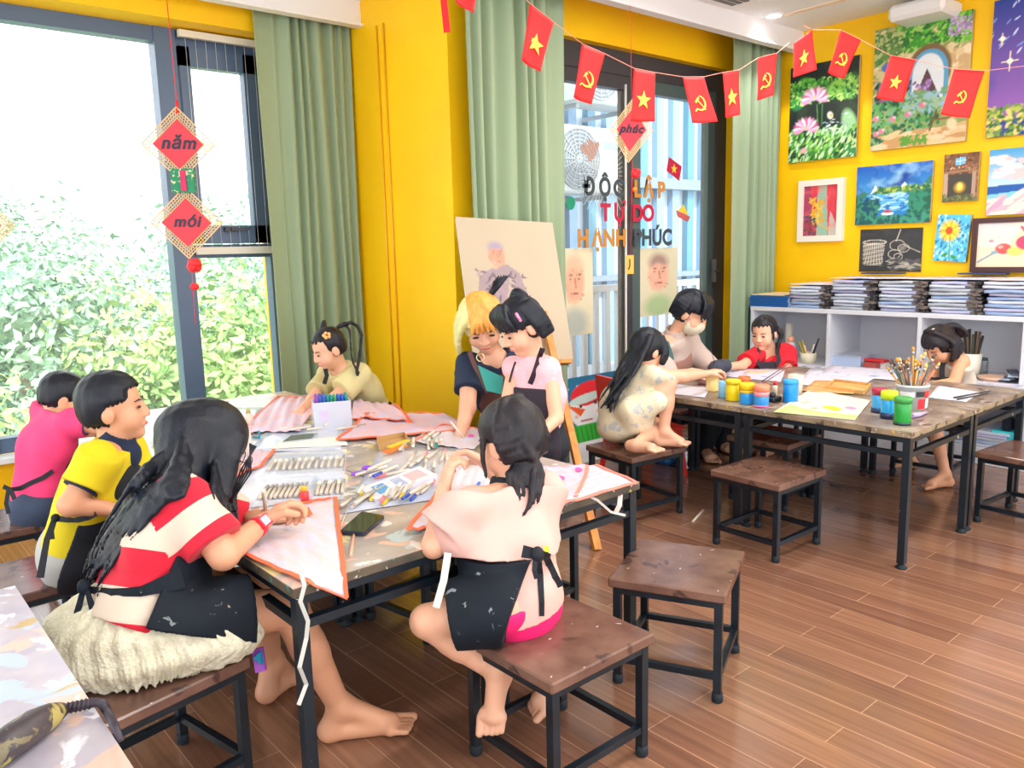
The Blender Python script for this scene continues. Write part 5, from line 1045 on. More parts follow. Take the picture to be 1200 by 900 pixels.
tail = lock([p.hl(-.25, -.40, .42), p.hl(-.35, -.72, .38), p.hl(-.42, -.80, .0), at(418, 437, 3.80), at(421, 436, 3.78)], .010, .005, .002, 1)+lock([p.hl(-.25, -.40, .42), p.hl(-.32, -.62, .30), at(412, 420, 3.82), at(420, 436, 3.79)], .007, .004, .003, 2)+lock([p.hl(.28, -.2, .42), p.hl(.34, -.32, .55), p.hl(.36, -.30, .42)], .014, .008)
p.hair(tail, HAIRB, .03, front=.30, y0=.10, ear=(.02, .02), back=-.22)
o = MB(); c = p.hl(-.30, -.02, .36); nn = nrm(c-J['head']); t1 = nrm(np.cross(nn, Z_H)); t2 = np.cross(nn, t1)
for k in range(5): a = k*1.2566; o.ball(c+nn*.008+(t1*math.cos(a)+t2*math.sin(a))*.013, .009, n=8, k=5)
fl = p.part(o, 'flower_clip', mat('clip_orange', rgb(250, 180, 110), 0.5)); o = MB(); o.ball(c+nn*.015, .005, n=8, k=5); o.build('clip_centre', mat('clip_dot', rgb(180, 80, 40), 0.5), fl)
o = MB(); ribbon(o, [at(381, 431, 3.86), at(383, 440, 3.84), at(380, 450, 3.84)], .02); p.part(o, 'neck_strap', BLACK)
# ---------------------------------------------------------------- 5 blonde teacher
J = dict(pelvis=at(612, 505, 3.64), chest=at(592, 452, 3.52), neck=at(580, 420, 3.42), head=at(565, 380, 3.34), sR=at(550, 428, 3.40), sL=at(612, 428, 3.52), eR=at(548, 478, 3.27), wR=at(540, 508, 3.12), eL=at(612, 480, 3.40), wL=at(588, 508, 3.22))
sit(J, (-.9, -.3), .85)
p = Person('blonde teacher in a navy T-shirt and brown apron leaning down beside the standing girl', (2.26, 2.95), .85, .225, J, dirv(.10, -.80, -.62), up=dirv(-.12, -.3, 1), fat=.98, hands={'R': (dirv(-.05, -.3, -.7), dirv(.9, 0, -.3), .8)}, skin=SKIN)
p.shirt(mat('navy_tee', rgb(24, 40, 66), 0.85, bump=0.55, bscale=13), .010, .62, loose=.008)
p.pants(DENIM, .01, 1.5)
BRN = mat('apron_brown', rgb(96, 62, 58), 0.8); TG = mat('apron_teal', rgb(50, 150, 140), 0.8)
p.wrap(BRN, p.torso[:3], .026, lambda x, y, z: np.maximum(-((x-J['pelvis'][0])*p.bf[0]+(y-J['pelvis'][1])*p.bf[1]+(z-J['pelvis'][2])*p.bf[2]-.03), ((x-J['neck'][0])*p.spine[0]+(y-J['neck'][1])*p.spine[1]+(z-J['neck'][2])*p.spine[2])+.045))
o = MB(); o.prism([at(560, 428, 3.235), at(590, 442, 3.24), at(588, 462, 3.23), at(570, 458, 3.22)], -FW, .006); p.part(o, 'teal_towel', TG)
o = MB(); ribbon(o, [at(550, 412, 3.30), at(556, 428, 3.26), at(564, 442, 3.24), at(572, 460, 3.23)], .018); p.part(o, 'apron_strap', BRN)
BL = mat('blonde_hair', rgb(236, 176, 84), 0.45, col2=rgb(222, 150, 60), scale=22, stretch=(2.2, 2.2, .35), bump=0.4, bscale=60); BL2 = mat('pale_blonde_hair', rgb(226, 222, 160), 0.5, col2=rgb(206, 206, 130), scale=22, stretch=(2.2, 2.2, .35), bump=0.4, bscale=60)
LK = []
for k in range(9): a = k/8; LK += lock([p.hl(.05, .05, .50), p.hl(.30+.02*a, .22-.3*a, .32), p.hl(.47, .24-.35*a, -.05), p.hl(.50+.05*a, .20-.3*a, -.48-.05*a)], .021, .010, .003, k)
for k in range(6): a = k/5; LK += lock([p.hl(-.05, .05, .50), p.hl(-.30, .20-.3*a, .32), p.hl(-.45, .20-.3*a, -.05), p.hl(-.44, .16-.3*a, -.44)], .020, .010, .003, k+20)
for k in range(5): a = k/4; LK += lock([p.hl(-.02, .15, .48), p.hl(.14-.28*a, .36, .36), p.hl(.20-.40*a, .42, .17)], .011, .005, .001, k+40)
p.hair(LK, [BL, BL2], .085, front=.20, y0=.22, ear=(-.5, .2), back=-.45).data.update()
me = [c for c in p.root.children if c.name.startswith('hair')][0].data; co = np.zeros(len(me.polygons)*3); me.polygons.foreach_get('center', co); co = co.reshape(-1, 3)+np.array(p.root.location); zz = (co-J['head'])@p.u/p.hh; xx = (co-J['head'])@p.r/p.hh; me.polygons.foreach_set('material_index', ((zz < .04) | (xx > .22)).astype(np.int32))
LK = [];
for k in range(7): LK += lock([p.hl(-.22, -.30, .40), p.hl(-.30-.02*k, -.34, .55), p.hl(-.34-.05*k, -.36-.03*k, .74-.03*abs(k-2))], .008, .002, .001, k)
F = Fld(LK, .004); F.mesh('hair_tuft', HAIR, p.root)
o = MB(); o.tube([at(563+4.5*math.cos(t), 419+4.5*math.sin(t), 3.24) for t in np.linspace(0, 6.28, 14)], .002, 6, cap=False); p.part(o, 'hoop_earring', mat('gold', rgb(220, 200, 150), .25, metal=.8))
# ---------------------------------------------------------------- 6 standing girl, sleeveless
J = dict(pelvis=at(632, 520, 3.14), chest=at(632, 462, 3.12), neck=at(628, 420, 3.09), head=at(609, 383, 3.05), sR=at(604, 432, 3.16), sL=at(643, 434, 3.04), eR=at(592, 482, 3.08), wR=at(582, 505, 2.92), eL=at(652, 490, 3.00), wL=at(622, 520, 2.86))
b = J['pelvis']
for q, sg in (('R', 1), ('L', -1)): J['h'+q] = b+A_H*.05*sg; J['k'+q] = np.array((*(b+A_H*.05*sg)[:2], .27)); J['a'+q] = np.array((*(b+A_H*.055*sg)[:2], .05)); J['t'+q] = J['a'+q]+dirv(-1, -.2, 0)*.11+np.array((0, 0, -.035))
p = Person('standing girl in a sleeveless pink top and black apron with a pink bow hair clip', (float(b[0]), float(b[1])), .66, .205, J, dirv(-.74, -.34, -.52), fat=.98)
PKT = mat('pale_pink_print', rgb(246, 184, 192), 0.85, col2=rgb(206, 200, 224), scale=34, thr=(.62, .66), bump=0.15, bscale=25)
p.shirt(PKT, .007, .0, loose=.002, neck=.05, hem=(b-p.spine*.05, -p.spine))
p.pants(BLACK, .014, .9, top=.2)
p.wrap(mat('apron_plum', rgb(40, 30, 44), .8), p.torso[:3], .022, lambda x, y, z: np.maximum(-((x-b[0])*p.bf[0]+(y-b[1])*p.bf[1]-.015)+0*z, ((x-J['chest'][0])*p.spine[0]+(y-J['chest'][1])*p.spine[1]+(z-J['chest'][2])*p.spine[2])-.035))
F = Fld([rc(b, b-Z_H*.20, .095, .125)], .006); F.cut(lambda x, y, z: z-b[2]+0*x+0*y); F.cut(lambda x, y, z: b[2]-.20-z+0*x+0*y); F.mesh('skirt', BLACK, p.root)
o = MB(); ribbon(o, p.on([(636, 408), (633, 416), (630, 426), (626, 438), (621, 450)], .006, 3.0), .020); p.part(o, 'apron_strap', mat('apron_plum', (0, 0, 0))); o = MB(); ribbon(o, p.on([(604, 424), (600, 436), (597, 448)], .006, 3.03), .008); p.part(o, 'apron_strap', mat('apron_plum', (0, 0, 0)))
LK = []
for k in range(10): a = k/9; LK += lock([p.hl(-.1+.2*a, .1, .5), p.hl(-.34+.68*a, .26, .38), p.hl(-.36+.72*a, .34-.2*abs(a-.5), .14-.06*abs(a-.5))], .014, .007, 0, k)
for k in range(8): a = k/7; LK += lock([p.hl(-.3, -.1-.2*a, .35), p.hl(-.40, -.12-.25*a, .05), p.hl(-.36, -.16-.22*a, -.30)], .016, .010, 0, k+10)
LK += lock([p.hl(-.1, -.35, .45), p.hl(0, -.30, .56), p.hl(.12, -.25, .50)], .018, .014)
p.hair(LK, HAIR, .055, front=.20, y0=.20, ear=(.05, .02), back=-.36)
o = MB(); c = p.hl(-.36, .05, .28); o.tube([c-p.u*.012, c+p.u*.012], [.006, .006], 8); o.ball(c-p.u*.014, .006); o.ball(c+p.u*.014, .006); p.part(o, 'hair_clip', mat('clip_pink', rgb(250, 150, 190), .4))
# ---------------------------------------------------------------- 7 pink T-shirt girl, foreground
J = dict(pelvis=at(606, 702, 2.02), chest=at(596, 632, 2.05), neck=at(594, 583, 2.08), head=at(597, 516, 2.09), sL=at(552, 592, 1.99), sR=at(638, 574, 2.15), eL=at(508, 640, 1.97), wL=at(520, 574, 2.06), eR=at(612, 596, 2.30), wR=at(570, 544, 2.32),
         hL=at(584, 712, 1.94), kL=at(500, 728, 1.95), aL=at(586, 790, 1.985), tL=at(582, 850, 1.99), hR=at(628, 708, 2.08), kR=at(560, 745, 2.16), aR=at(652, 792, 2.12), tR=at(618, 822, 2.09))
J['nL'] = dirv(.35, 1, -.1); J['nR'] = dirv(-.1, -.2, 1)
p = Person('girl in a pale pink T-shirt and black apron seen from behind on the front stool', (1.275, 1.40, .33), .64, .208, J, dirv(-.70, .60, -.30), fat=1.12, h=.004,
           hands={'L': (dirv(.25, .35, .9), dirv(.8, .3, -.2), .85), 'R': (dirv(-.8, .1, .5), dirv(-.3, -.3, -.9), .7)})
PTS = mat('pale_pink_cotton', rgb(222, 176, 166), 0.85, col2=rgb(216, 170, 158), scale=3, bump=0.5, bscale=9)
ex = [rc(at(548, 600, 2.0), at(540, 628, 1.98), .045, .055), rc(J['chest']-p.spine*.04, J['pelvis']+p.spine*.06, .105, .110, p.bf, .8, .03), rc(at(640, 590, 2.12), at(632, 640, 2.08), .035, .03)]
p.shirt(PTS, .008, .62, loose=.020, freq=30, wob=.011, seed=3, extra=ex, neck=.05, hem=(at(600, 646, 2.0), dirv(-.08, 0, -1)))
# lower back of the shirt tail and the pink shorts
F = Fld([p.torso[0], p.torso[1], el(J['pelvis']+Z_H*.02, (.100, .092, .09)), rc(J['pelvis'], J['chest'], .085, .085, p.bf, .85)], .004, off=.014); F.wob(.003, 28, 6); F.cut(lambda x, y, z: z-.55+0*x+0*y); F.cut(lambda x, y, z: .368-z+.10*((x-J['pelvis'][0]))+0*y); F.mesh('shirt_tail', PTS, p.root)
F = Fld([p.torso[0], el(J['pelvis'], (.102, .094, .092)), p.th['L'][0], p.th['R'][0]], .004, off=.007); F.cut(lambda x, y, z: z-.41+0*x+0*y); F.cut(lambda x, y, z: .320-z+0*x+0*y); dl = nrm(J['kL']-J['hL']); F.plane(J['hL']+dl*.09, dl); F.mesh('shorts', mat('fuchsia_cotton', rgb(240, 24, 110), .8), p.root)
F = Fld([rc(J['hL'], J['kL'], .074, .060), rc(J['hR'], J['kR'], .074, .060), rc(J['pelvis'], J['chest'], .108, .108, p.bf, .85), el(J['pelvis'], (.11, .10, .09)), p.torso[0], p.torso[1]], .004, off=.021); F.wob(.003, 34, 8)
pl = J['pelvis']; kl = J['hL']+(J['kL']-J['hL'])*.62; F.plane(kl, dl); sidev = nrm(R_H*1.0+A_H*-.25); cpt = at(606, 690, 1.93); F.cut(lambda x, y, z: (x-cpt[0])*sidev[0]+(y-cpt[1])*sidev[1]-(z-.42)*.28); F.cut(lambda x, y, z: z-.515+0*x+0*y); F.cut(lambda x, y, z: .329-z+0*x+0*y); F.mesh('apron', SMUDGE, p.root)
o = MB(); ribbon(o, [at(612, 646, 1.90), at(632, 650, 1.90), at(645, 652, 1.93)], [.03, .024, .012]); o.ball(at(630, 650, 1.895), (.016, .016, .02)); ribbon(o, [at(630, 652, 1.89)]+p.on([(633, 672), (634, 690), (635, 706), (635, 722)], .008, 1.88), [.016, .015, .014, .013, .012]); ribbon(o, [at(638, 648, 1.89)]+p.on([(644, 662), (650, 676), (656, 688)], .012, 1.89), [.016, .018, .020, .022]); ribbon(o, [at(628, 652, 1.89), at(626, 668, 1.88), at(629, 678, 1.88)], .012); p.part(o, 'apron_bow', BLACK)
o = MB(); ribbon(o, [at(640, 640, 1.95), at(641, 650, 1.94)], .012, .004); p.part(o, 'care_tag', mat('tag_lime', rgb(214, 240, 40), .6))
nd = nrm(J['head']-J['neck']); F = Fld([rc(J['neck']+nd*.014, J['neck']+nd*.030, .049, .047)], .004); F.sub(rc(J['neck']-nd*.04, J['neck']+nd*.09, .037, .037)); F.mesh('neck_strap', BLACK, p.root)
rs = np.random.RandomState(3); LK = []
for k in range(26):
    a = k/25; LK += lock([p.hl(.36*math.cos(3.3+a*2.9)*.4, -.2, .46), p.hl(.42*math.cos(3.5+a*2.6), .42*math.sin(3.5+a*2.6)*.9-.05, .12), p.hl(.36*math.cos(3.5+a*2.6), .34*math.sin(3.5+a*2.6)-.05, -.22)], .015, .010, .002, k)
for k in range(12):
    a = k/11; LK += lock([p.hl(.25-.45*a, -.38, -.05), at(596+38*a, 556, 2.02), at(604+26*a+rs.randn()*3, 574+rs.rand()*26, 1.99)], .014, .003, .004, k+40)
LK += lock([p.hl(.05, -.42, -.1), at(624, 566, 2.0), at(622, 588, 1.985), at(611, 607, 1.98)], .010, .003, .001, 90)
LK += lock([p.hl(-.35, .1, .1), at(566, 540, 2.05), at(570, 560, 2.05)], .008, .003, .002, 91)
p.hair(LK, HAIRB, .05, front=.22, y0=.22, ear=(.06, .0), back=-.30)
# ---------------------------------------------------------------- 8 crouching girl, cream dress
J = dict(pelvis=at(730, 490, 3.84), chest=at(744, 456, 3.84), neck=at(760, 432, 3.84), head=at(760, 410, 3.86), sR=at(770, 440, 3.72), sL=at(750, 434, 3.94), eR=at(800, 442, 3.76), wR=at(828, 438, 3.92), eL=at(782, 440, 4.0), wL=at(810, 436, 4.1),
         hR=at(744, 492, 3.74), kR=at(783, 450, 3.74), aR=at(778, 506, 3.75), tR=at(806, 521, 3.74), hL=at(740, 490, 3.9), kL=at(772, 500, 3.86), aL=at(744, 522, 3.62), tL=at(772, 527, 3.55))
p = Person('girl with wavy black hair and a cream dress crouching barefoot on a stool', (2.87, 2.46, .33), .62, .195, J, dirv(.85, .45, -.25), fat=1.08, hands={'R': (dirv(.9, .3, .15), (0, 0, -1), .8)})
DRS = mat('cream_print_dress', rgb(226, 214, 182), 0.85, col2=rgb(186, 190, 190), scale=26, thr=(.55, .62), bump=0.25, bscale=22)
F = Fld(p.torso+[rc(J['chest'], at(742, 485, 3.80), .070, .105), rc(at(728, 470, 3.85), at(728, 495, 3.84), .085, .100), rc(at(742, 482, 3.74), at(768, 470, 3.70), .075, .045), rc(J['sR'], J['sR']+(J['eR']-J['sR'])*.28, .045, .042), rc(J['sL'], J['sL']+(J['eL']-J['sL'])*.3, .042, .042)], .005, off=.010); F.wob(.010, 42, 7, n=6)
F.plane(J['neck']+p.spine*.01, p.spine); F.sub(rc(J['neck'], J['neck']+p.spine*.1, .045, .05)); F.cut(lambda x, y, z: .332-z+0*x+0*y); F.mesh('dress', DRS, p.root)
rs = np.random.RandomState(8); LK = []
for k in range(20):
    a = k/19; LK += lock([p.hl(.3-.5*a, -.25, .3), p.hl(.42-.6*a, -.45, -.15), at(738-14*a+rs.randn()*3, 440+rs.randn()*3, 3.70+.1*a), at(722-14*a+rs.randn()*6, 466+rs.rand()*18, 3.68+.1*a)], .016, .004, .010, k)
for k in range(0): LK += lock([p.hl(.38, -.1, .1), at(760-2*k, 440, 3.70), at(763-3*k, 455, 3.68), at(770-6*k, 467, 3.675)], .008, .0018, .004, k+30)
for k in range(5): LK += lock([p.hl(.3, .1, .35), p.hl(.38, .16+.03*k, .05), p.hl(.37, .14+.03*k, -.28)], .012, .005, .002, k+50)
p.hair(LK, HAIR, .06, front=.22, y0=.26, ear=(-.3, .12), back=-.4)
# ---------------------------------------------------------------- 9 masked teacher
J = dict(pelvis=at(776, 478, 4.85), chest=at(782, 428, 4.68), neck=at(790, 394, 4.58), head=at(811, 367, 4.52), sR=at(768, 404, 4.46), sL=at(806, 400, 4.72), eR=at(782, 446, 4.38), wR=at(812, 436, 4.34), eL=at(832, 434, 4.72), wL=at(838, 428, 4.56))
J.update(hR=J['pelvis']+R_H*.06-A_H*.06, kR=at(838, 482, 4.78), aR=at(826, 528, 4.85), tR=onz(836, 540, .02), hL=J['pelvis']+R_H*.06+A_H*.06, kL=at(850, 478, 4.95), aL=at(846, 520, 5.0), tL=onz(858, 528, .02))
p = Person('teacher in a white face mask and pale shirt bending over the right tables', (3.80, 3.00), .88, .235, J, dirv(.72, -.36, -.52), up=dirv(.2, -.1, 1), fat=.98, mouth=False, hands={'R': (dirv(.8, -.2, -.3), dirv(.1, -.3, -.9), .6)})
PSH = mat('pale_beige_shirt', rgb(196, 178, 170), 0.85, bump=0.55, bscale=12)
p.shirt(PSH, .012, .95, loose=.012, neck=.05, freq=26)
p.pants(BLACK, .016, 1.5)
F = Fld([rc(J['neck']-p.spine*.02, J['neck']+p.spine*.035, .066, .056)], .005); F.sub(rc(J['neck'], J['neck']+p.spine*.1, .045, .055)); F.mesh('collar', PSH, p.root)
o = MB(); ribbon(o, [at(760, 402, 4.42), at(771, 396, 4.36), at(782, 402, 4.35), at(787, 418, 4.37), at(788, 440, 4.42)], .022, .006); p.part(o, 'apron_strap', mat('strap_green', rgb(70, 110, 108), .8))
p.wrap(mat('apron_taupe', rgb(170, 128, 116), .8), p.torso[:3], .028, lambda x, y, z: np.maximum(-((x-J['pelvis'][0])*p.bf[0]+(y-J['pelvis'][1])*p.bf[1]+(z-J['pelvis'][2])*p.bf[2]-.05), ((x-J['neck'][0])*p.spine[0]+(y-J['neck'][1])*p.spine[1]+(z-J['neck'][2])*p.spine[2])+.10))
F = Fld([el(p.hl(0, .12, -.22), (.245*p.hh+.006, .29*p.hh, .26*p.hh), p.Rm), el(p.hl(0, .36, -.16), (.09*p.hh, .075*p.hh, .1*p.hh), p.Rm)], .0045, off=.004); x, y, z = p.loc(F); F.F = np.maximum(F.F, np.maximum(z+.06-.05*np.abs(x), np.maximum(-.52-z, .06-y))*p.hh); F.mesh('face_mask', mat('mask_white', rgb(210, 206, 184), .8), p.root)
o = MB(); o.tube([p.hl(.24, .2, -.12), p.hl(.34, .02, .0)], .0018, 5); o.tube([p.hl(.24, .2, -.30), p.hl(.34, -.02, -.14)], .0018, 5); p.part(o, 'mask_loop', mat('mask_white', (0, 0, 0)))
LK = []
for k in range(12): a = k/11; LK += lock([p.hl(-.1+.2*a, -.05, .52), p.hl(-.36+.72*a, .22, .40), p.hl(-.38+.76*a, .40-.16*abs(a-.5), .12+.06*math.sin(k*2.2))], .016, .006, .002, k)
for k in range(6): a = k/5; LK += lock([p.hl(.25, -.2, .42), p.hl(.42, -.1-.06*k, .15), p.hl(.36, -.16-.05*k, -.18)], .015, .008, .001, k+20)
p.hair(LK, HAIR, .065, front=.18, y0=.22, ear=(.10, .02), back=-.28)
# ---------------------------------------------------------------- 10 girl in red
J = dict(pelvis=at(914, 450, 4.98), chest=at(910, 432, 4.84), neck=at(904, 412, 4.76), head=at(895, 390, 4.70), sR=at(886, 416, 4.72), sL=at(920, 414, 4.86), eR=at(870, 428, 4.62), wR=at(848, 430, 4.52), eL=at(924, 438, 4.70), wL=at(890, 438, 4.50))
sit(J, (-1, -.05), .60)
p = Person('girl in a red T-shirt with dark straps drawing at the right tables', (4.50, 2.62), .60, .19, J, dirv(-.62, -.66, -.25), fat=1.1, h=.0055, hands={'R': (dirv(-.9, -.2, 0), (0, 0, -1), .8), 'L': (dirv(-.9, .1, .1), (0, 0, -1), .5)})
REDT = mat('red_tee', rgb(222, 24, 44), 0.8, col2=rgb(206, 16, 40), scale=40, bump=0.2, bscale=30)
p.shirt(REDT, .009, .7, loose=.010); p.pants(BLACK, .012, .8)
o = MB(); PLUM = mat('apron_plum', (0, 0, 0)); ribbon(o, [at(891, 403, 4.72), at(889, 412, 4.66), at(887, 422, 4.63), at(890, 428, 4.62)], .024, .006); ribbon(o, [at(911, 402, 4.76), at(911, 412, 4.69), at(913, 422, 4.67), at(910, 428, 4.66)], .024, .006); p.part(o, 'apron_strap', PLUM)
o = MB(); o.prism([at(889, 424, 4.645), at(911, 424, 4.675), at(909, 440, 4.66), at(890, 440, 4.63)], -FW, .006); p.part(o, 'apron_bib', PLUM)
tl_ = lock([p.hl(-.15, -.40, .1), p.hl(-.35, -.42, -.15), at(913, 401, 4.72), at(910, 414, 4.68)], .017, .008, .002, 2)
for k in range(4): tl_ += lock([p.hl(-.3, .05, .3), p.hl(-.35, .08, .05), p.hl(-.32, .06, -.2)], .007, .003, .002, k)
p.hair(tl_, HAIRB, .045, front=.30, y0=.10, ear=(.02, .02), back=-.22)
# ---------------------------------------------------------------- 11 girl in white, head down
J = dict(pelvis=at(1112, 470, 4.42), chest=at(1116, 444, 4.36), neck=at(1114, 420, 4.30), head=at(1100, 405, 4.22), sL=at(1126, 424, 4.20), sR=at(1104, 420, 4.40), eL=at(1118, 448, 4.13), wL=at(1088, 452, 4.10), eR=at(1090, 448, 4.28), wR=at(1072, 446, 4.18),
         hL=at(1112, 478, 4.34), kL=at(1092, 492, 4.16), aL=at(1108, 556, 4.13), tL=onz(1082, 571, .015), hR=at(1104, 472, 4.44), kR=at(1062, 486, 4.38), aR=at(1066, 536, 4.42), tR=onz(1044, 545, .04))
p = Person('girl in a sleeveless white top with her head bent low at the right tables', (4.50, 1.76), .64, .195, J, dirv(-.72, -.22, -.66), fat=1.08, h=.0055, skin=SKIN2, hands={'L': (dirv(-.9, 0, 0), (0, 0, -1), .6)})
p.shirt(mat('white_cotton', rgb(214, 204, 190), .85, bump=0.55, bscale=12), .012, .0, loose=.014, neck=.05)
p.pants(BLACK, .016, .95, loose=.01)
o = MB(); ribbon(o, [at(1107, 418, 4.24), at(1104, 430, 4.20), at(1104, 444, 4.19)], .026, .006); o.prism([at(1088, 442, 4.20), at(1112, 442, 4.22), at(1110, 458, 4.20), at(1086, 456, 4.18)], -FW, .006); p.part(o, 'apron_bib', BLACK)
rs = np.random.RandomState(4); LK = []
for k in range(16): a = k/15; LK += lock([p.hl(-.2+.3*a, .0, .5), p.hl(-.42+.1*a, -.1-.2*a, .1), p.hl(-.40, .1-.4*a, -.25), p.hl(-.36, .2-.5*a, -.42+.1*rs.rand())], .017, .007, .004, k)
for k in range(8): LK += lock([p.hl(0, -.38, .3), p.hl(-.2, -.62, .15), p.hl(-.3+.04*k, -.70+.03*k, -.25)], .018, .006, .006, k+30)
p.hair(LK, HAIRB, .06, front=.2, y0=.2, ear=(-.3, .12), back=-.35)
o = MB(); o.ball(p.hl(-.12, -.05, .56), .008); p.part(o, 'hair_clip', mat('clip_gold', rgb(250, 220, 170), .4))
# ================================================================== THINGS ON THE LEFT TABLES
TZ = 0.5455
def drape(x, y, z=TZ+.002, X0=.697, X1=1.849, Y0=1.556):
    p = onz(x, y, z)
    if p[1] < Y0: p = ony(x, y, Y0-.004)
    if p[0] < X0: p = onx(x, y, X0-.003)
    if p[0] > X1: p = np.array((p[0], p[1], z-.0)) if p[0] < X1+.10 else p
    return p
def kite(label, quad, mt, hem, hems, lift=0.004, seed=0, dots=(), nu=26, nv=18, tail=None, cat='kite', grp=None, ln=True):
    q = [np.array(v, float) for v in quad]; r = random.Random(seed); a, b, c = r.uniform(0, 6), r.uniform(5, 9), r.uniform(4, 8)
    def pf(u, v): return (q[0]*(1-u)+q[1]*u)*(1-v)+(q[3]*(1-u)+q[2]*u)*v
    def fn(u, v):
        s = pf(u, v); p = drape(s[0], s[1]); w_ = lift*(1+math.sin(a+b*u+2*v)*math.cos(c*v+u*3))*.9+lift*.5*(1+math.sin(31*u+9*v)); n = np.array((0, 0, 1.0)) if p[2] > TZ else np.array((0, -.3, 0)); return p+n*w_
    c0 = fn(.5, .5); t = thing('kite', label, cat, c0, grp)
    sheet('sail', fn, nu, nv, mt, t, 0.0012)
    for pts in hems:
        o = MB(); P = [fn(u, v)+np.array((0, -.001, .0025)) for (u, v) in [(pts[i][0]+(pts[i+1][0]-pts[i][0])*k/8, pts[i][1]+(pts[i+1][1]-pts[i][1])*k/8) for i in range(len(pts)-1) for k in range(9)]]
        ribbon(o, P, .011, .002, face=(0, -.25, 1)); o.build('hem', hem, t)
    for (u, v, rr, mm) in dots:
        o = MB(); c1 = fn(u, v)+np.array((0, 0, .003)); o.prism([fn(u+rr*math.cos(k), v+rr*1.3*math.sin(k))+np.array((0, 0, .0035)) for k in np.linspace(0, 6.0, 9)], (0, 0, 1), .0012); o.build('painted_dot', mm, t)
    if tail:
        for tp in tail: o = MB(); ribbon(o, tp[0], tp[1], .002); o.build('tail', tp[2], t)
    return t, fn
SAIL = mat('kite_white_fabric', rgb(222, 206, 204), 0.5, col2=rgb(214, 214, 234), scale=9, stretch=(4, 1, 1), bump=0.3, bscale=40)
SAILP = mat('kite_pink_fabric', rgb(236, 190, 194), 0.5, col2=rgb(212, 200, 228), scale=8, stretch=(1, 6, 1), thr=(.42, .58), bump=0.3, bscale=40)
HEM = mat('orange_hem', rgb(252, 112, 74), 0.6); HEMR = mat('coral_hem', rgb(250, 130, 110), 0.6); TAPE = mat('white_tape', rgb(200, 200, 192), 0.6)
MAG = mat('magenta_paint', rgb(246, 90, 180), 0.5); BLUP = mat('blue_paint', rgb(50, 110, 210), 0.5)
tl1 = [ony(353, 672, 1.545), ony(357, 686, 1.535), ony(352, 705, 1.54), ony(361, 728, 1.535), ony(359, 748, 1.54), ony(351, 782, 1.535), ony(359, 802, 1.54), ony(350, 826, 1.535)]
kite('white kite with orange hem under the striped-shirt girl\'s hands at the near table corner', [(285, 652), (406, 702), (393, 586), (292, 598)], SAIL, HEM, [[(1, 0), (1, 1)], [(0, 0), (.5, 0), (1, 0)], [(0.95, 1), (0.3, 1)]], .003, 1, tail=[(tl1, .009, TAPE)])
o = MB(); P = [drape(*v)+np.array((0, 0, .012)) for v in ((300, 617), (322, 614), (345, 611), (352, 604), (360, 600), (364, 608))]; ribbon(o, P, .013, .002, face=(0, -.2, 1)); tag(o.build('ribbon', HEM), 'loose orange ribbon curl lying on the near corner kite', 'ribbon')
kite('white kite with magenta dots overhanging the right corner of the left tables', [(640, 600), (746, 567), (698, 547), (628, 548)], SAILP, HEMR, [[(0, 0), (1, 0)], [(1, 0), (1, 1)], [(.35, .1), (.8, .9)]], .004, 2, dots=[(.30, .62, .05, MAG), (.62, .80, .05, MAG)],
     tail=[([onz(650, 590, .55), onz(682, 578, .555), at(700, 586, 2.32), at(716, 600, 2.30), at(733, 604, 2.3)], .007, TAPE), ([onz(722, 566, .553), at(727, 580, 2.42), at(726, 592, 2.4), at(722, 600, 2.4)], .014, mat('pale_ribbon', rgb(244, 200, 190), .6))])
kite('white kite with an orange edge held up by the pale pink T-shirt girl', [(478, 628), (560, 606), (588, 548), (534, 548)], SAIL, HEM, [[(0, 0), (0, 1)], [(0, 0), (.25, 0)]], .006, 3, dots=[(.62, .45, .035, BLUP), (.75, .62, .03, BLUP)])
kite('pink kite with orange edge lying at the right end of the far tables', [(395, 519), (556, 505), (520, 486), (430, 486)], SAILP, HEM, [[(0, 0), (1, 0)], [(0, 0), (0, 1)], [(0, 1), (1, 1)]], .005, 4)
kite('lilac striped kite spread below the window curtain at the far table end', [(282, 508), (352, 508), (375, 468), (326, 466)], SAILP, HEMR, [[(0, 0), (0, 1)], [(0, 1), (1, 1)]], .006, 5)
kite('crumpled pink kite beside the flower-clip girl\'s apron', [(412, 492), (482, 498), (462, 476), (414, 472)], SAILP, HEM, [[(0, 0), (1, 0)], [(1, 0), (1, 1)]], .009, 6)
kite('pink kite with an orange edge behind the striped-shirt girl\'s glasses', [(262, 566), (306, 548), (322, 530), (284, 528)], SAILP, HEM, [[(.2, 0), (1, 0)], [(1, 0), (1, 1)]], .005, 7)
kite('white kite under the blonde teacher\'s hands', [(486, 520), (556, 528), (582, 508), (520, 499)], SAIL, HEMR, [[(0, 1), (1, 1)], [(0, 0), (0, 1)]], .004, 8, dots=[(.7, .6, .05, MAG)])
kite('white and lilac kite lying in front of the yellow polo boy', [(176, 522), (262, 516), (268, 496), (200, 492)], SAIL, HEMR, [[(0, 1), (1, 1)]], .004, 9)
FILM = mat('tracing_sheet', rgb(178, 192, 216), 0.22, col2=rgb(206, 208, 218), scale=6, bump=0.25, bscale=25)
def flat(name, label, quad, mt, th=.0015, z=TZ+.0008, cat='sheet', grp=None, amp=.0015, seed=0):
    q = [onz(*v, z) for v in quad]
    def fn(u, v): p = (q[0]*(1-u)+q[1]*u)*(1-v)+(q[3]*(1-u)+q[2]*u)*v; return p+np.array((0, 0, amp*(1+math.sin(u*9+seed)*math.cos(v*7+seed))))
    return tag(sheet(name, fn, 10, 8, mt, None, th), label, cat, grp)
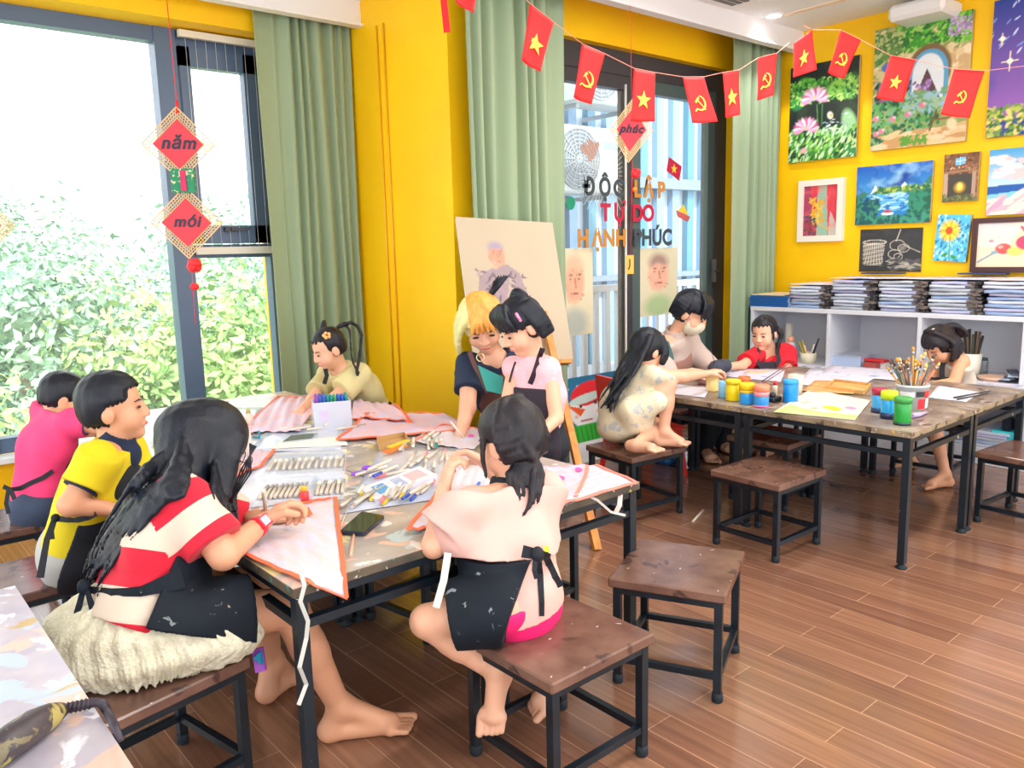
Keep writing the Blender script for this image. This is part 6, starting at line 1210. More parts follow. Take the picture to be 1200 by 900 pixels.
flat('plastic_sheet', 'pale bluish plastic sheet under the clear marker trays', [(258, 600), (400, 582), (404, 530), (300, 534)], FILM, seed=1)
flat('plastic_sheet', 'pale bluish plastic sheet under the heap of markers in the middle', [(402, 602), (520, 584), (560, 524), (450, 520)], FILM, seed=2)
flat('plastic_sheet', 'pale plastic sheet under the grey tablet', [(290, 530), (400, 528), (404, 496), (318, 500)], FILM, seed=3)
flat('plastic_sheet', 'sunlit plastic sheet at the far left table end by the window', [(196, 510), (300, 506), (310, 478), (216, 478)], FILM, seed=4)
flat('paper_sheet', 'cream paper strip below the grey tablet', [(318, 526), (408, 522), (402, 512), (330, 516)], mat('paper_cream', rgb(244, 236, 220), .8), z=TZ+.004, seed=5)
# phones
def slab(name, label, quad, th, mt, scr, cat, grp=None):
    q = [onz(*v, TZ+.003+th) for v in quad]; c = sum(q)/4; t = thing(name, label, cat, (c[0], c[1], TZ+.003), grp)
    o = MB(); qq = []
    for i in range(4):
        a, b, d = q[i-1], q[i], q[(i+1) % 4]
        for k in (.93, .985): qq.append(b+(a-b)*(1-k)) if k == .93 else qq.append(b+(a-b)*(.02)+(d-b)*.02)
        qq.append(b+(d-b)*.07)
    o.prism([p-np.array((0, 0, th/2)) for p in qq], (0, 0, 1), th); o.build('case', mt, t)
    o = MB(); o.prism([c+(p-c)*.93+np.array((0, 0, .0003)) for p in q], (0, 0, 1), .0006); o.build('screen', scr, t); return t
slab('smartphone', 'black smartphone lying face up on the near left worktable', [(398, 622), (427, 624), (451, 604), (424, 599)], .009, mat('phone_black', rgb(24, 40, 58), .3), mat('glass_dark', rgb(60, 62, 40), .06, spec=.8), 'phone')
slab('tablet', 'grey phone lying on papers by the marker organiser', [(330, 518), (366, 514), (374, 507), (340, 510)], .008, mat('phone_grey', rgb(176, 186, 196), .3), mat('glass_grey', rgb(96, 106, 108), .1), 'phone')
# markers
MW = mat('marker_white', rgb(218, 206, 190), .4); CAPS = [mat('cap_%s' % n, rgb(*c), .4) for n, c in (('teal', (20, 140, 140)), ('blue', (50, 90, 190)), ('rose', (230, 130, 140)), ('yellow', (236, 200, 60)), ('grey', (150, 146, 140)), ('cream', (238, 226, 206)), ('purple', (150, 60, 180)), ('green', (60, 160, 90)))]
CN = ['teal', 'blue', 'rose', 'yellow', 'grey', 'cream', 'purple', 'green']
def marker_proto(i):
    t = thing('marker', 'marker', 'marker', (0, 0, 0)); r = .0052
    o = MB(); o.lathe((-.066, 0, 0), [(r*.8, 0), (r, .003), (r, .088)], 10, axis=(1, 0, 0)); o.build('barrel', MW, t)
    o = MB(); o.lathe((.022, 0, 0), [(r*1.05, 0), (r*1.05, .040), (r*.85, .043)], 10, axis=(1, 0, 0)); o.build('cap', CAPS[i], t); return t
PROT = {}
def marker(i, p, rz, label, grp, ry=0):
    if i not in PROT: t = marker_proto(i); PROT[i] = t
    else: t = copy_thing(PROT[i], (0, 0, 0))
    t.location = p; t.rotation_euler = (0, ry, rz); t['label'] = label; t['group'] = grp; return t
ORD = ['first', 'second', 'third', 'fourth', 'fifth', 'sixth', 'seventh', 'eighth', 'ninth', 'tenth', 'eleventh', 'twelfth', 'thirteenth', 'fourteenth', 'fifteenth', 'sixteenth', 'seventeenth', 'eighteenth']
rm = random.Random(11)
CLR = mat_film('clear_plastic', (.92, .95, 1), .28, .12)
def tray(label, quad, n, rows, where, caps):
    q = [onz(*v, TZ+.003) for v in quad]; c = sum(q)/4; t = thing('marker_tray', label, 'tray', c, 'clear marker trays')
    o = MB(); hh = .012; o.prism(q, (0, 0, 1), .0015); o.build('base', CLR, t)
    for i in range(4): o = MB(); a, b = q[i], q[(i+1) % 4]; o.bar(a+np.array((0, 0, hh/2)), b+np.array((0, 0, hh/2)), .0015, hh); o.build('rim', CLR, t)
    for k in range(rows):
        for j in range(n):
            u = (j+.5)/n; v = (k+.5)/rows; p = (q[0]*(1-u)+q[1]*u)*(1-v)+(q[3]*(1-u)+q[2]*u)*v; d = (q[3]-q[0])*(1-u)+(q[2]-q[1])*u
            i = caps[(j*3+k) % len(caps)]
            marker(i, p+np.array((0, 0, .0075)), math.atan2(d[1], d[0])+rm.uniform(-.05, .05)+(math.pi if k else 0), '%s-capped marker, %s from the left in the %s' % (CN[i], ORD[j], where+(', %s row' % ('front', 'back')[k] if rows > 1 else '')), 'markers in the clear trays')
tray('clear tray of white markers behind the kite at the near corner', [(296, 594), (352, 590), (366, 563), (316, 566)], 9, 1, 'front left clear tray', [4, 5, 5])
tray('clear tray of white markers beside the red paint bottle', [(366, 588), (402, 585), (408, 560), (374, 562)], 6, 1, 'tray by the red paint bottle', [5, 4])
tray('long clear tray of white markers in the middle of the tables', [(306, 562), (404, 556), (406, 530), (324, 534)], 12, 1, 'long middle tray', [5, 4, 5, 5])
def heap(quad, n, ang, where, caps, seed, spread=.25):
    r = random.Random(seed); q = [onz(*v, TZ+.004) for v in quad]
    for j in range(n):
        u, v = (j+.5)/n, r.uniform(.15, .85); p = (q[0]*(1-u)+q[1]*u)*(1-v)+(q[3]*(1-u)+q[2]*u)*v; i = caps[r.randrange(len(caps))]
        marker(i, p+np.array((0, 0, .0065+.0108*(j % 2))), ang+r.uniform(-spread, spread)+(math.pi if r.random() < .4 else 0), '%s-capped marker, %s from the left in the %s' % (CN[i], ORD[j % 18], where), 'loose markers heaped on the left tables')
heap([(406, 592), (436, 592), (444, 572), (420, 574)], 5, .7, 'small heap left of the phone', [3, 5, 7, 4], 1)
heap([(440, 596), (500, 588), (506, 566), (454, 566)], 11, .65, 'heap nearest the pale pink T-shirt', [3, 1, 0, 5, 5, 2], 2)
heap([(468, 560), (520, 552), (535, 528), (480, 528)], 9, .75, 'heap by the pink girl\'s left hand', [4, 5, 5, 2], 3)
heap([(462, 534), (500, 530), (540, 510), (490, 506)], 12, .8, 'heap below the blonde teacher\'s hand', [4, 5, 0, 2, 5], 4)
heap([(420, 566), (460, 560), (474, 546), (440, 546)], 5, .2, 'group behind the purple scissors', [2, 1, 5], 5)
heap([(330, 508), (420, 503), (424, 497), (340, 500)], 5, -.1, 'row in front of the marker organiser', [5, 4], 6, .1)
# flat marker case
q = [onz(*v, TZ+.014) for v in ((422, 572), (440, 586), (512, 556), (492, 546))]; t = thing('marker_case', 'long white marker case with pastel label panels lying between two marker heaps', 'case', sum(q)/4)
o = MB(); o.prism([p-np.array((0, 0, .006)) for p in q], (0, 0, 1), .012); o.build('shell', mat('case_white', rgb(222, 222, 236), .35), t)
for k, (u0, u1, c) in enumerate(((.12, .30, (90, 160, 214)), (.42, .56, (160, 180, 220)), (.64, .9, (246, 180, 190)))):
    o = MB(); f = lambda u, v: (q[0]*(1-u)+q[3]*u)*(1-v)+(q[1]*(1-u)+q[2]*u)*v; o.prism([f(u0, .2)+Z_H*.0006, f(u1, .2)+Z_H*.0006, f(u1, .8)+Z_H*.0006, f(u0, .8)+Z_H*.0006], (0, 0, 1), .0008); o.build('label_panel', mat('case_label_%s' % ('blue', 'lilac', 'pink')[k], rgb(*c), .4), t)
# organiser with upright markers
b0 = onz(391, 503, TZ); t = thing('marker_organiser', 'translucent white box packed with upright markers in front of the flower-clip girl', 'organiser', b0); ax_, ay_ = nrm((R_H*.95+A_H*.3)), nrm((-R_H*.3+A_H*.95)); o = MB(); W2, D2, H2 = .075, .05, .115
for (c, hx, hy) in ((-ay_*D2, ax_*W2, ay_*.0012), (ay_*D2, ax_*W2, ay_*.0012), (-ax_*W2, ax_*.0012, ay_*D2), (ax_*W2, ax_*.0012, ay_*D2), (ax_*.0, ax_*.0012, ay_*D2)): o.obox(b0+c+ay_*D2+Z_H*H2/2, hx, hy, Z_H*H2/2)
o.build('case', mat_film('frosted_plastic', rgb(226, 230, 244), .62, .3), t)
o = MB(); o.obox(b0+ay_*D2+Z_H*.002, ax_*W2, ay_*D2, Z_H*.002); o.build('base', MATS['frosted_plastic'], t)
o = MB(); o.obox(b0-ax_*.035-ay_*.0015+Z_H*.06, ax_*.016, ay_*.0006, Z_H*.02); o.build('label', mat('label_lilac', rgb(206, 190, 222), .6), t)
for j in range(18):
    u = -.06+.12*(j % 9)/8; v = .02+.05*(j//9); i = [6, 1, 1, 0, 0, 7, 1, 1, 0][j % 9]; p = b0+ax_*u+ay_*v+Z_H*(.068+.008*rm.random())
    marker(i, p, math.atan2(ay_[1], ay_[0]), '%s-capped marker standing %s from the left in the %s row of the organiser' % (CN[i], ORD[j % 9], ('front', 'back')[j//9]), 'upright markers in the organiser', ry=-math.pi/2)
def bottle(name, label, base, prof, mt, cap=None, capm=None, cat='bottle', grp=None, n=18, extra=None):
    t = thing(name, label, cat, base, grp); o = MB(); o.lathe(base, prof, n); o.build('body', mt, t)
    if cap: o = MB(); o.lathe((base[0], base[1], base[2]+prof[-1][1]), cap, n); o.build('lid', capm, t)
    if extra: extra(t)
    return t
bottle('paint_bottle', 'small red paint bottle with a yellow cap beside the near marker tray', onz(357, 586, TZ+.004), [(.013, 0), (.014, .003), (.014, .024), (.010, .028)], mat('paint_red', rgb(242, 70, 80), .3), [(.0105, 0), (.0105, .012), (.009, .013)], mat('cap_gold', rgb(240, 190, 60), .4))
bottle('water_bottle', 'beige translucent cup of tools standing behind the glasses of the striped-shirt girl', onz(286, 536, TZ), [(.026, 0), (.030, .10), (.028, .10), (.024, .004)], mat('cup_beige', rgb(226, 216, 206), .4), cat='cup')
bottle('glue_bottle', 'small olive-capped white bottle standing by the window side of the left tables', onz(292, 500, TZ), [(.018, 0), (.019, .05), (.010, .06)], MATS['marker_white'], [(.010, 0), (.009, .018)], mat('cap_olive', rgb(176, 170, 100), .4))
bottle('glue_bottle', 'slim clear bottle with a brown cap at the window end of the tables', onz(268, 494, TZ), [(.014, 0), (.014, .06), (.007, .07)], MW, [(.007, 0), (.006, .02)], mat('cap_brown', rgb(150, 110, 90), .4))
t = thing('scissors', 'purple-handled scissors lying in the middle of the left tables', 'scissors', onz(428, 552, TZ+.006)); PUR = mat('purple_plastic', rgb(150, 70, 220), .35)
for (cx, cy) in ((418, 555), (430, 548)): o = MB(); c = onz(cx, cy, TZ+.010); o.tube([c+np.array((math.cos(k)*.016, math.sin(k)*.012, 0)) for k in np.linspace(0, 6.283, 14)], .0042, 6, cap=False); o.build('handle', PUR, t)
o = MB(); o.bar(onz(432, 553, TZ+.008), onz(448, 548, TZ+.008), .008, .002); o.build('blade', mat('blade_navy', rgb(40, 60, 130), .3), t)
t = thing('card_box', 'brown cardboard tray with orange and yellow cards behind the marker heap', 'box', onz(462, 524, TZ)); q = [onz(*v, TZ+.004) for v in ((444, 528), (480, 522), (474, 512), (442, 518))]
o = MB(); o.prism(q, (0, 0, 1), .002)
for i in range(4): a, b = q[i], q[(i+1) % 4]; o.bar(a+Z_H*.010, b+Z_H*.010, .002, .02)
o.build('tray', mat('cardboard', rgb(190, 150, 96), .8), t)
o = MB(); o.bar(onz(452, 530, TZ+.02), onz(474, 522, TZ+.02), .03, .006); o.build('card', mat('card_orange', rgb(240, 120, 50), .5), t); o = MB(); o.bar(onz(456, 524, TZ+.026), onz(478, 516, TZ+.026), .02, .005); o.build('card', mat('card_yellow', rgb(240, 200, 60), .5), t)
def stick(name, label, a, b, r, mt, cat, r2=None, grp=None, par=None): o = MB(); o.tube([a, b], [r, r2 if r2 is not None else r], 8); return tag(o.build(name, mt, par), label, cat, grp)
stick('pencil', 'pink pencil lying on the near table edge below the black phone', onz(411, 651, TZ+.004), onz(415, 625, TZ+.004), .0038, mat('pencil_pink', rgb(240, 170, 140), .5), 'pencil', .0032)
stick('pencil', 'thin white stick beside the left corner of the black phone', onz(398, 620, TZ+.003), onz(409, 592, TZ+.003), .0018, MW, 'pencil')
stick('paintbrush', 'dark brush lying right of the marker organiser', onz(414, 500, TZ+.004), onz(430, 489, TZ+.004), .004, mat('brush_dark', rgb(60, 60, 66), .5), 'paintbrush', .002)
stick('drawing_pen', 'thick pale pen held upright in the striped-shirt girl\'s hand', onz(312, 606, TZ+.008), at(309, 575, 2.06), .0055, MW, 'pen')
stick('drawing_pen', 'white pen in the blonde teacher\'s hand', at(546, 516, 3.09), at(528, 494, 3.06), .004, MW, 'pen')
o = MB(); q0, q1, q2 = onz(300, 514, TZ+.004), onz(304, 513, TZ+.004), onz(302, 500, TZ+.05); o.bar(onz(296, 512, TZ+.004), q1, .006); o.bar(q1, q1+Z_H*.03, .006); tag(o.build('clip', mat('clip_teal', rgb(30, 140, 170), .4)), 'small teal L-shaped clip standing near the window side of the tables', 'clip')
t = thing('cloth_ties', 'white fabric strap hanging from the near kite beside the pink T-shirt girl\'s knee', 'strap', at(520, 650, 1.9)); o = MB(); ribbon(o, [at(525, 648, 1.90), at(520, 680, 1.89), at(511, 712, 1.88), ], .017, .002); o.build('strap', TAPE, t)
o = MB(); o.prism([at(296, 762, 2.02), at(308, 758, 2.02), at(312, 785, 2.03), at(300, 788, 2.02)], -FW, .012); o.prism([at(298, 770, 2.015), at(306, 762, 2.01), at(308, 778, 2.01)], -FW, .02, m=1); tag(o.build('toy', [mat('toy_lilac', rgb(180, 90, 210), .5), mat('toy_blue', rgb(40, 170, 220), .5)]), 'lilac and blue scrap hanging below the striped-shirt girl\'s seat', 'fabric scrap')
# dark painted handle lying across the pale table
MOT = mat_paint('mottled_bark', (rgb(50, 46, 54), rgb(84, 72, 70)), [(rgb(170, 156, 90), 22, .56), (rgb(120, 110, 80), 30, .6)], .45, seed=6)
t = thing('hose', 'mottled dark nozzle with a ribbed neck lying over the edge of the pale table', 'nozzle', onz(60, 850, TZ+.02))
P = [onz(x, y, TZ+h) for x, y, h in ((-12, 888, .024), (14, 868, .026), (40, 850, .024), (60, 838, .02), (72, 832, .014))]; o = MB(); o.tube(P, [.022, .025, .024, .019, .012], 14); o.build('grip', MOT, t)
for k in range(7): c = onz(74+k*5.2, 831-k*1.1, TZ+.012); o = MB(); o.lathe(c, [(.007, -.0022), (.0095, 0), (.007, .0022)], 12, axis=tuple(R_H)); o.build('rib', mat('rib_dark', rgb(52, 44, 56), .5), t)
o = MB(); o.tube([onz(72, 832, TZ+.012), onz(112, 823, TZ+.012), onz(120, 824, TZ+.012), onz(126, 834, TZ-.004), at(134, 850, 1.12), at(142, 868, 1.11)], [.007, .007, .008, .007, .006, .004], 10); o.build('neck', MATS['rib_dark'], t)
# ================================================================== THINGS ON THE RIGHT TABLES
def pot(label, bx_, by, w_px, h_px, col, lid=None, lidh=.25, grp='paint pots on the right tables', sleeve=None, z=TZ):
    b = onz(bx_, by, z); d = (b-CAM)@FW; r = w_px/2*d/F_PX; h = h_px*d/F_PX*.98
    t = thing('paint_pot', label, 'paint pot', b, grp); nm_ = 'pot_%d_%d_%d' % col; o = MB(); hb = h*(1-lidh) if lid else h
    o.lathe(b, [(r*.88, 0), (r*.95, h*.04), (r*.95, hb*.94), (r*.88, hb)] if lid else [(r*.92, 0), (r, h*.05), (r, h), (r*.9, h), (r*.88, h*.3)], 18); o.build('jar', mat(nm_, rgb(*col), .25), t)
    if lid: o = MB(); o.lathe((b[0], b[1], b[2]+hb), [(r, -h*.03), (r, h*lidh*.85), (r*.93, h*lidh)], 18); o.build('lid', mat('lid_%d_%d_%d' % lid, rgb(*lid), .35), t)
    if sleeve:
        for (c, z0, z1) in sleeve: o = MB(); o.lathe(b, [(r*.99, h*z0), (r*.99, h*z1)], 18); o.build('paint_band', mat('band_%d_%d_%d' % c, rgb(*c), .3), t)
    return t
pot('cream paper cup by the crouching girl\'s hand', 835, 458, 15, 24, (250, 226, 150), cat if False else None)
pot('pale blue pot half hidden behind the bright yellow pot', 847, 466, 10, 20, (120, 180, 214))
pot('bright yellow paint pot, first in the row of three', 859, 469, 18, 25, (242, 216, 20), (236, 206, 30), .18)
pot('blue paint pot with a yellow lid, second in the row of three', 875, 473, 18, 25, (40, 150, 222), (248, 206, 30), .30, sleeve=[((240, 206, 60), .55, .72)])
pot('blue paint pot with an orange lid, third in the row of three', 892, 476, 18, 26, (60, 150, 220), (250, 140, 110), .28, sleeve=[((250, 150, 160), .50, .72), ((250, 110, 160), .0, .07)])
pot('azure paint jar standing alone right of the glue tube', 926, 471, 18, 27, (20, 140, 230), (40, 160, 240), .15)
pot('orange pot lid lying behind the yellow pots', 872, 448, 14, 7, (250, 110, 50))
pot('green paint jar at the front of the three jars by the brush bucket', 1057, 497, 20, 33, (30, 150, 60), (60, 150, 70), .18, sleeve=[((30, 60, 60), .0, .10)])
pot('blue paint jar with a lime lid between the green jar and the maroon lid', 1041, 490, 19, 33, (40, 160, 220), (200, 232, 30), .26, sleeve=[((24, 40, 80), .0, .22)])
pot('blue paint jar with a maroon lid, leftmost by the brush bucket', 1030, 483, 18, 29, (60, 160, 220), (170, 30, 70), .22, sleeve=[((30, 50, 90), .0, .2)])
b = onz(932, 462, TZ); t = thing('water_cup', 'big clear plastic cup behind the azure jar', 'cup', b); o = MB(); o.lathe(b, [(.030, 0), (.038, .095), (.036, .095), (.028, .004)], 20); o.build('cup', mat_film('cup_clear', rgb(236, 226, 214), .45, .2), t)
bottle('glue_tube', 'white glue tube with a red cap beside the azure jar', onz(908, 464, TZ), [(.012, 0), (.012, .045), (.009, .052)], MW, [(.009, 0), (.009, .018), (.006, .02)], mat('cap_red', rgb(222, 40, 60), .4))
o = MB(); b = onz(908, 470, TZ); o.box(b+np.array((-.04, -.02, 0)), b+np.array((.03, .025, .022)), ch=.005); o.ball(b+np.array((-.02, 0, .03)), .014); tag(o.build('tape_dispenser', mat('black_plastic', rgb(28, 34, 46), .4)), 'black tape dispenser between the pink-lidded pot and the azure jar', 'tape dispenser')
for k, lab in enumerate(('thin reddish brush resting upper across the pots below the red-shirted girl', 'thin dark brush resting lower across the pots below the red-shirted girl')): stick('paintbrush', lab, at(893, 450-3*k, 4.08), at(932-3*k, 425-2*k, 4.16), .0028, mat('brush_red' if k == 0 else 'brush_dark', rgb(150, 60, 70), .4), 'paintbrush', .0016)
# brush bucket
b = onz(1068, 478, TZ); t = thing('brush_bucket', 'grey-white bucket with a red and black label holding the paintbrushes', 'bucket', b); d = (b-CAM)@FW; r = 18*d/F_PX; h = .105
o = MB(); o.lathe(b, [(r*.88, 0), (r*.97, h*.9), (r, h*.9), (r*1.02, h), (r*.94, h), (r*.84, .006)], 26); o.build('tub', mat('bucket_grey', rgb(206, 214, 218), .4), t)
def band(a0, a1, z0, z1, mt, nm='label_patch', rr=1.0):
    o = MB(); V = []; n = 8
    for i in range(n+1):
        a = a0+(a1-a0)*i/n
        for z in (z0, z1):
            for q in (0, .0015): rad = (r*.88+(r*.09)*(z/h)/.9)*rr+q+.0006; v = -A_H*math.cos(a)+R_H*math.sin(a); V.append(b+v*rad+Z_H*z)
    F = []
    for i in range(n): a_ = i*4; F += [(a_+1, a_+5, a_+7, a_+3), (a_, a_+2, a_+6, a_+4), (a_+2, a_+3, a_+7, a_+6), (a_, a_+4, a_+5, a_+1)]
    F += [(0, 1, 3, 2), (n*4, n*4+2, n*4+3, n*4+1)]; o.add(V, F); o.build(nm, mt, t)
band(-.2, .35, .058, .080, mat('label_black', rgb(40, 40, 44), .5)); band(.38, .95, .052, .082, mat('label_red', rgb(222, 40, 50), .5)); band(-.05, .50, .006, .048, MATS['label_red']); band(.52, .95, .008, .048, mat('label_white', rgb(240, 236, 232), .5)); band(-1.3, -.3, .056, .078, mat('label_pale', rgb(226, 226, 226), .5))
rb = random.Random(4); HCOL = [rgb(200, 140, 50), rgb(90, 110, 110), rgb(150, 80, 60), rgb(214, 170, 90), rgb(60, 80, 90), rgb(190, 120, 80)]
for k in range(34):
    a = rb.uniform(0, 6.28); q = rb.uniform(.1, .8); lean = rb.uniform(.02, .085); b0 = b+np.array((math.cos(a)*r*.3*q, math.sin(a)*r*.3*q, .03)); L_ = rb.uniform(.15, .20); top = b0+np.array((math.cos(a)*lean*1.1, math.sin(a)*lean*1.1, 0))+Z_H*L_
    if k in (0, 1, 2): top = b0-R_H*(.11-.02*k)+Z_H*(.15+.02*k)
    if k in (3, 4, 5): top = b0+R_H*(.11-.02*k*.5)+Z_H*(.16+.01*k)
    if k == 6: top = b0+Z_H*.235-R_H*.01
    dd = nrm(top-b0); t2 = thing('paintbrush', 'used %s-handled paintbrush %s in the labelled bucket' % (('ochre', 'slate', 'rusty', 'tan', 'navy', 'pinkish')[k % 6], ('standing tallest' if k == 6 else 'leaning far left' if k < 3 else 'leaning far right' if k < 6 else 'crammed')), 'paintbrush', b0, 'paintbrushes in the label bucket')
    o = MB(); o.tube([b0, b0+dd*(np.linalg.norm(top-b0)-.035)], [.0022, .0042], 7); o.build('handle', mat('brush_handle_%d' % (k % 6), HCOL[k % 6], .4), t2)
    o = MB(); o.tube([top-dd*.035, top-dd*.020], [.0056, .006], 8); o.build('ferrule', mat('ferrule', rgb(170, 170, 166), .35, metal=.6), t2)
    o = MB(); o.tube([top-dd*.020, top-dd*.010, top], [.006, .0085, .003], 8, flat=.7); o.build('bristles', mat('bristle_%d' % (k % 3), (rgb(196, 140, 60), rgb(90, 70, 60), rgb(220, 180, 110))[k % 3], .8), t2)
# painted paper and sheets
a = Art(90, 60, (222, 214, 198), 21); a.mix((a.nz(4, 3)-.5), (250, 230, 210)); a.poly([(0, 0), (1, 0), (1, .22), (.6, .18), (.3, .22), (.05, .34)], (176, 222, 120)); a.poly([(.2, .12), (1, .05), (1, .0), (.2, .0)], (200, 236, 140)); a.ell(.62, .38, .16, .10, (250, 226, 40), -.1, 1, .3); a.ell(.84, .5, .10, .09, (246, 140, 180), 0, 1, .4); a.ell(.2, .46, .10, .12, (250, 180, 170), .3, .8, .5); a.ell(.4, .3, .07, .06, (250, 170, 130), .3, .8, .5); a.line((.3, .75), (.75, .78), .012, (226, 210, 180)); a.line((.3, .75), (.28, .55), .01, (226, 210, 180))
def flatpic(name, label, art, quad, z, cat, th=.0025):
    q = [onz(*v, z) for v in quad]; gu = np.arange(art.w+1)/art.w; gv = np.arange(art.h+1)/art.h; h, w_ = art.h, art.w
    V = ((q[0]*(1-gu[:, None])+q[1]*gu[:, None])[None]*(1-gv[:, None, None])+(q[3]*(1-gu[:, None])+q[2]*gu[:, None])[None]*gv[:, None, None]).reshape(-1, 3)
    V[:, 2] += .0015*np.sin(V[:, 0]*60)*np.cos(V[:, 1]*50)+.0015
    A = np.zeros((h+1, w_+1, 3)); A[:h, :w_] = art.a; A[h, :w_] = art.a[-1]; A[:, w_] = A[:, w_-1]; i = np.arange(h)[:, None]*(w_+1)+np.arange(w_)[None]; Q = np.stack([i, i+1, i+w_+2, i+w_+1], -1).reshape(-1, 4); k = len(V)
    B = np.array([V[0], V[w_], V[-1], V[-1-w_]]); q2 = [(k+1, k, k+4, k+5), (k+2, k+1, k+5, k+6), (k+3, k+2, k+6, k+7), (k, k+3, k+7, k+4), (k+4, k+7, k+6, k+5)]
    V = np.vstack([V, B, B-np.array((0, 0, th))]); col = np.vstack([A.reshape(-1, 3), np.tile(rgb(236, 230, 220), (8, 1))]); return tag(mesh_obj(name, V, np.vstack([Q, np.array(q2)]), ACOL, None, col=col), label, cat)
flatpic('painted_sheet', 'big white sheet painted green, yellow and pink at the front of the right tables', a, [(907, 483), (1002, 492), (1020, 470), (950, 456)], TZ+.003, 'painting')
PAP = mat('paper_white', rgb(216, 212, 224), .8); KR = mat('paper_orange', rgb(236, 176, 110), .8, col2=rgb(214, 140, 90), scale=20); WDP = mat('pale_wood', rgb(220, 176, 110), .6, col2=rgb(196, 148, 84), scale=30, stretch=(1, .2, 1))
PC = mat('paper_scribbled', rgb(206, 204, 220), .8, col2=rgb(140, 160, 200), scale=16, thr=(.6, .68))
def paper(lab, quad, mt=PAP, z=TZ+.001, seed=0): return flat('paper_sheet', lab, quad, mt, .001, z, 'paper', None, .001, seed)
paper('blank white sheet in front of the girl in the white top', [(1087, 466), (1132, 471), (1150, 460), (1100, 452)], seed=1)
paper('blank white sheet beside the cream cup', [(788, 462), (826, 466), (832, 455), (790, 450)], seed=2)
paper('sheet under the hands of the red-shirted girl', [(838, 440), (915, 448), (920, 434), (850, 428)], PC, seed=3)
paper('long scribbled sheet behind the azure jar', [(930, 450), (1000, 458), (1030, 440), (950, 432)], PC, TZ+.002, 4)
paper('scribbled sheet near the far table edge in front of the shelving', [(960, 438), (1050, 446), (1062, 434), (975, 428)], PC, TZ+.003, 5)
paper('orange-stained sheet in the middle of the right tables', [(940, 458), (1000, 462), (1012, 448), (955, 446)], KR, TZ+.004, 6)
t = thing('wooden_tray', 'shallow wooden tray behind the painted sheet', 'tray', onz(1000, 456, TZ)); q = [onz(*v, TZ+.008) for v in ((968, 455), (1012, 461), (1020, 452), (978, 447))]; o = MB(); o.prism([p_-Z_H*.004 for p_ in q], (0, 0, 1), .008)
for i in range(4): o.bar(q[i]+Z_H*.004, q[(i+1) % 4]+Z_H*.004, .006, .018)
o.build('tray', WDP, t)
for k, (x0, y0, x1, y1) in enumerate(((1118, 466, 1160, 458), (1122, 468, 1158, 461))): stick('paintbrush', '%s dark brush lying on the white sheet by the right table edge' % ('upper', 'lower')[k], onz(x0, y0, TZ+.006), onz(x1, y1, TZ+.006), .005, MATS['brush_dark'], 'paintbrush', .0025)
o = MB(); o.tube([onz(1068, 487, TZ+.012), onz(1076, 486, TZ+.010), onz(1088, 483, TZ+.004)], [.011, .010, .002], 10); tag(o.build('icing_cone', mat('cone_lilac', rgb(180, 160, 200), .5)), 'lilac paint cone lying right of the green jar', 'paint cone')
t = thing('palette', 'long dark paint palette behind the cream cup', 'palette', onz(835, 444, TZ)); q = [onz(*v, TZ+.006) for v in ((818, 450), (846, 452), (850, 443), (822, 441))]; o = MB(); o.prism(q, (0, 0, 1), .008); o.build('plate', mat('palette_maroon', rgb(110, 60, 66), .5), t)
for k in range(4): o = MB(); u = (k+.5)/4; c = (q[0]*(1-u)+q[1]*u+q[3]*(1-u)+q[2]*u)/2+Z_H*.005; o.lathe(c, [(.010, 0), (.008, .0015)], 10); o.build('paint_well', mat('well_%d' % k, (rgb(230, 220, 210), rgb(190, 90, 90), rgb(60, 70, 90), rgb(220, 180, 160))[k], .4), t)
o = MB(); c = at(842, 431, 4.42); o.ball(c, (.07, .05, .045), n=14, k=8); o.ball(c+R_H*.03+Z_H*.01, (.05, .04, .04), n=12, k=7); tag(o.build('cloth_bag', mat('slate_cloth', rgb(58, 62, 78), .8, bump=.4, bscale=50)), 'dark slate cloth pouch between the masked teacher and the red-shirted girl', 'pouch'); stick('paintbrush', 'single thin brush standing up out of the slate cloth pouch', at(838, 428, 4.38), at(833, 409, 4.38), .0022, MATS['brush_dark'], 'paintbrush', .0012)
o = MB(); o.tube([onz(812, 611, .006), onz(824, 598, .006)], .0055, 8); tag(o.build('marker', MW), 'white marker dropped on the floor between the stools', 'marker')
o = MB(); o.tube([onz(985, 572, .006), onz(973, 566, .006)], .004, 8); tag(o.build('pencil', MATS['brush_dark']), 'dark pencil dropped on the floor under the right tables', 'pencil')
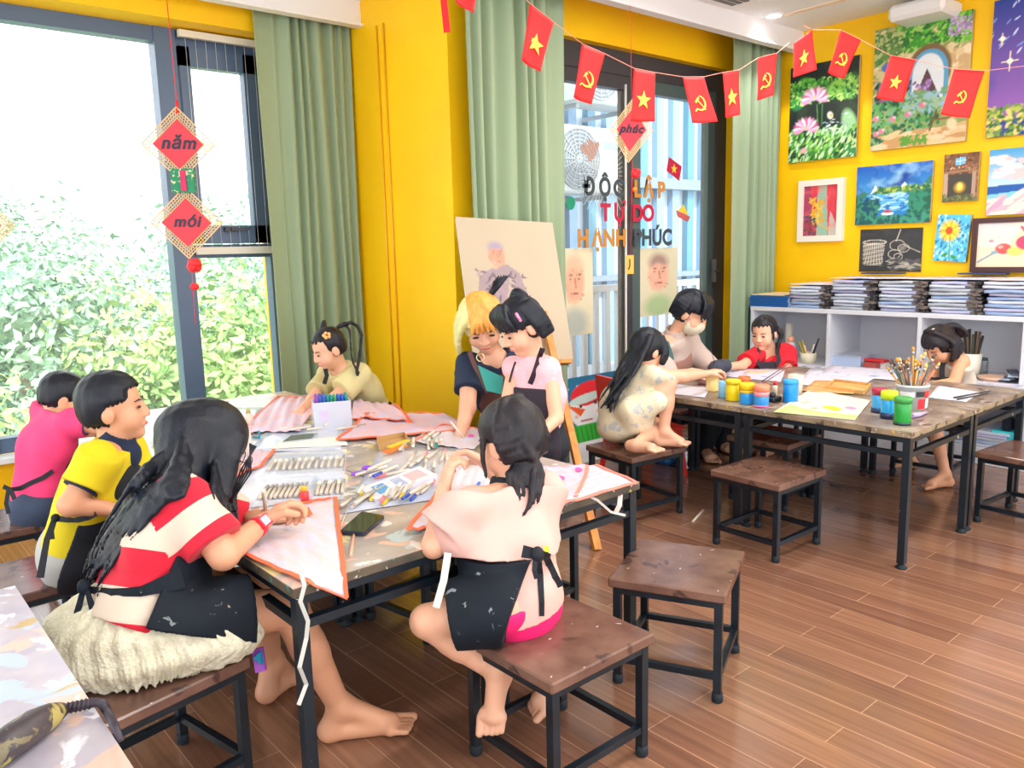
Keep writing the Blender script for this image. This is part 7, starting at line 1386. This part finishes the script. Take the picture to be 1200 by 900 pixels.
# ================================================================== SHELF CONTENTS
SHEET = [mat('sheet_%s' % n, rgb(*c), .8, col2=rgb(*c2), scale=5, stretch=(1, 1, 12)) for n, c, c2 in (('white', (206, 212, 226), (170, 184, 212)), ('blue', (130, 160, 206), (190, 200, 220)), ('grey', (156, 166, 178), (200, 204, 212)), ('lilac', (190, 182, 212), (150, 174, 212)))]
FRAY = mat('frayed_ends', rgb(120, 108, 100), .9, col2=rgb(44, 44, 50), scale=45, thr=(.42, .55), bump=.5, bscale=90)
rk = random.Random(12); ZT = .838
def bundle(x0, x1, y0, y1, z, th, k, label, grp, fray=True, seed=0):
    t = thing('canvas_bundle', label, 'paper bundle', ((x0+x1)/2, (y0+y1)/2, z), grp); r = random.Random(seed); a, b_, c = r.uniform(0, 6), r.uniform(-.01, .01), r.uniform(-.012, .012)
    def fn(u, v): return np.array((x0+(x1-x0)*u+b_, y1+(y0-y1)*v+c, z+th/2+.0014*math.sin(a+7*v)+.001*math.sin(5*u+a)))
    sheet('sheets', fn, 4, 12, SHEET[k], t, th*.80)
    if fray:
        o = MB(); xm = x0+b_-.002
        for j in range(3): yy = y0+c-.012+r.uniform(-.014, .010); o.tube([(xm-.004, yy, z+th*.5), (xm+.16, yy+r.uniform(-.01, .01), z+th*.5)], [th*.52, th*.36], 7); 
        o.tube([(xm+.002, y0+c+.03, z+th*.55), (xm+.002, y0+c-.02, z+th*.6), (xm+.004, y0+c-.036-r.uniform(0, .02), z+th*.35)], [th*.3, th*.48, th*.25], 7)
        o.build('frayed_end', FRAY, t)
names = ['leftmost', 'second', 'third', 'fourth', 'fifth', 'rightmost']
for s_ in range(6):
    yc = 2.735-.295*s_; n = 9 if s_ else 7
    for j in range(n):
        bundle(4.875, 5.265, yc-.115+rk.uniform(-.012, .008), yc+.115+rk.uniform(-.008, .014), ZT+j*.0205, .0200, rk.choice((0, 0, 1, 2, 3)), 'frayed paper bundle, %s from the bottom of the %s stack on the shelving' % (ORD[j], names[s_]), 'paper bundles stacked on the white shelving', seed=s_*20+j)
    o = MB(); yy = yc; zt = ZT+n*.0205; 
    def fn(u, v, yc=yc, zt=zt, s_=s_): return np.array((4.89+.36*u, yc+.14-.30*v+.02*math.sin(s_), zt+.006+.012*v*(1-v)*math.sin(3*u+s_)+.004))
    tag(sheet('paper_sheet', fn, 6, 10, mat('top_sheet_%d' % (s_ % 2), (rgb(240, 226, 232), rgb(226, 220, 240))[s_ % 2], .8, col2=(rgb(250, 210, 200), rgb(200, 214, 240))[s_ % 2], scale=8, thr=(.5, .6)), None, .003), 'loose pastel sheet capping the %s tall paper stack' % names[s_], 'paper', 'sheets on top of the paper stacks')
    if s_ in (1, 3, 5): o = MB(); o.box((5.20, yc-.16, zt+.026), (5.27, yc+.10, zt+.034)); tag(o.build('board', mat('navy_board', rgb(50, 60, 110), .6)), 'thin navy board on the back of the %s paper stack' % names[s_], 'board')
for j in range(6):
    o = MB(); z = ZT+j*.0125; dy = rk.uniform(-.008, .008); o.box((4.87, 2.865+dy, z), (5.24, 3.155+dy, z+.0115), ch=.0015); o.box((4.876, 2.87+dy, z+.002), (5.236, 2.862+dy, z+.009), m=1); tag(o.build('folder', [mat('folder_blue', rgb(26, 90, 160), .4), mat('folder_inner', rgb(200, 214, 236), .8)]), 'blue folder, %s from the bottom of the pile at the left end of the shelving' % ORD[j], 'folder', 'blue folders on the shelving')
o = MB(); o.box((4.88, 2.90, ZT+.0765), (5.20, 3.14, ZT+.082)); tag(o.build('paper_sheet', mat('paper_gold', rgb(240, 214, 170), .8)), 'yellowish paper lying on the pile of blue folders', 'paper')
ZS = .470
def sx(px_, py_): p = onx(px_, py_, XF+.06); return p
def shelf_box(name, lab, px0, px1, py0, mt, cat, depth=.14, z=ZS, hpx=14, lidm=None):
    p0 = onx(px0, py0, XF+.05); p1 = onx(px1, py0, XF+.05); h = hpx*((p0-CAM)@FW)/F_PX; t = thing(name, lab, cat, (XF+.05, p0[1], z))
    o = MB(); o.box((XF+.05, p1[1], z), (XF+.05+depth, p0[1], z+h), ch=.003); o.build('body', mt, t)
    if lidm: o = MB(); o.box((XF+.045, p1[1]-.004, z+h), (XF+.055+depth, p0[1]+.004, z+h+.008)); o.build('lid', lidm, t)
    return t
shelf_box('storage_box', 'clear plastic box with blue contents on the middle shelf', 975, 1008, 425, mat('box_bluish', rgb(176, 196, 226), .3), 'box', .2, hpx=13, lidm=mat_film('lid_clear', rgb(226, 232, 246), .5, .2))
shelf_box('pencil_case', 'brick red case on the middle shelf beside the clear box', 1011, 1026, 427, mat('case_brick', rgb(170, 76, 70), .5), 'case', .1, hpx=8)
o = MB(); p0 = onx(1010, 416, XF+.14); p1 = onx(1040, 420, XF+.14); o.bar((XF+.14, p0[1], ZS+.055), (XF+.14, p1[1], ZS+.05), .09, .010); o.bar((XF+.15, p0[1], ZS+.02), (XF+.15, p1[1], ZS+.02), .07, .04, m=1); tag(o.build('book', [mat('book_red', rgb(222, 50, 60), .5), mat('book_pages', rgb(236, 230, 226), .8)]), 'red-covered album lying on the middle shelf left of the centre divider', 'book')
p0 = onx(1137, 440, XF+.12); t = thing('brush_bucket', 'white tub of dark brushes on the middle shelf behind the girl in white', 'bucket', (XF+.12, p0[1], ZS)); o = MB(); o.lathe((XF+.12, p0[1], ZS), [(.045, 0), (.055, .14), (.050, .14), (.040, .01)], 20); o.build('tub', mat('tub_cream', rgb(232, 228, 216), .5), t)
for k in range(9): a = k*.7; stick('paintbrush', 'dark brush, %s of those in the white tub on the shelf' % ORD[k], (XF+.12+.015*math.cos(a), p0[1]+.015*math.sin(a), ZS+.02), (XF+.12+.045*math.cos(a), p0[1]+.05*math.sin(a), ZS+.22+.06*rk.random()), .0045, mat('brush_olive_%d' % (k % 2), (rgb(90, 66, 44), rgb(54, 60, 50))[k % 2], .7), 'paintbrush', .008, 'brushes in the white shelf tub')
p1 = onx(1152, 440, XF+.16); bottle('jar', 'small glass jar beside the white tub on the shelf', (XF+.16, p1[1], ZS), [(.022, 0), (.024, .09), (.020, .10)], mat_film('jar_grey', rgb(120, 130, 140), .6, .2), [(.020, 0), (.018, .015)], mat('lid_dark', rgb(50, 70, 80), .4), cat='jar')
t = thing('wooden_tray', 'round-edged pale wooden dish on the middle shelf near the right post', 'dish', (XF+.05, 1.62, ZS)); o = MB(); q = onx(1162, 443, XF+.05); o.lathe((XF+.08, q[1], ZS), [(.06, 0), (.082, .022), (.078, .026), (.058, .008)], 22); o.build('dish', mat('dish_wood', rgb(226, 186, 160), .6), t)
p2 = onx(1186, 438, XF+.1); 
for k in range(5): o = MB(); o.bar((XF+.02, p2[1]+.03-.02*k, ZS+.012+.010*k), (XF+.18, p2[1]-.02+.012*k, ZS+.014+.010*k), .05, .009); tag(o.build('sketch_pad', mat('pad_%d' % (k % 2), (rgb(70, 76, 90), rgb(170, 190, 206))[k % 2], .6)), 'small sketch pad, %s from the bottom of the pile by the right shelf post' % ORD[k], 'sketch pad', 'pads by the right shelf post')
p3 = onx(926, 425, XF+.1); bottle('paint_bottle', 'tall white bottle with an orange cap on the shelf behind the red-shirted girl', (XF+.10, p3[1], ZS), [(.030, 0), (.032, .11), (.022, .13)], mat('bottle_bluish', rgb(206, 214, 230), .4), [(.022, 0), (.020, .035)], mat('cap_peach', rgb(244, 170, 130), .5))
p4 = onx(919, 410, XF+.2); bottle('roll', 'tall cream paper roll standing at the back of the shelf behind the red-shirted girl', (XF+.26, p4[1], ZS), [(.026, 0), (.026, .24)], mat('roll_cream', rgb(240, 232, 216), .7), cat='paper roll')
t = thing('basket', 'cream tub of tools on the middle shelf left of the first divider', 'tub', (XF+.1, 2.70, ZS)); p5 = onx(946, 428, XF+.08); o = MB(); o.lathe((XF+.09, p5[1], ZS), [(.045, 0), (.055, .07), (.050, .07), (.042, .008)], 20); o.build('tub', mat('tub_pale', rgb(232, 226, 200), .5), t)
for k, (dy, dz, mt) in enumerate(((.06, .14, mat('tool_olive', rgb(170, 160, 60), .5)), (.02, .12, mat('tool_peach', rgb(236, 190, 150), .5)), (-.05, .13, MATS['marker_white']), (-.08, .17, MATS['black_plastic']), (.035, .15, MATS['tool_olive'] if 'tool_olive' in MATS else MW))): stick('tool', 'tool, %s from the left in the cream tub on the shelf' % ORD[k], (XF+.09, p5[1]+dy*.2, ZS+.02), (XF+.07, p5[1]+dy, ZS+dz), .009, mt, 'tool', .006, 'tools in the cream shelf tub')
# lower shelf and the ledge in front: paper piles
for k in range(7):
    y0 = 2.9-.30*k; o = MB(); q = rk.uniform(.02, .05); o.box((XF-.095, y0-.24, ZS+.001), (XF+.0, y0, ZS+.003+q*.08)); o.box((XF-.09, y0-.20, ZS+.003+q*.08), (XF-.02, y0-.04, ZS+.0045+q*.08), m=1); tag(o.build('paper_sheet', [PC, PAP]), 'scribbled sheets on the front ledge of the shelving, %s from the left' % ORD[k], 'paper', 'sheets along the shelf ledge')
for k in range(5):
    y1 = 1.98-.015*k; o = MB(); z = .102+.018*k; o.box((XF+.01, 1.50+rk.uniform(0, .03), z), (XF+.30, 1.80+rk.uniform(0, .04), z+.016), ch=.002); tag(o.build('paper_pad', SHEET[k % 4]), 'pale paper pad, %s from the bottom on the lowest shelf behind the table leg' % ORD[k], 'paper pad', 'pads on the lowest shelf')
p6 = onx(1180, 520, XF+.04); o = MB(); o.box((XF+.02, p6[1]-.06, .10), (XF+.16, p6[1]+.08, .20), ch=.006); tag(o.build('storage_box', mat('teal_plastic', rgb(60, 200, 210), .4)), 'bright teal box on the lowest shelf by the right post', 'box')
o = MB(); o.box((XF+.04, p6[1]-.01, .20), (XF+.12, p6[1]+.035, .27), ch=.008); tag(o.build('tin', MATS['black_plastic']), 'black tin standing on the teal box', 'tin')
for k in range(4): o = MB(); y0 = 2.95-.32*k; o.box((XF+.02, y0-.27, .101), (XF+.30, y0, .101+.02+.03*rk.random()), ch=.003); tag(o.build('paper_pad', SHEET[(k+1) % 4]), 'thick pad on the lowest shelf, %s from the left behind the table legs' % ORD[k], 'paper pad', 'pads on the lowest shelf')
# ================================================================== HANGING THINGS
FR = mat('flag_red', rgb(236, 14, 20), 0.6); FY = mat('flag_yellow', rgb(250, 200, 70), 0.5)
def star(c, ux, uy, r): return [c+(ux*math.sin(a)+uy*math.cos(a))*(r if k % 2 == 0 else r*.42) for k, a in enumerate([i*math.pi/5 for i in range(10)])]
def emblem(o, c, ux, uy, r, n):
    # crescent blade, its handle, and the crossed hammer
    out = [c+(ux*math.cos(a)+uy*math.sin(a))*r for a in np.linspace(-2.3, 1.5, 15)]; inn = [c+(ux*(math.cos(a)*.82-.12)+uy*(math.sin(a)*.82+.06))*r for a in np.linspace(1.5, -2.2, 15)]
    for i in range(14): o.prism([out[i], out[i+1], inn[13-i], inn[14-i]], n, .0012)
    o.bar(c+(-ux*.62-uy*.72)*r, c+(-ux*1.0-uy*1.05)*r, .22*r, .0014, up=n)
    o.bar(c+(ux*.75-uy*.85)*r, c+(-ux*.35+uy*.40)*r, .17*r, .0014, up=n); o.bar(c+(-ux*.72+uy*.10)*r, c+(-ux*.08+uy*.72)*r, .30*r, .0016, up=n)
FLAGS = [((621, 4), (649, 26), (632, 85), (611, 70), 2.75, 0), ((682, 51), (709, 63), (692, 123), (672, 114), 2.9, 1), ((743, 80), (768, 85), (766, 143), (739, 142), 3.0, 0), ((800, 90), (825, 90), (840, 143), (811, 144), 3.04, 1), ((847, 85), (866, 82), (866, 135), (850, 138), 3.08, 0), ((888, 68), (911, 62), (905, 112), (887, 118), 3.2, 1),
         ((930, 50), (952, 35), (956, 82), (929, 91), 3.5, 0), ((985, 35), (1009, 47), (988, 93), (970, 85), 3.6, 1), ((1044, 65), (1073, 70), (1057, 120), (1027, 115), 3.6, 0), ((1118, 81), (1154, 83), (1135, 139), (1102, 134), 3.6, 1), ((530, -60), (566, -48), (554, 16), (534, 2), 2.6, 0)]
WHERE = ['over the gap of the first green curtain', 'over the top of the left door leaf', 'in front of the red diamond ornament', 'over the right door leaf', 'over the right door post', 'in front of the right green curtain', 'at the left edge of the lotus painting', 'at the top of the lotus painting', 'before the garden painting\'s left half', 'before the garden painting\'s right half', 'cut off by the top of the photo']
for k, (tl, tr, br_, bl, d, s_) in enumerate(FLAGS):
    q = [at(*tl, d), at(*tr, d+.05), at(*br_, d+.05), at(*bl, d)]; t = thing('pennant', 'red hanging flag with yellow %s, %s' % (('star', 'hammer and sickle')[s_], WHERE[k]), 'flag', q[0], 'red flags strung across the room')
    n = nrm(np.cross(q[1]-q[0], q[3]-q[0])); n = n if n@(CAM-q[0]) > 0 else -n
    def fn(u, v, q=q, n=n): return (q[0]*(1-u)+q[1]*u)*(1-v)+(q[3]*(1-u)+q[2]*u)*v+n*.006*math.sin(u*5+v*3)*v
    sheet('cloth', fn, 10, 14, FR, t, .0015); c = fn(.5, .58)+n*.004; ux = nrm(q[1]-q[0]); uy = nrm(q[0]-q[3]); hw = np.linalg.norm(q[1]-q[0]); o = MB(); hgt = np.linalg.norm(q[3]-q[0]); sy = 1.0
    if s_ == 0: o.prism(star(c, ux*min(1, hw/.10), uy, .036), n, .002)
    else: emblem(o, c, ux*min(1, hw/.10), uy, .030, n)
    o.build('star' if s_ == 0 else 'emblem', FY, t)
STR = mat('string_red', rgb(230, 150, 130), .6)
for lab, pts in (('pale red string of flags running over the glass door', [(500, -90, 2.55), (530, -60, 2.6), (566, -48, 2.65), (621, 4, 2.75), (649, 26, 2.8), (682, 51, 2.9), (709, 63, 2.95), (743, 80, 3.0), (768, 85, 3.05), (800, 90, 3.04), (825, 90, 3.09), (847, 85, 3.08), (866, 82, 3.13), (888, 68, 3.2), (911, 62, 3.25), (925, 50, 3.3)]), ('pale red string of flags running across the wall of paintings', [(942, 30, 3.5), (952, 35, 3.55), (985, 35, 3.6), (1009, 47, 3.65), (1044, 65, 3.6), (1073, 70, 3.65), (1118, 81, 3.6), (1154, 83, 3.65), (1260, 70, 3.7)])):
    o = MB(); o.tube([at(*p_) for p_ in pts], .0014, 5); tag(o.build('string', STR), lab, 'string')
o = MB(); ribbon(o, [at(519, -40, 2.6), at(520, 0, 2.6), at(524, 38, 2.6)], .022, .002); tag(o.build('ribbon', FR), 'red ribbon end hanging at the top of the photo by the pier edge', 'ribbon')
# bamboo diamond ornaments
BAM = mat('bamboo_lattice', rgb(228, 192, 140), .6); RC = mat('red_card', rgb(222, 60, 74), .6); INK = mat('ink_black', rgb(40, 34, 60), .5); TAS = mat('tassel_red', rgb(240, 40, 50), .6)
def diamond(t, c, hx, hz, ax, word_=None, tilt=0.0, size=.09, inner=.66, card=RC):
    ax = nrm(ax); n = nrm(np.cross(ax, Z_H)); n = n if n@(CAM-c) > 0 else -n; U_ = ax*math.cos(tilt)+Z_H*math.sin(tilt); W_ = -ax*math.sin(tilt)+Z_H*math.cos(tilt)
    K = lambda s: [c+U_*hx*s, c+W_*hz*s, c-U_*hx*s, c-W_*hz*s]
    o = MB()
    for s in (1.0, .90, .80, .70):
        k = K(s)
        for i in range(4): o.bar(k[i], k[(i+1) % 4], .006 if s in (1.0, .70) else .0035, .004, up=n)
    k0, k1 = K(1.0), K(.70)
    for i in range(4):
        for j in range(14): u = (j+.5)/14; a = k0[i]*(1-u)+k0[(i+1) % 4]*u; b_ = k1[i]*(1-u)+k1[(i+1) % 4]*u; o.bar(a, b_, .0035, .004, up=n)
    o.build('lattice', BAM, t); o = MB(); o.prism(K(inner+.04), n, .004); o.build('card', card, t)
    if word_: text_mesh('lettering', word_, size, c+n*.004-W_*size*.25, t, INK, (tuple(U_), tuple(W_), tuple(n)), shear=.25, bold=.0025)
    return n
Yo = 4.18; c1 = ony(209, 169, Yo); c2 = ony(219, 261, Yo); R1 = 41*((c1-CAM)@FW)/F_PX
t = thing('lunar_ornament', 'hanging ornament of two bamboo diamonds with red cards in front of the window mullion', 'ornament', c1); AXD = R_H*.98+A_H*.1
diamond(t, c1, R1, R1*1.02, AXD, 'năm', -.03, .085); diamond(t, c2, R1, R1*1.02, AXD, 'mới', -.03, .075)
GP = mat('plaid_green', rgb(40, 140, 100), .7, col2=rgb(220, 220, 170), scale=60, thr=(.58, .62)); cm = ony(215, 212, Yo); o = MB(); n_ = nrm(np.cross(AXD, Z_H)); o.obox(cm, nrm(AXD)*.055, n_*.018, Z_H*.058); o.build('plaid_block', GP, t); o = MB(); o.obox(cm+A_H*-.022+R_H*.008, nrm(AXD)*.013, n_*.004, Z_H*.05); o.build('pink_strip', mat('strip_pink', rgb(206, 40, 96), .6), t)
o = MB(); ct = ony(208, 128, Yo); o.tube([(ct[0], 4.196, 2.535), ct], .002, 5); o.build('cord', TAS, t); o = MB(); o.tube([ony(224, 300, Yo), ony(229, 380, Yo)], .0016, 5); o.build('lower_cord', TAS, t)
o = MB(); tp = ony(207, 118, Yo); o.tube([tp, tp-Z_H*.06], [.006, .010], 8); o.build('knot', TAS, t); o = MB(); cb = ony(228, 311, Yo)
for k in range(12): v = nrm((math.sin(k*2.4), math.cos(k*2.4)*.6, math.sin(k*1.7))); o.ball(cb+v*.018, .022, n=9, k=6)
o.build('pompom', TAS, t); o = MB(); o.ball(ony(228, 336, Yo), (.024, .018, .018), n=12, k=7); o.build('bead', TAS, t)
c3 = ony(-33, 265, Yo); t = thing('lunar_ornament', 'bamboo diamond of which only the tip shows at the left edge of the photo', 'ornament', c3); diamond(t, c3, R1, R1, AXD, None, 0)
o = MB(); o.tube([c3+Z_H*R1, (c3[0], 4.196, 2.535)], .002, 5); o.build('cord', TAS, t)
Yd = 3.03; c4 = ony(740, 152, Yd); t = thing('lunar_ornament', 'hanging bamboo diamond with a red card in front of the meeting door leaves', 'ornament', c4); d4 = (c4-CAM)@FW; diamond(t, c4, 25*d4/F_PX, 37*d4/F_PX, R_H*.9+A_H*-.3, 'phúc', -.1, .06)
o = MB(); ct = ony(740, 116, Yd); o.tube([(ct[0], 3.036, 2.535), ct], .0016, 5); o.build('cord', TAS, t); o = MB(); o.tube([ony(741, 188, Yd), ony(739, 300, Yd)], .0016, 5); o.build('lower_cord', TAS, t); o = MB(); cb = ony(745, 203, Yd)
for k in range(12): v = nrm((math.sin(k*2.4), math.cos(k*2.4)*.6, math.sin(k*1.7))); o.ball(cb+v*.014, .017, n=9, k=6)
o.build('pompom', TAS, t); o = MB(); o.ball(ony(744, 222, Yd), .014, n=12, k=7); o.build('bead', mat('bead_orange', rgb(246, 140, 40), .4), t)
q = ony(738, 310, Yd); o = MB(); o.obox(q, R_H*.022, A_H*.002, Z_H*.052); o.build('gold_card', mat('card_gold', rgb(230, 176, 70), .5), t); o = MB(); o.tube([q-A_H*.004+Z_H*.03, q-A_H*.004-Z_H*.01, q-A_H*.004-Z_H*.028-R_H*.008], .003, 6); o.build('ink_mark', INK, t)
# stickers on the glass
GY = 3.498
def sticker(name, label, pts, mt, cat='sticker'): o = MB(); o.prism([ony(x, y, GY) for x, y in pts], (0, 1, 0), .0012); return tag(o.build(name, mt), label, cat)
sticker('dove_sticker', 'grey-brown dove sticker on the left door pane', [(680, 172), (686, 166), (689, 171), (690, 162), (697, 168), (701, 165), (703, 170), (699, 178), (696, 186), (690, 190), (688, 182), (682, 179)], mat('sticker_taupe', rgb(190, 156, 146), .6))
sticker('round_sticker', 'green round sticker at the curtain edge on the left door pane', [(669+5*math.cos(a), 238+8*math.sin(a)) for a in np.linspace(0, 6, 14)], mat('sticker_green', rgb(20, 150, 110), .6))
t = thing('flag_sticker', 'crimson flag sticker with a yellow star on the right door pane', 'sticker', ony(790, 198, GY)); o = MB(); o.prism([ony(x, y, GY) for x, y in ((784, 184), (799, 195), (796, 212), (781, 200))], (0, 1, 0), .0012); o.build('ground', CRIM, t); o = MB(); o.prism(star(ony(790, 198, GY-.002), np.array((1.0, 0, 0)), Z_H, .034), (0, 1, 0), .0012); o.build('star', FY, t)
t = thing('hat_sticker', 'sticker of a yellow cone over a red boat on the right door pane', 'sticker', ony(800, 248, GY)); o = MB(); o.prism([ony(x, y, GY) for x, y in ((801, 240), (807, 252), (794, 247))], (0, 1, 0), .0012); o.build('cone', mat('sticker_yellow', rgb(240, 206, 60), .6), t); o = MB(); o.prism([ony(x, y, GY) for x, y in ((792, 246), (809, 254), (806, 260), (794, 254))], (0, 1, 0), .0012); o.build('boat', mat('sticker_brick', rgb(206, 96, 90), .6), t)
t = thing('ray_sticker', 'faint white sunburst of fine rays on the left door pane', 'sticker', ony(706, 200, GY)); c = ony(708, 205, GY); o = MB()
for k in range(40): a = k/40*6.283; o.bar(c+np.array((math.cos(a)*.06, 0, math.sin(a)*.06)), c+np.array((math.cos(a)*.26, 0, math.sin(a)*.26)), .003, .001)
o.build('rays', mat('ray_white', rgb(250, 252, 255), .5), t)
